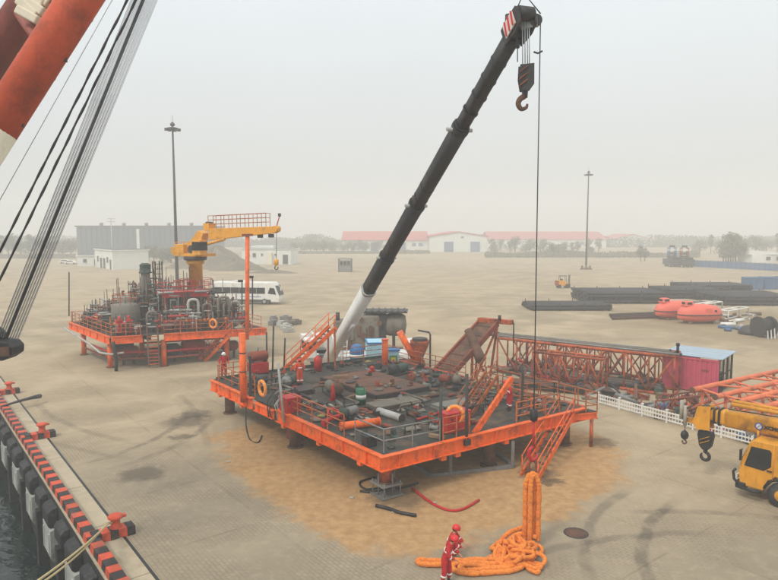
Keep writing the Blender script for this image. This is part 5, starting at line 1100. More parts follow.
def manifold(a, b, label):
    o = thing('pipe_manifold', label, 'manifold', P2(a, b), 'pipe manifolds on the far module')
    MB().tube(P2(a - .9, b, Z2 + .7), P2(a + .9, b, Z2 + .7), .14, 12).obj('header', random.choice(('green_kit', 'rust_red', 'grey_steel')), o)
    for k in range(5):
        x = a - .8 + .4 * k; MB().tube(P2(x, b, Z2), P2(x, b, Z2 + random.uniform(1.0, 1.9)), .06, 8).obj('branch', random.choice(('grey_steel', 'dark_steel', 'orange_rail', 'rust_red')), o)
        vl = MB().lathe([(.06, -.14), (.14, -.1), (.14, .1), (.06, .14)], P2(x, b, Z2 + .98), Z, 10).obj('valve', random.choice(('red', 'green_kit', 'yellow')), o); MB().torus(P2(x, b - .22, Z2 + .98), .13, .02, V2, 12, 5).obj('handwheel', 'red', vl)
for k, (a, b) in enumerate(((5.4, .8), (7.6, .8), (9.6, .9), (11.4, 1.0), (8.0, 2.2), (10.4, 2.6), (1.2, 1.2), (1.0, 7.0), (6.0, 5.6))): manifold(a, b, 'valve manifold of small pipes on the far module')
def scrap2(p, label, kind):
    o = thing('motor_unit', label, 'motor', p, 'motor units on the far module'); m1 = random.choice(('dark_steel', 'green_kit', 'rust_brown', 'grey_dusty')); d = (U2 if random.random() < .5 else V2)
    MB().box(p + Z * .15, (1.1, .6, .3), a2).obj('bed', 'dark_steel', o); MB().lathe([(.15, -.5), (.3, -.42), (.3, .42), (.15, .5)], p + Z * .58, d, 14).obj('motor', m1, o); MB().box(p + Z * .95, (.3, .25, .2), a2).obj('terminal_box', m1, o)
for (a, b) in ((.9, 9.2), (.9, 10.6), (2.3, 9.8), (.9, 5.2), (2.0, 11.2), (12.6, 3.6), (13.4, 5.2), (13.0, 7.2), (11.0, 4.8), (7.0, 9.0), (5.0, 9.6), (4.0, 10.8)):
    scrap2(P2(a, b), 'dark motor unit standing among the plant of the far module', 0)
# dense pipework: many small assemblies of risers and cross-overs
def assembly(a, b, h, k):
    o = thing('pipe_assembly', 'tangle of grey and rusty risers standing in the plant of the far module', 'pipework', P2(a, b), 'pipework tangles on the far module')
    for q in range(6):
        da, db = random.uniform(-.7, .7), random.uniform(-.6, .6); hh = h * random.uniform(.45, 1.0); r = random.uniform(.035, .1); mm = random.choice(('pale_grey', 'grey_steel', 'dark_steel', 'rust_brown', 'rust_red', 'green_kit', 'tank_grey', 'dark_steel', 'grey_dusty'))
        MB().path([P2(a + da, b + db, Z2), P2(a + da, b + db, Z2 + hh - .15), P2(a + da + random.choice((-.12, .12)), b + db, Z2 + hh), P2(a + da + random.uniform(-.9, .9), b + db, Z2 + hh + .02)], r, 8).obj('riser', mm, o)
        MB().lathe([(r * 1.9, 0), (r * 1.9, .1)], P2(a + da, b + db, Z2 + hh * random.uniform(.3, .8)), n=10).obj('flange', mm, o)
    for q in range(2): x_, y_ = a + random.uniform(-.8, .8), b + random.uniform(-.6, .6); MB().tube(P2(x_, y_), P2(x_, y_, Z2 + h * random.uniform(1.0, 1.35)), .035, 6).obj('vent_riser', random.choice(('dark_steel', 'grey_steel', 'rust_brown')), o)
    for q in range(3):
        zz = Z2 + h * random.uniform(.2, .85); MB().tube(P2(a - .9, b + random.uniform(-.5, .5), zz), P2(a + .9, b + random.uniform(-.5, .5), zz), random.uniform(.05, .1), 8).obj('cross_pipe', random.choice(('pale_grey', 'rust_brown', 'dark_steel', 'red', 'grey_steel')), o)
    MB().box(P2(a + random.uniform(-.4, .4), b, Z2 + h * .35), (random.uniform(.4, .8), .5, random.uniform(.5, .9)), a2).obj('control_box', random.choice(('green_kit', 'grey_steel', 'red', 'dark_steel', 'white')), o)
    MB().beam(P2(a - .2, b, Z2), P2(a - .2, b, Z2 + h * .5), .08, .08).obj('box_post', 'dark_steel', o)
random.seed(55)
for k in range(84):
    a = random.uniform(.7, UL2 - 1.2); b = random.uniform(.9, VL2 - 1.0)
    if a < 3.6 and 2.3 < b < 4.6: continue
    h = random.uniform(2.4, 5.0) if 3.4 < a < 10.5 else random.uniform(1.3, 3.1)
    if b < 1.6: h *= .6
    assembly(a, b, h, k)
# dusty horizontal drum at right end
p = P2(UL2 - 1.2, 2.6); o = thing('storage_drum', 'dusty brown horizontal drum at the right end of the far module', 'tank', p)
MB().lathe([(.1, -1.0), (.55, -.9), (.65, -.6), (.65, .6), (.55, .9), (.1, 1.0)], p + Z * .85, U2, 18).obj('shell', 'grey_dusty', o)
for k in (-.5, .5): MB().box(p + U2 * k + Z * .2, (.2, 1.0, .4), a2).obj('saddle', 'dark_steel', o)
tag(scrap('rag_bundle', P2(UL2 - 2.0, .9), 1, 1.4, 'cloth_white'), 'white sheet heaped beside the boom rest on the far module', 'sheet')
lifebuoy(P2(8.8, 0, Z2 + .7), (-.4, -1, 0), 'orange lifebuoy on the front rail of the far module', .38)
person(P2(1.0, .7, Z2 + .01), R(20), 'left one of two workers in red at the front rail of the far module', 'lean', 'coverall_red', 'helmet_red', 'workers at the far module rail', bands=False)
person(P2(1.8, .75, Z2 + .01), R(-20), 'right one of two workers in red at the front rail of the far module', 'stand', 'coverall_red', 'helmet_red', 'workers at the far module rail', bands=False)
# ---------------------------------------------------------------- yellow pedestal crane
pc = up_(D(196.5, 300, 65.5), Z2)
yc = thing('pedestal_crane', 'yellow pedestal crane on the far module with boom resting on an orange column', 'crane', pc)
MB().lathe([(.95, 0), (.95, .1), (.72, .15), (.72, 3.6)], pc, n=24).obj('pedestal_base', 'red', yc); MB().lathe([(.68, 3.6), (.68, 5.9), (.9, 6.0), (.9, 6.35)], pc, n=24).obj('pedestal', 'yellow_crane', yc)
railing(yc, [pc + Vector((1.7 * math.cos(t), 1.7 * math.sin(t), 3.3)) for t in [k * math.pi / 4 for k in range(9)]], m='red', step=1.4, rails=2)
MB().lathe([(.72, 3.2), (1.8, 3.22), (1.8, 3.3), (.72, 3.3)], pc, n=16).obj('pedestal_walkway', 'rust_red', yc)
ht = pc + Z * 6.35
tip = D(276.5, 229, 60.5); root = D(211, 231.5, 64.6); bdr = (tip - root).normalized(); bxy = Vector((bdr.x, bdr.y, 0)).normalized(); bsd = Vector((-bxy.y, bxy.x, 0)); brz = math.atan2(bxy.y, bxy.x)
MB().lathe([(1.1, 0), (1.15, .15), (1.15, .35), (.9, .4)], ht, n=24).obj('slew_ring', 'dark_steel', yc)
MB().box(ht + Z * .55 + bxy * -.1, (4.0, 1.9, .3), brz).obj('machinery_deck', 'yellow_crane', yc)
MB().prism([(-1.9, .7), (.2, .7), (1.0, 1.2), (1.6, 2.7), (.9, 3.0), (-.2, 1.9), (-1.9, 1.4)], .9, ht - bsd * -.45, bxy, Z).obj('house', 'yellow_crane', yc)
MB().box(ht - bxy * 1.3 + Z * 1.15 - bsd * .3, (1.3, 1.3, .9), brz).obj('winch_housing', 'yellow_crane', yc, bevel=.04)
MB().tube(ht + bxy * .2 - bsd * .8 + Z * 1.1, ht + bxy * .2 + bsd * .8 + Z * 1.1, .42, 16).obj('winch_drum', 'dark_steel', yc)
cb = MB().box(ht + bxy * 1.5 - bsd * .85 + Z * 1.3, (1.1, 1.0, 1.5), brz, taper=.94).obj('operator_cab', 'yellow_crane', yc, bevel=.04); MB().box(ht + bxy * 1.54 - bsd * .87 + Z * 1.45, (1.12, 1.02, .85), brz, taper=.97).obj('window', 'glass_dark', cb)
bo = MB(); xv = bdr.cross(Z).normalized(); yv = xv.cross(bdr)
for (p, q, h0_, h1_) in ((root, tip, 1.15, .62),):
    bo.hexa([p + xv * .4 - yv * h0_ * .75, p - xv * .4 - yv * h0_ * .75, q - xv * .28 - yv * h1_ * .6, q + xv * .28 - yv * h1_ * .6, p + xv * .4 + yv * h0_ * .25, p - xv * .4 + yv * h0_ * .25, q - xv * .28 + yv * h1_ * .4, q + xv * .28 + yv * h1_ * .4])
bm_ = bo.obj('boom', 'yellow_crane', yc, bevel=.03)
railing(yc, [root + yv * .3 + xv * .35, lerp(root, tip, .88) + yv * .28 + xv * .3], m='orange_rail', step=1.1, h=1.25)
railing(yc, [root + yv * .3 - xv * .35, lerp(root, tip, .88) + yv * .28 - xv * .3], m='orange_rail', step=1.1, h=1.25)
railing(yc, [ht - bxy * 1.9 - bsd * .9 + Z * .7, ht - bxy * 1.9 + bsd * .9 + Z * .7], m='yellow_crane', step=.6)
MB().tube(ht + bxy * -.1 - bsd * .3 + Z * 1.2, lerp(root, tip, .25) - yv * .8 - bsd * .3, .16, 12).obj('luffing_ram', 'yellow_crane', yc)
MB().box(ht - bxy * 2.2 + Z * .95, (.5, 1.9, .7), brz).obj('balcony', 'yellow_crane', yc)
MB().tube(tip - xv * .3, tip + xv * .3, .3, 14).obj('tip_sheave', 'yellow_crane', yc)
MB().tube(tip + Z * .2, D(279.5, 216, tip.y), .05, 8).obj('tip_pole', 'red', yc)
MB().box(D(279.5, 215, tip.y), (.25, .25, .3)).obj('tip_lamp', 'dark_steel', yc)
MB().box(root + yv * .45 - bdr * .2, (.8, .9, .75), brz).obj('sheave_frame', 'yellow_crane', yc); MB().tube(root + yv * .7 - bdr * .2 - xv * .3, root + yv * .7 - bdr * .2 + xv * .3, .3, 14).obj('sheave', 'dark_steel', yc)
for f_ in (.76, .92): q = lerp(root, tip, f_) - yv * .62; MB().box(q, (.42, .35, .34), brz).obj('floodlight', 'black', yc)
hq = D(276.3, 262, tip.y); MB().tube(tip - yv * .2, hq + Z * .3, .025, 6).obj('hoist_line', 'wire', yc)
hk2 = MB().lathe([(.08, -.35), (.22, -.25), (.22, .2), (.08, .3)], hq, n=12).obj('hook_ball', 'yellow_crane', yc); MB().torus(hq - Z * .55, .16, .05, (0, 1, 0), 12, 6, math.pi * .6, math.pi * 2.2).obj('hook', 'dark_steel', hk2)
# ================================================================ RIGHT SIDE: lattice frames, container, fence, truck crane
def lattice(name, label, p0, p1, wv, h, bays, m, r=.09, rb=.055, cat='truss', group=None, top_m=None, zig=True):
    """box truss lying along p0-p1, width vector wv: chords, verticals, diagonals, each a member"""
    p0 = Vector(p0); p1 = Vector(p1); wv = Vector(wv); o = thing(name, label, cat, (p0 + p1) / 2, group)
    for k in (0, 1):
        for z_ in (0, h): MB().tube(p0 + wv * k + Z * z_, p1 + wv * k + Z * z_, r, 10).obj('chord', top_m if (top_m and z_) else m, o)
    for i in range(bays + 1):
        q = lerp(p0, p1, i / bays)
        for k in (0, 1): MB().tube(q + wv * k, q + wv * k + Z * h, rb, 8).obj('vertical', m, o)
        MB().tube(q + Z * h, q + wv + Z * h, rb, 8).obj('cross_member', m, o); MB().tube(q, q + wv, rb, 8).obj('cross_member', m, o)
        if i < bays:
            q2 = lerp(p0, p1, (i + 1) / bays)
            for k in (0, 1):
                a, b = (q + wv * k + Z * h, q2 + wv * k) if (i + k) % 2 == 0 or not zig else (q + wv * k, q2 + wv * k + Z * h)
                MB().tube(a, b, rb, 8).obj('diagonal', m, o)
    return o
# long orange truss behind the deck, lying from back left to the red container
t0 = G(497, 372); t1 = G(673, 397); wv_ = Vector((.75, 1.1, 0)).normalized() * 2.2
lattice('lattice_truss', 'long orange lattice truss lying behind the deck, ending at the crimson cabin', t0 + Z * .12, t1 + Z * .12, wv_, 2.9, 8, 'orange_dull', .12, .075)
# brighter truss segment nearer, seen over the landing
t2 = G(532, 392); t3 = G(640, 408)
lattice('lattice_truss', 'orange lattice truss nearer the deck landing, in front of the long one', t2 + Vector((.5, 2.2, .12)), t3 + Vector((-1.5, 3.4, .12)), wv_ * .5, 2.6, 5, 'orange_dull', .1, .07)
# grey pipes laid along the top of the long truss
for k in range(3):
    a = t0 + Z * 3.16 + wv_ * (.2 + .3 * k); b = t1 + Z * 3.16 + wv_ * (.2 + .3 * k); d = (b - a).normalized(); a = a - d * .8; b = b + d * (.4 - .5 * k)
    o = thing('long_pipe', ('front', 'middle', 'back')[k] + ' of three long grey pipes laid on top of the long truss', 'pipe', (a + b) / 2 - Z * .08, 'long pipes on the truss')
    MB().tube(a, b, .08, 10).obj('pipe', 'grey_steel' if k != 1 else 'tank_grey', o); MB().tube(a - d * .02, a + d * .12, .11, 10).obj('coupling', 'dark_steel', o); MB().tube(b - d * .12, b + d * .02, .11, 10).obj('coupling', 'dark_steel', o)
q = t1 + Z * 3.2 + wv_ * .5; tag(MB().tube(q - Z * .12, q + Z * .55, .1, 10).lathe([(.14, 0), (.14, .2)], q + Z * .5, n=10).obj('vent_stub', 'black'), 'short black vent stub at the right end of the long truss', 'vent')
lattice('lattice_truss', 'dull rusty truss lying behind the long orange one', t0 + wv_ * 1.6 + Z * .12, t1 + wv_ * 1.5 + (t0 - t1) * .12 + Z * .12, wv_ * .7, 2.2, 9, 'rust_red', .1, .06)
for k in range(7):
    a = t0 + wv_ * (.15 + .12 * k) + Z * (.3 + .0 * k); b = t1 + wv_ * (.15 + .12 * k) + Z * .3
    tag(MB().tube(lerp(a, b, .04 + .02 * (k % 3)) + Z * .05, lerp(a, b, .9 + .015 * (k % 4)) + Z * .05, .11, 10).obj('stowed_pipe', ('dark_steel', 'rust_brown', 'grey_dusty')[k % 3]), 'long rusty pipe stowed inside the bottom of the long truss', 'pipe', 'pipes inside the long truss')
for k in range(5):
    a = t2 + Vector((-1.2, 1.2 + .35 * k, .12)); b = t3 + Vector((-.8, 2.6 + .35 * k, .12)); tag(MB().ibeam(a + Z * .2, b + Z * .2, .35, .25, .03).obj('steel_beam', ('dark_steel', 'rust_brown', 'green_edge')[k % 3]), 'dark steel beam lying in front of the bright truss', 'beam', 'beams before the bright truss')
# scrap between trusses and fence
random.seed(77)
sk = {'pipe': ('scrap_pipe', 'pipe offcut in the scrap heaped between truss and white fence'), 'beam': ('scrap_beam', 'steel beam lying in the scrap between truss and white fence'), 'box': ('scrap_crate', 'small crate in the scrap between truss and white fence'), 'rag': ('rag_bundle', 'crumpled sheet in the scrap between truss and white fence')}
fA, fB = G(598, 404), G(752, 446); fd = (fB - fA).normalized(); fn = Vector((-fd.y, fd.x, 0))
if fn.y < 0: fn = -fn
for k in range(210):
    t_ = random.uniform(-13, (fB - fA).length + 1); n_ = random.uniform(.5, 5.0) if k % 2 or t_ > 4 else random.uniform(.5, 11); p = fA + fd * t_ + fn * n_; kd = random.choice(('pipe', 'pipe', 'beam', 'box', 'rag', 'pipe')); an_ = random.uniform(0, 3.14); d = Vector((math.cos(an_), math.sin(an_), 0)); nm, lb = sk[kd]; z_ = random.uniform(0, .9) if k > 60 else 0
    Lg = random.uniform(.6, 2.4)
    if kd == 'pipe': r = random.uniform(.05, .16); ob = MB().tube(p - d * Lg / 2 + Z * r, p + d * Lg / 2 + Z * (r + z_), r, 10).obj(nm, random.choice(('rust_brown', 'rust_red', 'orange_dull', 'dark_steel', 'grey_steel', 'red')))
    elif kd == 'beam': ob = MB().ibeam(p - d * Lg / 2 + Z * .15, p + d * Lg / 2 + Z * (.15 + z_), .28, .2, .03).obj(nm, random.choice(('rust_brown', 'orange_dull', 'rust_red', 'dark_steel')))
    elif kd == 'box': ob = MB().box(p + Z * .22, (random.uniform(.4, .9), random.uniform(.4, .8), .42), an_).box(p + Z * .45, (.5, .5, .06), an_).obj(nm, random.choice(('green_kit', 'timber', 'dark_steel', 'cloth_white', 'blue_dull')), None, .01)
    else: ob = scrap('rag_bundle', p, an_, random.uniform(.6, 1.3), random.choice(('cloth_white', 'green_kit', 'timber', 'grey_dusty')))
    tag(ob, lb, {'pipe': 'pipe', 'beam': 'beam', 'box': 'crate', 'rag': 'sheet'}[kd], 'scrap between truss and fence')
# green weeds tangle near the container
# white fence: posts, rails and pickets
fe = thing('white_fence', 'low white picket fence running from the deck landing to the yellow truck crane', 'fence', fA)
LF = (fB - fA).length; npan = 6
for i in range(npan + 1):
    p = fA + fd * LF * i / npan; ps_ = MB().box(p + Z * .42, (.11, .11, .84), math.atan2(fd.y, fd.x)).obj('fence_post', 'white', fe); MB().box(p + Z * .86, (.15, .15, .05), math.atan2(fd.y, fd.x)).obj('post_cap', 'white', ps_)
    if i < npan:
        q = fA + fd * LF * (i + 1) / npan
        for z_ in (.18, .42, .68): MB().beam(p + Z * z_, q + Z * z_, .06, .08).obj('fence_rail', 'white', fe)
        for k in range(1, 9): s_ = lerp(p, q, k / 9); MB().beam(s_ + Z * .1, s_ + Z * .76, .025, .05, fd).obj('picket', 'white', fe)
# crimson site cabin with blue-grey roof, its right end an open mesh cage
cdir = Vector((.76, -.65, 0)).normalized(); cnr = Vector((.65, .76, 0)).normalized(); K0 = Vector((24.7, 47.3, 0)); ang = math.atan2(cdir.y, cdir.x)
CL, CD, CHt = 3.9, 4.3, 2.55                 # front length, depth, height
def CB(x, y, z): return K0 + cdir * x + cnr * y + Z * z    # x runs left to right along the front, 0 at the near right corner
o = thing('site_cabin', 'crimson cabin with blue-grey sheet roof and open mesh end beyond the truss', 'cabin', CB(-CL / 2, CD / 2, 0))
MB().box(CB(-CL / 2, .06, CHt / 2 + .06), (CL, .1, CHt), ang).obj('front_wall', 'crimson', o)
MB().box(CB(-CL + .05, CD / 2, CHt / 2 + .06), (.1, CD - .2, CHt), ang).obj('left_wall', 'crimson', o)
MB().box(CB(-CL * .8, CD - .06, CHt / 2 + .06), (CL * .4, .1, CHt), ang).obj('back_wall', 'crimson', o)
MB().box(CB(-CL / 2, CD / 2, .05), (CL, CD, .1), ang).obj('floor_frame', 'dark_steel', o)
for k in range(11): MB().box(CB(-CL * (k + .5) / 11, -.02, CHt / 2 + .06), (CL / 24, .06, CHt * .9), ang).obj('corrugation', 'crimson', o)
for z_ in (.14, CHt): MB().box(CB(-CL / 2, -.03, z_), (CL + .1, .1, .14), ang).obj('front_rail', 'crimson', o)
for x in (0, -CL): MB().box(CB(x, .02, CHt / 2 + .06), (.13, .13, CHt + .1), ang).obj('corner_post', 'crimson', o)
MB().box(CB(-.9, -.06, 1.75), (.45, .04, .12), ang).obj('name_plate', 'rust_red', o)
for y in (.25, 1.5, 2.8, CD - .1): MB().beam(CB(.02, y, .1), CB(.02, y, CHt + .05), .1, .1).obj('cage_post', 'dark_steel', o)
for z_ in (.2, 1.3, CHt): MB().beam(CB(.02, .2, z_), CB(.02, CD - .1, z_), .06, .08).obj('cage_rail', 'dark_steel', o)
for k in range(14): MB().tube(CB(.03, .35 + (CD - .6) * k / 13, .2), CB(.03, .35 + (CD - .6) * k / 13, CHt), .016, 6).obj('cage_bar', 'dark_steel', o)
for k in range(8): MB().box(CB(-CL / 2 + .05, CD * (k + .5) / 8, CHt + .17 + .012 * (k % 2)), (CL + .5, CD / 8 + .04, .05), ang).obj('roof_sheet', 'roof_blue', o)
for k in range(3): tag(MB().box(CB(-.9, .9 + 1.2 * k, .55), (.9, .8, .85), ang + .1 * k).box(CB(-.9, .9 + 1.2 * k, 1.02), (1.0, .9, .1), ang + .1 * k).obj('crate', ('timber', 'green_kit', 'dark_steel')[k]), ('brown', 'green', 'dark')[k] + ' crate inside the open end of the crimson cabin', 'crate', 'crates in the cabin')
# salmon tubular frame: four long tubes with braces on trestles
ends = [G(692, 390, 2.1), G(715, 397, 2.1), G(738, 402, 2.1), G(762, 408, 2.1)]
dirs = (G(778, 371, 2.1) - ends[0]).normalized()
sf = thing('jacket_section', 'salmon-orange frame of four long parallel tubes with braces at the right edge', 'frame', up_(ends[1], 0) + dirs * 5)
Lt = 16.0
for i, e0 in enumerate(ends):
    tb = MB().tube(e0, e0 + dirs * Lt, .17, 16).obj('main_tube', 'salmon', sf); MB().tube(e0 - dirs * .03, e0 + dirs * .04, .19, 16).obj('end_cap', 'rust_brown', tb)
    for k in range(4): p = e0 + dirs * (1.2 + 4.4 * k); MB().tube(up_(p, 0) + Z * .02, p - Z * .1, .1, 10).obj('trestle_leg', 'salmon', sf); MB().box(up_(p, .04), (.4, .4, .06), .5).obj('foot', 'rust_brown', sf)
for i in range(3):
    for k in range(8):
        a = ends[i] + dirs * (.8 + 1.9 * k); b = ends[i + 1] + dirs * (.8 + 1.9 * k + (1.3 if k % 2 else -.1)); MB().tube(a, b, .075, 8).obj('brace', 'salmon', sf)
        if k % 2 == 0: MB().tube(a + dirs * .2, up_(ends[i + 1] + dirs * (1.4 + 1.9 * k), .7), .06, 8).obj('brace', 'salmon', sf)
for i in range(4): MB().tube(up_(ends[i] + dirs * 1.2, .75), up_(ends[i] + dirs * 15, .75), .08, 8).obj('lower_rail', 'salmon', sf)
# low rust-pink lattice lying between fence and container
lattice('lattice_section', 'low rusty lattice section lying behind the white fence near the yellow crane', G(655, 414), G(704, 412) + Vector((.6, 1.0, 0)), Vector((1.1, 1.5, 0)), .9, 6, 'rust_red', .06, .04)
# ================================================================ YELLOW TRUCK CRANE
th = Vector((-.68, .733, 0)).normalized()           # heading of the truck
tsd = Vector((-th.y, th.x, 0))                        # its left side, towards the camera
trz = math.atan2(th.y, th.x)
TF = G(737, 497) + tsd * -.0; T0 = TF - tsd * 1.25    # ground point below the front of the bumper, centre line
def T(f, s, z): return T0 + th * f + tsd * s + Z * z  # f forward from the bumper, s to the left
def tbox(mb, f0, f1, s0, s1, z0, z1, df=0.0, ds=0.0):
    return mb.hexa([T(f0, s0, z0), T(f1, s0, z0), T(f1, s1, z0), T(f0, s1, z0), T(f0 + df, s0 + ds, z1), T(f1 - df, s0 + ds, z1), T(f1 - df, s1 - ds, z1), T(f0 + df, s1 - ds, z1)])
tk = thing('truck_crane', 'yellow truck crane with lowered telescopic boom at the right edge', 'crane truck', T(-6, 0, 0))
cabp = MB().prism([(-2.5, .95), (-2.4, 1.3), (-1.5, 1.38), (-1.1, .85), (-1.05, .62), (-.08, .62), (0, 1.15), (-.06, 1.7), (-.42, 2.75), (-.6, 2.85), (-2.5, 2.85)], 2.5, T(0, 1.25, 0), th, Z)
cab = cabp.obj('cab', 'yellow', tk, bevel=.05)
MB().prism([(-.24, 1.6), (-.5, 2.55), (-1.25, 2.55), (-1.33, 2.45), (-1.33, 1.8), (-1.05, 1.55)], .03, T(0, 1.28, 0), th, Z).obj('side_window', 'glass_cab', cab, bevel=.01)
wr_ = MB().hexa([T(-.08, -1.05, 1.78), T(-.08, 1.05, 1.78), T(-.41, .98, 2.68), T(-.41, -.98, 2.68), T(-.03, -1.05, 1.8), T(-.03, 1.05, 1.8), T(-.37, .98, 2.7), T(-.37, -.98, 2.7)]); wr_.obj('windscreen', 'glass_cab', cab)
MB().tube(T(-1.42, 1.27, 1.5), T(-1.42, 1.27, 2.6), .02, 6).tube(T(-1.42, 1.3, 1.2), T(-1.42, 1.3, 2.9), .012, 6).obj('door_seam', 'yellow_crane', cab)
MB().box(T(-1.28, 1.3, 1.6), (.2, .05, .06), trz).obj('door_handle', 'black', cab)
MB().box(T(-.12, 1.42, 2.1), (.08, .14, .5), trz).tube(T(-.12, 1.2, 2.35), T(-.12, 1.42, 2.3), .02, 6).obj('mirror', 'black', cab)
for k in range(6): MB().box(T(-1.9, 1.265, 2.0 + .12 * k), (.3, .04, .05), trz).obj('grille_slat', 'yellow_crane', cab)
bp_ = MB(); tbox(bp_, -.35, .12, -1.28, 1.28, .48, .78); bp_.obj('bumper', 'black', tk, bevel=.05)
MB().path([T(-.1, 1.2, .55), T(.15, 1.3, .85), T(.2, 1.3, 1.2), T(.1, 1.28, 1.35)], .06, 8).obj('bumper_bar', 'black', tk)
MB().path([T(.05, 1.32, .55), T(-.6, 1.36, .52), T(-1.0, 1.36, .55)], .07, 8).obj('side_bumper', 'black', tk)
hl = MB(); hl.box(T(.1, .95, .95), (.06, .4, .18), trz); hl.obj('headlight', 'headlight', tk); hl = MB(); hl.box(T(.1, -.95, .95), (.06, .4, .18), trz); hl.obj('headlight', 'headlight', tk)
ch_ = MB(); tbox(ch_, -12.5, -2.2, -1.2, 1.2, .75, 1.35); ch_.obj('chassis', 'yellow', tk, bevel=.03)
MB().prism([(-2.5, 1.35), (-2.5, 1.6), (-1.7, 1.6), (-1.7, 1.2)], 2.4, T(0, 1.2, 0), th, Z).obj('fender_deck', 'black', tk)
for f in (-1.75, -3.2, -8.2, -9.6):
    for s_ in (1, -1):
        wl = MB().lathe([(.3, -.17), (.5, -.16), (.56, -.1), (.56, .1), (.5, .16), (.3, .17)], T(f, s_ * 1.05, .56), tsd, 22).obj('wheel', 'rubber', tk); MB().lathe([(.27, 0), (.22, .06), (.1, .06), (.08, .14)], T(f, s_ * 1.2, .56), tsd * s_, 16).obj('rim', 'yellow', wl)
    MB().path([T(f + .68, 1.2, .75), T(f + .5, 1.2, 1.15), T(f, 1.2, 1.3), T(f - .5, 1.2, 1.15), T(f - .68, 1.2, .75)], .07, 6).obj('mudguard', 'black', tk)
MB().lathe([(.9, 1.35), (.9, 1.6)], T(-7.0, 0, 0), n=24).obj('slew_ring', 'dark_steel', tk)
tu = MB(); tbox(tu, -9.6, -4.9, -1.1, 1.1, 1.6, 2.6); tu.obj('turret', 'yellow', tk, bevel=.08)
oc = MB(); tbox(oc, -6.4, -4.8, .7, 1.5, 1.7, 3.3, .12, .05); oc = oc.obj('operator_cab', 'yellow', tk, bevel=.05); ow = MB(); tbox(ow, -6.2, -4.78, .74, 1.52, 2.3, 3.1, .08, .02); ow.obj('cab_window', 'glass_dark', oc)
# lowered boom: over the cab to the front
bz0, bz1 = 3.62, 3.55
def TB(f, s, z): return T(f, s, z)
bp0 = TB(-8.5, 0, 3.5); bp1 = TB(1.0, 0, 3.3)
bm = rbeam(MB(), bp0, bp1, .8, .92, .74, .84, cr=.22).obj('boom', 'yellow', tk)
for k, (w1, e1) in enumerate(((.66, .35), (.56, .6), (.46, .85))): rbeam(MB(), bp1 - th * .1, bp1 + th * e1 + Z * 0, w1, w1 * 1.1, cr=.22).obj('boom_section', 'yellow', bm)
for k in range(3): rbeam(MB(), bp1 + th * (.22 + .25 * k), bp1 + th * (.32 + .25 * k), .76 - .1 * k, .84 - .1 * k, cr=.22).obj('section_collar', 'black', bm)
MB().prism([(.7, -.75), (1.35, -.8), (1.5, -.45), (1.3, .35), (.7, .45)], .07, bp1 + tsd * .3, th, Z).obj('head_plate', 'yellow', bm); MB().prism([(.7, -.75), (1.35, -.8), (1.5, -.45), (1.3, .35), (.7, .45)], .07, bp1 - tsd * .23, th, Z).obj('head_plate', 'yellow', bm)
for z_ in (-.5, .2): MB().tube(bp1 + th * 1.05 - tsd * .22 + Z * z_, bp1 + th * 1.05 + tsd * .22 + Z * z_, .22, 16).obj('sheave', 'black', bm)
MB().prism([(1.2, -.7), (1.9, -.62), (2.0, -.4), (1.3, -.3)], .12, bp1 + tsd * .05, th, Z).obj('runner_arm', 'yellow', bm)
for k in range(4): MB().tube(bp1 + th * (1.5 + .1 * k) + tsd * .3 + Z * (.1 + .12 * k - .3), bp1 + th * (1.5 + .1 * k) - tsd * .3 + Z * (.1 + .12 * k - .3), .05, 8).obj('guide_roller', 'dark_steel', bm)
MB().tube(bp1 + th * 1.9 + tsd * .25 + Z * -.75, bp1 + th * 1.9 + tsd * .25 + Z * .25, .09, 10).obj('roller_guard', 'cloth_white', bm); MB().tube(bp1 + th * 2.15 + tsd * .1 + Z * -.5, bp1 + th * 2.15 + tsd * .1 + Z * .45, .09, 10).obj('roller_guard', 'cloth_white', bm)
# folded jib stowed along the far side of the boom, and handrail bars on top
for k in range(2): MB().tube(TB(-9, -.75 - .25 * k, 3.8 + .1 * k), TB(1.1, -.75 - .25 * k, 3.8 + .1 * k), .1, 8).obj('stowed_jib_chord', 'yellow', tk)
for k in range(12): MB().tube(TB(-8.8 + .8 * k, -.75, 3.8), TB(-8.4 + .8 * k, -1.0, 3.9), .04, 6).obj('stowed_jib_lacing', 'yellow', tk)
MB().tube(TB(-8, .25, 4.05), TB(.9, .25, 3.8), .03, 6).obj('hose_rail', 'black', tk)
for k in range(5): MB().tube(TB(-7.5 + 2 * k, .25, 3.85), TB(-7.5 + 2 * k, .25, 4.04 - .05 * k), .03, 6).obj('rail_bracket', 'black', tk)
MB().lathe([(.2, -.03), (.2, .03)], bp1 - th * .85 + tsd * -.5 - Z * .6 + th * .0, tsd, 18).obj('work_lamp', 'headlight', tk)
MB().tube(TB(-.5, .45, 2.8), TB(-.5, .45, 3.1), .05, 8).tube(TB(-1.6, .5, 2.8), TB(-1.6, .5, 3.2), .08, 8).obj('boom_cradle', 'yellow', tk)
# maker's mark on the boom side
mk = bp1 - th * 1.75 + tsd * .405
ml = MB().lathe([(.17, 0), (.17, .006)], mk + tsd * 0 + th * .25, tsd, 20).obj('round_emblem', 'sticker_blue', bm); MB().lathe([(.12, .006), (.12, .012)], mk + th * .25, tsd, 16).obj('emblem_inner', 'white', ml); MB().beam(mk + th * .32 + tsd * .015 - Z * .07, mk + th * .18 + tsd * .015 + Z * .07, .02, .06, tsd).obj('emblem_stroke', 'sticker_blue', ml)
text_mesh('lettering', 'XCMG', .23, mk - th * .31 + tsd * .012, -th, Z, 'black', bm, .004, .012)
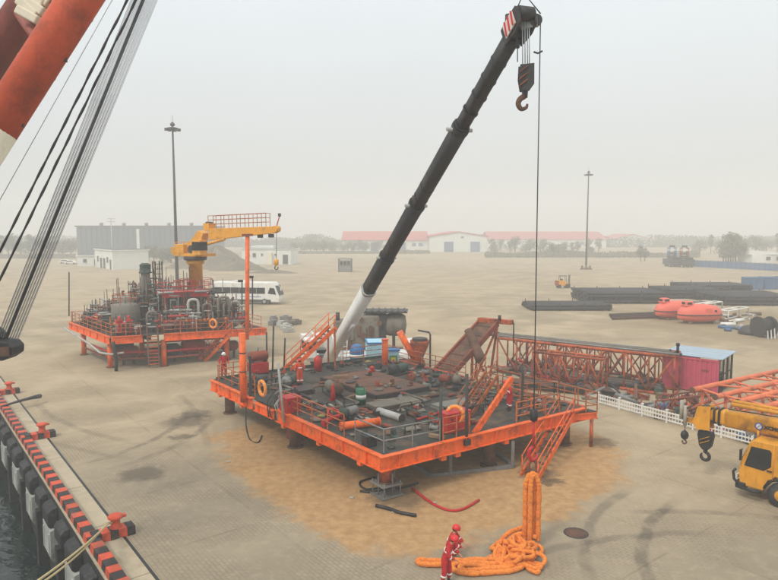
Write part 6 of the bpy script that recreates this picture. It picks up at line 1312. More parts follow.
# hook blocks of the truck crane
hp = bp1 + th * .95 - Z * 1.0; hk = thing('hook_block', 'black hook block with yellow stripes hanging from the yellow truck crane', 'hook block', hp - Z * 1.2)
for k in (-.1, .1): MB().tube(bp1 + th * .95 + tsd * k - Z * .6, hp + tsd * k, .018, 6).obj('reeving_line', 'wire', hk)
MB().prism([(-.34, .12), (.34, .12), (.38, -.1), (.28, -.62), (.12, -.82), (-.12, -.82), (-.28, -.62), (-.38, -.1)], .3, hp + tsd * .15, th, Z).obj('block_body', 'black', hk, bevel=.03)
for k in range(2): MB().beam(hp + tsd * .17 + th * .22 + Z * (-.32 - .2 * k), hp + tsd * .17 - th * .22 + Z * (-.08 - .2 * k), .02, .09, tsd).obj('warning_stripe', 'yellow', hk)
MB().tube(hp - Z * .8, hp - Z * .98, .1, 10).obj('shank', 'dark_steel', hk); MB().path([hp + th * math.cos(t) * .2 + Z * (-1.16 + math.sin(t) * .2) for t in [math.pi / 2 + i * 2 * math.pi * .86 / 14 for i in range(15)]], [.085] * 12 + [.07, .05, .03], 8).obj('hook', 'black', hk)
hp = bp1 + th * 1.95 - Z * 1.15 + tsd * .1; hk = thing('overhaul_ball', 'small black ball hook hanging left of the striped hook block', 'hook', hp - Z * .6)
MB().tube(bp1 + th * 1.95 + tsd * .1 - Z * .5, hp, .018, 6).obj('line', 'wire', hk); MB().lathe([(.05, .1), (.16, 0), (.2, -.15), (.16, -.3), (.06, -.38)], hp, n=14).obj('ball', 'black', hk); MB().path([hp + th * math.cos(t) * .1 + Z * (-.5 + math.sin(t) * .1) for t in [math.pi / 2 + i * 2 * math.pi * .84 / 10 for i in range(11)]], .04, 6).obj('hook', 'rust_brown', hk)
# ================================================================ YARD AND BACKGROUND
random.seed(11)
# ---- dark pipe stacks
def pipe_stack(px0, px1, pyb, dep, layers, r, label, m='pipe_black', rot=0.0):
    a = G(px0, pyb); b = G(px1, pyb); L_ = (b - a).length; d = (b - a).normalized(); nrm = Vector((-d.y, d.x, 0))
    if nrm.y < 0: nrm = -nrm
    o = thing('pipe_stack', label, 'pipe stack', (a + b) / 2 + nrm * dep / 2, 'stacks of dark pipe in the yard'); n = int(dep / (2 * r))
    for k in range(layers):
        mb = MB(); off = r * (k % 2)
        for i in range(n - (k % 2)):
            s0 = random.uniform(-.25, .25); c = nrm * (off + r + 2 * r * i) + Z * (.16 + r + k * r * 1.74); mb.tube(a + c + d * s0, b + c + d * (s0 + random.uniform(-.2, .2)), r * .98, 8)
        stuff(mb.obj('pipe_layer', m, o))
    for q in (.08, .5, .92): MB().beam(lerp(a, b, q) + Z * .08, lerp(a, b, q) + nrm * dep + Z * .08, .25, .15).obj('dunnage', 'timber', o)
    for q in (.04, .35, .66, .97):
        for y in (-.08, dep + .08): MB().beam(lerp(a, b, q) + nrm * y, lerp(a, b, q) + nrm * y + Z * (layers * r * 1.74 + .5), .1, .1).obj('stake', 'dark_steel', o)
pipe_stack(531, 612, 311, 6.5, 2, .22, 'long low stack of dark pipe nearest the hoist wire')
pipe_stack(588, 668, 304, 10.0, 4, .25, 'tallest stack of dark pipe in the middle of the yard')
pipe_stack(666, 722, 299, 9.0, 4, .22, 'flat stack of dark pipe behind the lifeboats')
pipe_stack(687, 752, 293, 8.0, 4, .2, 'stack of dark pipe with stakes before the blue containers')
pipe_stack(722, 800, 306, 11.0, 4, .2, 'stack of dark pipe at the right edge of the yard', 'pipe_black')
# pale timber pile front under one stack
o = thing('sleeper_pile', 'pale timber sleepers piled in front of the flat pipe stack', 'timber pile', G(690, 305))
for k in range(14): MB().box(G(690, 304) + Vector((-4.6 + .7 * k, 0, .3 + .0 * k)), (.6, 1.6, .55), .02 * (k % 3)).obj('sleeper', 'concrete' if k % 3 else 'timber', o)
# ---- lifeboats
def make_lifeboat():
    o = thing('lifeboat', 'x', 'lifeboat', (0, 0, 0), 'orange lifeboats dumped in the yard', local=True); n, mseg = 18, 14
    vs = []; fs = []
    for i in range(n + 1):
        t = i / n; x = (t - .5) * 6.2; w_ = 1.25 * (1 - abs(2 * t - 1) ** 3.2) ** .6 + .03; zt = 1.35 + 1.25 * (1 - abs(2 * t - 1) ** 2.6) ** .5; zb = .18 + .5 * abs(2 * t - 1) ** 3
        for j in range(mseg):
            a = 2 * math.pi * j / mseg; cz = math.sin(a); z = 1.2 + (cz * (zt - 1.2) if cz > 0 else cz * (1.2 - zb)); y = w_ * math.copysign(abs(math.cos(a)) ** .75, math.cos(a)); vs.append((x, y, z))
    for i in range(n):
        for j in range(mseg): fs.append((i * mseg + j, i * mseg + (j + 1) % mseg, (i + 1) * mseg + (j + 1) % mseg, (i + 1) * mseg + j))
    fs += [tuple(range(mseg - 1, -1, -1)), tuple(range(n * mseg, (n + 1) * mseg))]
    MB().add(vs, fs, True).obj('hull', 'lifeboat', o)
    pts = []
    for i in range(n + 1): t = i / n; pts.append(((t - .5) * 6.25, 1.3 * (1 - abs(2 * t - 1) ** 3.2) ** .6 + .03, 1.2))
    MB().path(pts + [(x, -y, z) for x, y, z in pts[::-1]], .07, 6, closed=True).obj('rubbing_band', 'black', o)
    tw = MB().box((-1.7, 0, 2.65), (1.3, 1.2, .7), taper=.8).obj('steering_cupola', 'lifeboat', o, bevel=.12)
    for s_ in (-1, 1): MB().box((-1.7, s_ * .57, 2.72), (.6, .06, .28)).obj('cupola_window', 'glass_dark', tw)
    MB().box((-2.32, 0, 2.74), (.06, .7, .28)).obj('cupola_window', 'glass_dark', tw)
    for x in (-.4, .6, 1.6):
        for s_ in (-1, 1): MB().lathe([(.16, 0), (.16, .04)], (x, s_ * 1.12, 1.75), (0, s_, .3), 12).obj('porthole', 'glass_dark', o)
    for s_ in (-1, 1): MB().prism([(-.45, 0), (.45, 0), (.4, .8), (-.4, .8)], .05, (.6, s_ * 1.17, 1.3), (1, 0, 0), (0, 0, 1)).obj('hatch', 'lifeboat', o)
    MB().path([(-2.2, 0, 2.3), (-2.2, 0, 2.7), (2.2, 0, 2.7), (2.2, 0, 2.3)], .04, 6).obj('grab_rail', 'white', o)
    for x in (-1.6, 1.6): MB().box((x, 0, .15), (.3, 1.8, .3)).obj('cradle_block', 'timber', o)
    return o
lb = make_lifeboat(); lb.location = G(702, 324) + Vector((0, .8, 0)); lb.rotation_euler = (0, 0, R(4)); lb['label'] = 'right one of two orange enclosed lifeboats lying in the yard, in front'
place_copy(lb, G(678, 320) + Vector((0, 1.2, 0)), R(14), 'left one of two orange enclosed lifeboats lying in the yard, half hidden')
# ---- scrap round the lifeboats
for k in range(5): a = G(612, 320 - k * .7) + Vector((0, k * .3, .2)); tag(MB().ibeam(a, G(662, 318 - k * .8) + Vector((random.uniform(-1, 1), k * .3, .2)), .3, .25, .04).obj('steel_beam', random.choice(('green_edge', 'rust_brown', 'dark_steel'))), 'rusty steel beam lying left of the lifeboats', 'beam', 'beams left of the lifeboats')
def open_frame(a, b, h, m, label):
    o = thing('tubular_cradle', label, 'cradle', (a + b) / 2, 'pale pipe frames by the lifeboats'); d = (b - a).normalized(); n_ = Vector((-d.y, d.x, 0)) * 1.2
    for s_ in (0, 1):
        MB().path([a + n_ * s_, a + n_ * s_ + Z * h, b + n_ * s_ + Z * h, b + n_ * s_], .1, 8).obj('side_loop', m, o); MB().tube(a + n_ * s_ + Z * .12, b + n_ * s_ + Z * .12, .08, 8).obj('bottom_tube', m, o)
    for q in (a, b, (a + b) / 2): MB().tube(q + Z * h, q + n_ + Z * h, .08, 8).obj('tie_tube', m, o)
open_frame(G(703, 313), G(722, 310), 1.3, 'white', 'white pipe frame standing behind the right lifeboat')
open_frame(G(728, 322), G(748, 318), 1.5, 'white', 'cream pipe frame standing right of the lifeboats')
open_frame(G(694, 309), G(706, 309), 1.0, 'dark_steel', 'dark pipe frame between the lifeboats and pipe stacks')
for k in range(26):
    p = G(random.uniform(722, 762), random.uniform(314, 333)); an_ = random.uniform(0, 3); d = Vector((math.cos(an_), math.sin(an_), 0)); Lg = random.uniform(.6, 2.2); r = random.uniform(.08, .25)
    tag(MB().tube(p - d * Lg / 2 + Z * r, p + d * Lg / 2 + Z * r, r, 8).obj('scrap_pipe', random.choice(('pale_grey', 'dark_steel', 'rust_brown', 'white', 'blue_dull'))), 'scrap pipe piece on the earth right of the lifeboats', 'pipe', 'scrap right of the lifeboats')
# dark net-covered drum heap at the right edge
o = thing('cable_reel', 'dark cable reel standing among scrap at the right edge', 'cable reel', G(764, 337)); p = G(764, 337)
for s_ in (-.7, .7): MB().lathe([(1.2, -.06), (1.2, .06)], p + Vector((s_, .1, 1.21)), (1, .25, 0), 22).obj('flange', 'dark_steel', o)
MB().lathe([(.95, -.7), (1.0, 0), (.95, .7)], p + Vector((0, .1, 1.21)), (1, .25, 0), 22).obj('cable', 'pipe_black', o)
tag(MB().lathe([(1.3, 0), (1.25, .4), (1.0, .8), (.5, 1.05), (.1, 1.1)], G(750, 334), n=16).obj('covered_heap', 'dark_steel'), 'dark covered heap beside the cable reel', 'heap')
for k in range(4): a = G(768 + k * 3.5, 339); tag(MB().beam(a, a + Vector((.5, 1.2, 1.8)), .12, .12).obj('leaning_beam', 'pale_grey'), 'pale beam leaning against the cable reel at the right edge', 'beam', 'beams leaning on the reel')
# ---- blue containers and hoarding
for k in range(3): container(747 + k * 17, 763 + k * 17, 290 - k * .5, 2.6, 2.4, 'blue_dull', 'blue_container', ('leftmost', 'middle', 'rightmost')[k] + ' of three blue containers at the right edge of the yard', 'container', 0, None, 6)
h0_, h1_ = G(689, 266.5), G(790, 272); hd2 = (h1_ - h0_).normalized()
o = thing('blue_hoarding', 'long blue panel hoarding at the far right of the yard', 'fence', (h0_ + h1_) / 2); nn = 22
for k in range(nn):
    a = lerp(h0_, h1_, k / nn); b = lerp(h0_, h1_, (k + .94) / nn); MB().beam(a + Z * 1.15, b + Z * 1.15, .08, 2.2).obj('panel', 'blue_dull', o); MB().beam(b + hd2 * .08, b + hd2 * .08 + Z * 2.4, .12, .12).obj('post', 'dark_steel', o)
o = thing('white_shed', 'low white sloping-roofed shed behind the blue hoarding', 'shed', G(764, 262)); c = G(766, 262)
MB().box(c + Z * 1.6, (18, 9, 3.2), .1).obj('wall', 'wall_white', o); MB().prism([(-9.6, 3.1), (9.6, 3.1), (9.6, 3.6), (-9.6, 4.8)], 10.0, c + Vector((0, 5.0, 0)), (1, 0, 0), (0, 0, 1)).obj('roof', 'wall_white', o)
for k in range(4): MB().box(c + Vector((-6 + 4 * k, -4.9, 1.6)), (1.6, .3, 1.3), .1).obj('window', 'glass_dark', o)
# ---- hazy rig trucks
def rig_truck(px, pyb, label, m2):
    p = G(px, pyb); o = thing('rig_truck', label, 'truck', p, 'hazy rig trucks far right')
    MB().box(p + Z * 1.7, (4.0, 6.5, 2.0)).obj('chassis_body', 'dark_steel', o, bevel=.05); MB().box(p + Vector((0, -2.3, 2.6)), (3.0, 1.8, 1.6), taper=.92).obj('cab', 'dark_steel', o)
    MB().box(p + Vector((0, -3.22, 2.8)), (2.4, .08, .8)).obj('windscreen', 'glass_dark', o)
    for s_ in (-1, 1):
        for y in (-2.2, .4, 2.0): MB().lathe([(.5, -.2), (.62, -.15), (.62, .15), (.5, .2)], p + Vector((s_ * 1.4, y, .62)), (1, 0, 0), 14).obj('wheel', 'rubber', o)
    for s_ in (-1, 1): MB().tube(p + Vector((s_ * 1.1, .5, 2.2)), p + Vector((s_ * 1.1, .5, 6.6)), .5, 10).obj('mast_leg', m2, o)
    for z_ in (3.4, 4.6, 5.8): MB().box(p + Vector((0, .5, z_)), (3.0, .9, .7)).obj('mast_tie', 'white' if z_ == 5.8 else 'dark_steel', o)
    MB().box(p + Vector((0, .5, 7.0)), (1.6, .8, .7)).obj('crown', 'dark_steel', o)
rig_truck(672, 266.5, 'left one of two hazy tall rig trucks in the far yard', 'blue_dull'); rig_truck(684.5, 267, 'right one of two hazy tall rig trucks in the far yard, reddish', 'rust_red')
# ---- forklift
p = G(563, 288); o = thing('forklift', 'orange-yellow forklift standing alone in the open yard', 'forklift', p)
MB().prism([(-1.3, .5), (1.0, .5), (1.0, 1.2), (.2, 1.3), (-.1, 1.7), (-1.3, 1.7), (-1.55, 1.2)], 1.3, p + Vector((0, .65, 0)), (1, 0, 0), Z).obj('body', 'yellow', o, bevel=.06)
MB().box(p + Vector((-1.35, 0, 1.1)), (.6, 1.35, 1.1)).obj('counterweight', 'orange_dull', o, bevel=.1)
for x in (-.9, .6):
    for s_ in (-1, 1): MB().beam(p + Vector((x, s_ * .55, 1.3)), p + Vector((x * .8, s_ * .5, 2.6)), .08, .08).obj('guard_post', 'black', o)
MB().box(p + Vector((-.1, 0, 2.63)), (1.6, 1.2, .08)).obj('overhead_guard', 'black', o); MB().box(p + Vector((-.4, 0, 1.75)), (.5, .5, .5)).obj('seat', 'black', o)
for s_ in (-1, 1): MB().beam(p + Vector((1.25, s_ * .4, .1)), p + Vector((1.3, s_ * .4, 2.9)), .16, .12).obj('mast', 'black', o); MB().beam(p + Vector((1.4, s_ * .35, .12)), p + Vector((2.5, s_ * .35, .12)), .14, .06).obj('fork', 'dark_steel', o)
MB().box(p + Vector((1.36, 0, .6)), (.1, 1.2, .6)).obj('carriage', 'dark_steel', o)
for x, r in ((-.95, .4), (.75, .48)):
    for s_ in (-1, 1): MB().lathe([(r * .5, -.14), (r, -.12), (r, .12), (r * .5, .14)], p + Vector((x, s_ * .6, r)), (0, 1, 0), 16).obj('wheel', 'rubber', o)
# ---- bus
bp = (G(213, 303.5) + G(281, 304.5)) / 2 + Vector((0, 1.0, 0)); brz_ = R(-9); o = thing('coach_bus', 'white coach with dark window band parked behind the far module', 'bus', bp); rt = Matrix.Rotation(brz_, 3, 'Z')
def BV(x, y, z): return bp + rt @ Vector((x, y, z))
bl, bw, bh = 12.0, 2.6, 3.7
MB().prism([(-bl / 2, .45), (bl / 2 - .1, .45), (bl / 2, .9), (bl / 2 - .05, 1.5), (bl / 2 - .75, 3.2), (bl / 2 - 1.2, bh), (-bl / 2 + .3, bh), (-bl / 2, bh - .3)], bw, BV(0, bw / 2, 0), rt @ Vector((1, 0, 0)), Z).obj('body', 'white', o, bevel=.1)
for s_ in (-1, 1):
    for k in range(6): x0 = -bl / 2 + .45 + k * 1.52; MB().box(BV(x0 + .74, s_ * (bw / 2 + .012), 2.32), (1.46, .05, 1.0), brz_).obj('window', 'glass_dark', o)
    MB().prism([(bl / 2 - 2.0, 1.85), (bl / 2 - .55, 1.7), (bl / 2 - .85, 2.75), (bl / 2 - 1.6, 2.85)], .05, BV(0, s_ * (bw / 2 + .012) + (.03 if s_ > 0 else .02), 0), rt @ Vector((1, 0, 0)), Z).obj('front_quarter_window', 'glass_dark', o)
    MB().box(BV(-.4, s_ * (bw / 2 + .012), .62), (bl - 2.2, .05, .42), brz_).obj('skirt', 'dark_steel', o)
    for x in (-3.2, 3.4): wl = MB().lathe([(.25, -.14), (.48, -.12), (.5, 0), (.48, .12), (.25, .14)], BV(x, s_ * (bw / 2 - .08), .5), rt @ Vector((0, 1, 0)), 18).obj('wheel', 'rubber', o); MB().lathe([(.26, 0), (.26, .03)], BV(x, s_ * (bw / 2 + .07), .5), rt @ Vector((0, s_, 0)), 14).obj('hubcap', 'pale_grey', wl)
    MB().box(BV(1.0, s_ * (bw / 2 + .02), 1.3), (3.6, .03, .1), brz_).obj('stripe', 'blue', o)
w0_ = [(bl / 2 + .02, -1.15, 1.55), (bl / 2 + .02, 1.15, 1.55), (bl / 2 - .68, 1.05, 3.2), (bl / 2 - .68, -1.05, 3.2)]; MB().hexa([BV(x - .1, y, z) for x, y, z in w0_] + [BV(x + .02, y, z + .02) for x, y, z in w0_]).obj('windscreen', 'glass_dark', o)
MB().path([BV(bl / 2 - .8, -1.1, 3.2), BV(bl / 2 - .1, -1.35, 3.3), BV(bl / 2 + .35, -1.4, 2.9)], .05, 6).box(BV(bl / 2 + .35, -1.4, 2.65), (.12, .28, .5), brz_).obj('mirror', 'white', o)
MB().box(BV(-1, 0, bh + .1), (2.6, 1.8, .22), brz_).obj('roof_unit', 'white', o)
for s_ in (-1, 1): MB().box(BV(bl / 2 - .02, s_ * .9, .95), (.1, .4, .25), brz_).obj('headlight', 'headlight', o)
# grey gear on ground behind the left corner (pallet of white bags)
for k in range(9): p = G(random.uniform(270, 296), random.uniform(318, 333)); tag(MB().box(p + Z * .3, (random.uniform(.8, 1.6), .9, .55), random.uniform(0, 3)).box(p + Z * .65, (.7, .6, .2), random.uniform(0, 3)).obj('pallet_load', random.choice(('pale_grey', 'grey_steel', 'grey_dusty'))), 'grey pallet load on the ground between the two modules', 'pallet', 'pallet loads between the modules')
# ---- kiosk
p = G(345, 272); o = thing('steel_kiosk', 'small grey-green steel kiosk alone in the far yard behind the boom', 'kiosk', p)
for x in (-1.9, 1.9):
    for y in (0, 3): MB().beam(p + Vector((x, y, 0)), p + Vector((x, y, 3.9)), .25, .25).obj('post', 'dark_steel', o)
MB().box(p + Vector((0, 1.5, 1.0)), (3.7, 3, 1.8)).obj('lower_wall', 'grey_steel', o); MB().box(p + Vector((0, 1.5, 3.95)), (4.3, 3.5, .3)).obj('roof', 'grey_steel', o)
for x in (-1.1, 0, 1.1): MB().box(p + Vector((x, -.02, 2.7)), (.9, .08, 1.2)).obj('window', 'glass_dark', o)
MB().box(p + Vector((0, 1.5, 2.7)), (3.5, 2.9, 1.4)).obj('upper_wall', 'pale_grey', o)
# ---- light masts
def mast(base, h, label):
    o = thing('light_mast', label, 'light mast', base, 'high light masts'); base = Vector(base)
    MB().tube(base, base + Z * h, .34, 14, .15).obj('shaft', 'dark_steel', o); MB().lathe([(.9, 0), (.9, .5), (.5, .6)], base, n=12).obj('footing', 'concrete', o)
    hd = MB().lathe([(.3, 0), (.95, .1), (.95, .35), (.3, .5)], base + Z * (h - 1.0), n=16).obj('lamp_ring', 'dark_steel', o)
    for k in range(8): a = k * math.pi / 4; MB().box(base + Z * (h - .95) + Vector((1.15 * math.cos(a), 1.15 * math.sin(a), 0)), (.55, .45, .35), a).obj('floodlight', 'dark_steel', hd)
    MB().lathe([(.35, 0), (.45, .3), (.15, .7)], base + Z * (h - .3), n=10).obj('top_cap', 'dark_steel', o)
    MB().tube(base + Z * h, base + Z * (h + 1.6), .03, 6).obj('lightning_rod', 'dark_steel', o)
mast(G(586, 268), 31.6, 'tall light mast standing in the open yard on the right')
mast(Vector((D(176, 240, 118).x, 118, 0)), 31.5, 'tall light mast at left, rising behind the yellow crane')
# bollard posts round right mast
for k in range(3): p = G(582 + 4 * k, 269.5); tag(MB().tube(p, p + Z * 1.3, .3, 8).box(p + Z * .2, (1, 1, .4)).obj('guard_post', 'rust_brown'), 'stubby guard post round the foot of the right light mast', 'post', 'guard posts at the mast')
# ---- buildings
def windows(o, rects, c, xd, yoff, m='glass_dark', frame=True):
    """openings on a wall plane: rects (x centre, z centre, w, h)"""
    nrm = Vector((xd.y, -xd.x, 0))
    for (x, z_, w_, h_) in rects:
        wn = MB().beam(c + xd * (x - w_ / 2) + nrm * (yoff + .03) + Z * z_, c + xd * (x + w_ / 2) + nrm * (yoff + .03) + Z * z_, .1, h_).obj('window' if h_ < 2.2 else 'door', m, o)
        if frame: MB().beam(c + xd * (x - w_ / 2 - .15) + nrm * (yoff + .08) + Z * (z_ - h_ / 2), c + xd * (x + w_ / 2 + .15) + nrm * (yoff + .08) + Z * (z_ - h_ / 2), .3, .12).obj('sill', 'pale_grey', wn)
# left white building
def block(name, label, c, rz, w_, dep, h, wall_m, front, left, roof_m='roof_dark', para=True):
    o = thing(name, label, 'building', c); x = Vector((math.cos(rz), math.sin(rz), 0)); y = Vector((-x.y, x.x, 0)); c = Vector(c)
    MB().box(c + Z * h / 2 + y * dep / 2, (w_, dep, h), rz).obj('wall', wall_m, o)
    rf = MB().box(c + Z * (h + .12) + y * dep / 2, (w_ + .8, dep + .8, .24), rz).obj('roof', roof_m if not para else 'wall_white', o)
    if para: MB().box(c + Z * (h + .3) + y * dep / 2, (w_ - .4, dep - .4, .14), rz).obj('roof_felt', roof_m, rf)
    windows(o, front, c, x, 0); windows(o, left, c - x * w_ / 2 + y * dep / 2, -y, 0)
    return o
cr = G(113, 270); rzb = R(-14)
block('gate_house', 'white flat-roofed building with side doors at left behind the far module', cr + Vector((math.cos(R(38)), math.sin(R(38)), 0)) * 5.6, R(38), 11.2, 22, 6.0, 'wall_white', [], [(-3, 1.7, 2.4, 3.4), (1.0, 1.7, 2.4, 3.4), (5, 3.0, 1.8, 1.8), (-7, 3.0, 1.8, 1.8), (8.5, 1.6, 1.6, 3.2)])
block('low_shed', 'small white shed left of the flat-roofed building with side doors', G(80, 266.5) + Vector((3, 2, 0)), R(10), 9, 7, 3.6, 'wall_white', [(-2, 1.9, 1.2, 1.2), (1.6, 1.3, 1.2, 2.4)], [])
b2 = block('office_building', 'white flat-roofed building with porch behind the coach', (G(243, 263) + G(290, 266.5)) / 2 + Vector((0, 2, 0)), R(-10), 19.0, 9, 5.6, 'wall_white', [(-7.0, 3.4, 1.2, 1.4), (-4.6, 3.4, 1.2, 1.4), (7.4, 1.9, 2.0, 3.4), (-1.6, 3.6, .7, .7), (3.6, 3.6, .7, .7)], [])
MB().box((G(243, 263) + G(290, 266.5)) / 2 + Vector((-1, 6, 6.3)), (9, 6, 1.0), R(-10)).obj('roof_storey', 'wall_white', b2)
MB().box((G(243, 263) + G(290, 266.5)) / 2 + Vector((1.4, 1.2, 2.2)), (2.0, 1.4, 4.4), R(-10)).obj('porch_pier', 'cream', b2)
# grey warehouse
o = thing('grey_warehouse', 'big dark grey panelled warehouse in the haze at left', 'building', D(130, 255, 300) - Z * D(130, 255, 300).z); c = up_(D(135, 250, 300), 0); ww = 56.0
x0w = D(77, 250, 300).x; x1w = D(203, 250, 300).x; ww = x1w - x0w; cxw = (x0w + x1w) / 2
MB().box(Vector((cxw, 320, 7.2)), (ww - .4, 40, 14.2)).obj('wall', 'warehouse_grey', o); MB().box(Vector((cxw, 320, 14.5)), (ww + 1, 41, .6)).obj('roof_edge', 'roof_dark', o)
np_ = 24
for k in range(np_):
    xx = x0w + ww * (k + .5) / np_; MB().box(Vector((xx, 299.9, 7.1)), (ww / np_ - .5, .25, 13.6)).obj('wall_panel', 'warehouse_grey', o)
MB().box(Vector((x0w + ww * .49, 299.7, 8.5)), (1.3, .3, 9.5)).obj('white_strip', 'wall_white', o)
for k in range(5): MB().lathe([(.8, 0), (.8, 1), (1.2, 1.1), (.2, 1.8)], Vector((x0w + ww * (k + .6) / 5.4, 312, 14.8)), n=10).obj('roof_vent', 'pale_grey', o)
o = thing('floodlight_pole', 'hazy pole with cross-arms before the grey warehouse', 'pole', up_(D(112, 245, 270), 0)); pp = up_(D(112, 245, 270), 0)
MB().tube(pp, pp + Z * 17.5, .2, 8).obj('shaft', 'pale_grey', o)
for z_ in (16.2, 17.4): MB().beam(pp + Vector((-1.6, 0, z_)), pp + Vector((1.6, 0, z_)), .2, .3).obj('cross_arm', 'pale_grey', o)
# red-roofed halls
def hall(name, label, p0, p1, dep, h, rise, gable_doors, m_w='wall_white'):
    p0 = up_(p0, 0); p1 = up_(p1, 0); d = (p1 - p0).normalized(); n_ = Vector((-d.y, d.x, 0)); n_ = n_ if n_.y > 0 else -n_; W_ = (p1 - p0).length; o = thing(name, label, 'building', (p0 + p1) / 2)
    MB().prism([(0, 0), (W_, 0), (W_, h), (W_ / 2, h + rise), (0, h)], dep, p0 + n_ * dep, d, Z).obj('wall', m_w, o)
    for s_ in (0, 1):
        a = p0 + d * (W_ * s_) + Z * h; b = p0 + d * (W_ / 2) + Z * (h + rise); e_ = (a - b).normalized()
        a = a + e_ * 1.0
        MB().hexa([a - n_ * .6, b - n_ * .6, b + n_ * (dep + .6), a + n_ * (dep + .6), a - n_ * .6 + Z * .5, b - n_ * .6 + Z * .5, b + n_ * (dep + .6) + Z * .5, a + n_ * (dep + .6) + Z * .5]).obj('roof', 'roof_red', o)
    for (x, z_, w_, hh) in gable_doors:
        MB().beam(p0 + d * (x - w_ / 2) - n_ * .1 + Z * z_, p0 + d * (x + w_ / 2) - n_ * .1 + Z * z_, .2, hh).obj('door' if hh > 2.5 else 'window', 'blue_dull', o)
    return o
hall('red_roof_hall', 'white gabled hall with red roof and two blue doors in the haze', D(430, 252, 377), D(487, 252, 377), 60, 9.0, 2.6, [(11, 3.0, 5.5, 6.0), (26.5, 3.0, 5.5, 6.0), (19, 8.6, 1.5, 1.2)])
def long_hall(name, label, px0, px1, Y, h, rise, dep, m_w, doors):
    a = up_(D(px0, 250, Y), 0); b = up_(D(px1, 250, Y), 0); W_ = (b - a).length; o = thing(name, label, 'building', (a + b) / 2)
    MB().box((a + b) / 2 + Vector((0, dep / 2, h / 2)), (W_, dep, h)).obj('wall', m_w, o)
    MB().prism([(-.8, h), (dep / 2, h + rise), (dep + .8, h), (dep + .8, h + .4), (dep / 2, h + rise + .4), (-.8, h + .4)], W_ + 1, a + Vector((-.5, 0, 0)) , (0, 1, 0), (0, 0, 1)).obj('roof', 'roof_red', o)
    for (x, z_, w_, hh) in doors: MB().box(a + Vector((x, -.1, z_)), (w_, .25, hh)).obj('door' if hh > 2.5 else 'window', 'blue_dull', o)
long_hall('red_roof_hall', 'long low hall with red roof left of the gabled hall', 342, 428, 392, 6.5, 5.2, 36, 'wall_white', [(36, 2.6, 6, 5.2), (44, 4, 2.4, 2.0), (48, 4, 2.4, 2.0), (20, 2.6, 5, 5.2), (8, 4, 2.4, 2), (13, 4, 2.4, 2)])
long_hall('red_roof_hall', 'farthest long red-roofed hall, faint behind the hoist wire', 489, 606, 470, 6.0, 5.5, 40, 'wall_white', [(20 + 12 * k, 3.2, 3, 2.2) for k in range(6)])
hall('faint_white_hall', 'faint white gabled hall at the far right of the red roofs', D(612, 252, 500), D(652, 252, 500), 40, 5.5, 4.0, [(10, 2.6, 4, 5), (22, 2.6, 4, 5)])
# low perimeter wall on the left
o = thing('perimeter_wall', 'low hazy brown wall along the far left of the yard', 'wall', D(40, 258, 290) - Z * D(40, 258, 290).z); a = up_(D(-60, 258, 285), 0); b = up_(D(76, 258, 290), 0)
for k in range(12): MB().beam(lerp(a, b, k / 12) + Z * 1.0, lerp(a, b, (k + .97) / 12) + Z * 1.0, .3, 2.0).obj('wall_panel', 'grey_dusty', o)
# parked cars far left
for k, px in enumerate((66, 71.5)):
    p = G(px, 263.5 + k * .8); o = thing('parked_car', ('left', 'right')[k] + ' one of two tiny pale cars parked before the low shed', 'car', p, 'cars parked far left')
    MB().prism([(-2.2, .35), (2.2, .35), (2.2, .85), (1.3, .95), (.7, 1.45), (-1.2, 1.45), (-1.9, .95), (-2.2, .9)], 1.75, p + Vector((0, .87, 0)), (1, 0, 0), Z).obj('body', 'white', o, bevel=.08); MB().prism([(1.1, .98), (.65, 1.38), (-1.1, 1.38), (-1.6, .98)], 1.79, p + Vector((0, .89, 0)), (1, 0, 0), Z).obj('glazing', 'glass_dark', o)
    for x in (-1.35, 1.35):
        for s_ in (-1, 1): MB().lathe([(.2, -.1), (.32, -.09), (.32, .09), (.2, .1)], p + Vector((x, s_ * .8, .32)), (0, 1, 0), 14).obj('wheel', 'rubber', o)
# ---- earth mounds
def mound(c, rx, ry, h, label, m='earth'):
    n, mm = 26, 9; vs = []; fs = []
    for i in range(mm + 1):
        t = i / mm
        for k in range(n): a = 2 * math.pi * k / n; w_ = 1 + .14 * math.sin(3 * a + c[0]) + .08 * math.sin(7 * a); hh = h * (1 - t * t) ** 1.3 * (1 + .18 * math.sin(5 * a + 3 * t)) - .02; vs.append((c[0] + rx * t * w_ * math.cos(a), c[1] + ry * t * w_ * math.sin(a), max(hh + random.uniform(-.06, .06) * h, -.05) if i < mm else -.05))
    for i in range(mm): fs += [(i * n + k, i * n + (k + 1) % n, (i + 1) * n + (k + 1) % n, (i + 1) * n + k) for k in range(n)]
    tag(MB().add(vs, fs, True).obj('earth_mound', m), label, 'mound', 'earth mounds behind the coach')
mound(G(214, 268), 15, 9, 6.2, 'grey-brown earth mound behind the yellow crane pedestal'); mound(G(235, 270), 9, 6, 3.2, 'lower earth mound before the office building'); mound(G(272, 273), 8, 2.4, .9, 'low spoil bank in front of the office building')
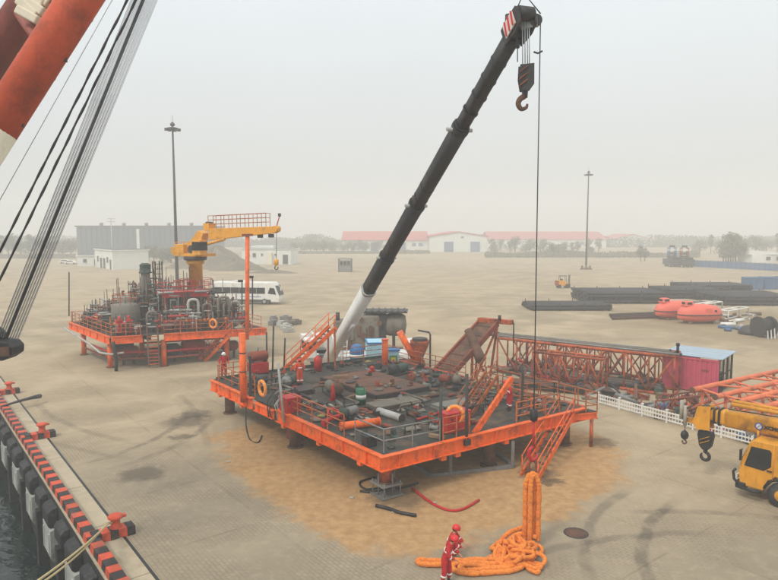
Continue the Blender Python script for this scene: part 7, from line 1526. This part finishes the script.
# ---- trees
def tree_meshes(seed, h, wide, dry, n=900):
    random.seed(seed); tr = MB(); tr.path([(0, 0, 0), (.1, 0, h * .3), (0, .1, h * .55), (.05, 0, h * .9)], [.22, .17, .1, .03], 7); tips = []
    for k in range(7):
        a = random.uniform(0, 6.28); z0 = h * random.uniform(.1, .5); L_ = wide * random.uniform(.5, .95); e_ = Vector((math.cos(a) * L_, math.sin(a) * L_, z0 + h * random.uniform(.12, .3))); tr.path([(0, 0, z0), tuple(lerp((0, 0, z0), e_, .5) + Z * .2), tuple(e_)], [.09, .06, .02], 5); tips.append(e_)
    tips += [Vector((random.uniform(-.4, .4) * wide, random.uniform(-.4, .4) * wide, h * random.uniform(.25, .92))) for _ in range(14)]
    cr_ = MB()
    for t in tips:
        rad = wide * random.uniform(.28, .5)
        for _ in range(n // len(tips)):
            v = Vector((random.gauss(0, 1), random.gauss(0, 1), random.gauss(0, .8))); v = v.normalized() * rad * random.random() ** .45; c = t + v; s = random.uniform(.14, .34); x = Vector((random.gauss(0, 1), random.gauss(0, 1), random.gauss(0, 1))).normalized(); y = x.cross(Vector((random.gauss(0, 1), random.gauss(0, 1), random.gauss(0, 1)))).normalized()
            cr_.add([c - x * s, c - y * s * .6, c + x * s, c + y * s * .6], [(0, 1, 2, 3)])
    return tr, cr_, ('leaf_dry_hazed' if dry else 'leaf_hazed')
TV = []
for i, (h, wd_, dry) in enumerate(((8, 3.2, False), (6.5, 3.6, True), (9.5, 3.0, False), (5, 3.4, False), (7.5, 2.4, True))):
    tr, cr_, m_ = tree_meshes(100 + i, h, wd_, dry); o = thing('broadleaf_tree', 'x', 'tree', (0, 0, 0), 'hazy trees beyond the yard', local=True); tr.obj('trunk', 'bark', o); cr_.obj('crown', m_, o); TV.append(o)
used = [False] * len(TV)
def tree(px, Y, v, s, label):
    p = up_(D(px, 250, Y), 0)
    if not used[v]: t = TV[v]; used[v] = True
    else: t = copy_tree(TV[v])
    t.location = p; t.rotation_euler = (0, 0, random.uniform(0, 6.28)); t.scale = (s, s, s * random.uniform(.9, 1.1)); t['label'] = label; t['group'] = 'hazy trees beyond the yard'
random.seed(9)
for k in range(12): tree(-5 + k * 7 + random.uniform(-3, 3), random.uniform(300, 330), random.choice((0, 1, 2, 4)), random.uniform(.9, 1.5), 'hazy tree behind the perimeter wall at far left')
for k in range(9): tree(150 + k * 5.5 + random.uniform(-2, 2), random.uniform(235, 262), random.choice((0, 3, 4)), random.uniform(.8, 1.15), 'green tree in the haze between the grey warehouse and the yellow crane')
for k in range(16): tree(296 + k * 5.6 + random.uniform(-3, 3), random.uniform(365, 385), random.choice((0, 1, 3)), random.uniform(.8, 1.3), 'hazy tree in the row before the long red-roofed hall')
for k in range(17): tree(489 + k * 7 + random.uniform(-3, 3), random.uniform(330, 380), random.choice((0, 1, 3, 4)), random.uniform(.8, 1.25), 'hazy tree in the row right of the gabled hall')
for (px, Y, v, s) in ((641, 260, 2, .75), (645, 262, 4, .8), (553, 300, 0, .9)): tree(px, Y, v, s, 'slender pale tree standing before the faint white hall' if px > 600 else 'bushy tree beside the right light mast')
for k in range(6): tree(724 + k * 2.4, 255 + random.uniform(-6, 6), (1, 0, 4)[k % 3], random.uniform(1.2, 1.6), 'grey-green bush clump rising above the blue hoarding')
for k in range(8): tree(700 + k * 11, random.uniform(330, 380), random.choice((0, 1, 2, 3)), random.uniform(.9, 1.5), 'faint tree behind the blue hoarding at far right')
# scrub strip at the far edge of the yard and a far wood, both beyond counting
def scrub(name, px0, px1, Y0, Y1, n, hmax, m, label, s0=.25, s1=.6):
    mb = MB()
    for _ in range(n):
        Y = random.uniform(Y0, Y1); c = up_(D(random.uniform(px0, px1), 250, Y), 0); k = (.5 + .5 * math.sin(c.x * .13) * math.sin(c.x * .047 + 1)); c.z = random.random() ** 1.4 * hmax * (.35 + .65 * k); s = random.uniform(s0, s1); x = Vector((random.gauss(0, 1), random.gauss(0, .5), random.gauss(0, 1))).normalized(); y = x.cross(Vector((random.gauss(0, .3), 1, random.gauss(0, .3)))).normalized(); mb.add([c - x * s, c - y * s * .6, c + x * s, c + y * s * .6], [(0, 1, 2, 3)])
    o = stuff(mb.obj(name, m)); o['label'] = label; o['category'] = 'vegetation'
scrub('scrub', 485, 700, 295, 325, 9000, 3.0, 'leaf_dry_hazed', 'strip of hazy scrub along the far edge of the yard')
scrub('scrub', 290, 430, 345, 362, 4000, 1.8, 'leaf_dry_hazed', 'strip of hazy scrub before the long hall')
scrub('far_wood', -250, 1050, 480, 560, 90000, 10, 'leaf_hazed', 'faint wood fading into the haze on the horizon', .35, .9)
# ================================================================ FOREGROUND: floating crane boom and falls at the left
YB = 22.0
def F(px, py, y=YB): return D(px, py, y)
fc = thing('ship_crane_boom', 'huge red tubular boom of the floating crane crossing the top left corner', 'crane boom', F(-60, 240))
def bl_(s, off=0.0):            # point along the main chord: s=0 at the top frame edge; off = sideways in pixels to the left
    dx, dy = -88 / 163, 137 / 163
    return (85 + dx * s * 163 - off * dy * 1.0, -8 + dy * s * 163 + off * dx * -1.0 * -1)
def chord(off, s0, s1, r, m, name, y=YB):
    a = bl_(s0, off); b = bl_(s1, off); return MB().tube(F(*a, y + .0 - 1.2 * s0), F(*b, y - 1.2 * s1), r, 28).obj(name, m, fc)
chord(0, -1.6, 1.0, .62, 'hull_red', 'main_chord'); chord(0, 1.003, 2.6, .62, 'cream', 'white_chord_section')
for s_ in (-.35, .12, .55): a = bl_(s_, 0); c_ = F(*a, YB - 1.2 * s_); MB().lathe([(.632, -.03), (.632, .03)], c_, F(*bl_(s_ + .1, 0), YB - 1.2 * (s_ + .1)) - c_, 28).obj('weld_seam', 'hull_red', fc)
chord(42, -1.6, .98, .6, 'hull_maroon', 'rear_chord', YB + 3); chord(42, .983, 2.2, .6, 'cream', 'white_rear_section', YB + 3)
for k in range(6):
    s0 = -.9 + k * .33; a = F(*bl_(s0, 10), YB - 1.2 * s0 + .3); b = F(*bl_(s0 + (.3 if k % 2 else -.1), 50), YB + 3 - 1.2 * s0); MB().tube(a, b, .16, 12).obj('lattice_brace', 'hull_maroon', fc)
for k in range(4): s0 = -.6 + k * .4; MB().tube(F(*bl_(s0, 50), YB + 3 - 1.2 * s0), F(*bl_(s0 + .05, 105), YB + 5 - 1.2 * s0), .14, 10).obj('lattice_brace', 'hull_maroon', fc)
# cream wrapped panels on the rear chord at the very top
for k in range(7): s0 = .1 + .035 * k; a = F(*bl_(s0, 35 + 4 * (k % 2)), YB + .9 - 1.2 * s0); MB().box(a, (.8, .35, .3), .2 + .1 * k, Matrix.Rotation(.5 + .12 * (k % 3), 3, 'Y')).obj('wrapped_bundle', 'cream', fc, bevel=.05)
# walkway with rails on top
wk = MB(); rl = MB()
for k in range(22):
    s0 = -.7 + k * .1; a = F(*bl_(s0, 76), YB + 4 - 1.2 * s0); b = F(*bl_(s0 + .1, 76), YB + 4 - 1.2 * (s0 + .1)); MB().tube(a, a + Vector((-.1, 0, .95)), .025, 6).obj('rail_post', 'dark_steel', fc)
    if k < 21:
        for z_ in (.5, .95): rl.tube(a + Vector((-.1 * z_, 0, z_)), b + Vector((-.1 * z_, 0, z_)), .025, 6)
        wk.beam(a, b, .5, .05)
rl.obj('walkway_rail', 'dark_steel', fc); wk.obj('walkway', 'hull_maroon', fc)
for (s_, o_) in ((.42, -20), (.9, -19)): MB().box(F(*bl_(s_, o_), YB - 1.2 * s_), (.14, .14, .1), .3).obj('lug', 'dark_steel', fc)
# falls: block at left edge with bundle of wires up to the right, two thick dark ropes, one thin wire
bkc = F(-2, 343, 24.5)
bk = thing('fall_block', 'heavy dark fall block of the floating crane at the left edge', 'hook block', bkc - Z * .6)
bdr_ = (F(150, 0, 25.5) - F(2, 338, 24.5)).normalized()
MB().prism([(-1.1, .35), (.6, .1), (.78, -.1), (.76, -.38), (.4, -.62), (-1.1, -.55)], .9, bkc + Vector((0, .45, 0)), (1, 0, 0), Z).obj('block_body', 'black', bk, bevel=.05)
for k in range(3): MB().lathe([(.5, -.05), (.55, 0), (.5, .05)], bkc + Vector((-.3, -.3 + .3 * k, .1)), (0, 1, 0), 20).obj('sheave', 'dark_steel', bk)
MB().box(bkc + Vector((.45, -.48, -.25)), (.5, .06, .35)).obj('wear_plate', 'rust_brown', bk)
random.seed(4)
nf = 27
for k in range(nf):
    t = k / (nf - 1); xb = -3 + 21 * t + (0 if k % 3 else .6); xt = 133 + 27 * t
    dk = 11 <= k <= 13
    a = F(xb - .2, 336 + 4 * t, 24.5 + .25 * math.sin(k * 2.1)); b = F(xt + 9, -28, 26.5 + .25 * math.sin(k * 1.3))
    o = tag(MB().tube(a, b, .026 if dk else .011, 6).obj('fall_wire', 'wire' if dk else 'wire_pale'), 'darker thick wire in the middle of the bundle rising from the fall block' if dk else 'thin grey wire of the parallel bundle rising from the fall block', 'wire', 'dark wires of the fall bundle' if dk else 'grey wires of the fall bundle')
for k, (x0, y0, x1, y1) in enumerate(((-12, 275, 130.5, -6), (-10, 300, 139, -6))):
    n = 90; pts = []
    for i in range(n + 1): t = i / n; p = lerp(F(x0, y0, 24), F(x1, y1, 25), t); pts.append(p + Vector((math.sin(i * .55 + k) * .006, 0, math.cos(i * .5) * .006)))
    tag(MB().path(pts, [.045 + .008 * math.sin(i * .8 + k) for i in range(n + 1)], 8).obj('heavy_rope', 'black'), ('left', 'right')[k] + ' one of two heavy dark ropes left of the grey wire bundle', 'rope', 'heavy dark ropes')
tag(MB().tube(F(-8, 214, 24), F(119, -12, 24), .014, 6).obj('tag_line', 'wire_pale'), 'single thin wire between the red boom and the heavy ropes', 'wire')
# ================================================================ HAZE
hz_ = MB().box((0, 415, 24), (1390, 960, 60))
haze = hz_.obj('haze', 'earth'); stuff(haze); 
haze.location = OFF[haze.name]
hm = bpy.data.materials.new('haze_air'); hm.use_nodes = True; hn = hm.node_tree; hn.nodes.clear()
ho = hn.nodes.new('ShaderNodeOutputMaterial'); pv = hn.nodes.new('ShaderNodeVolumePrincipled'); pv.inputs['Color'].default_value = (.93, .93, .91, 1); pv.inputs['Density'].default_value = 0.0022; pv.inputs['Anisotropy'].default_value = 0.0
hn.links.new(pv.outputs[0], ho.inputs['Volume']); haze.data.materials.clear(); haze.data.materials.append(hm)
haze['label'] = 'pale grey haze filling the air over the yard'; haze['category'] = 'haze'
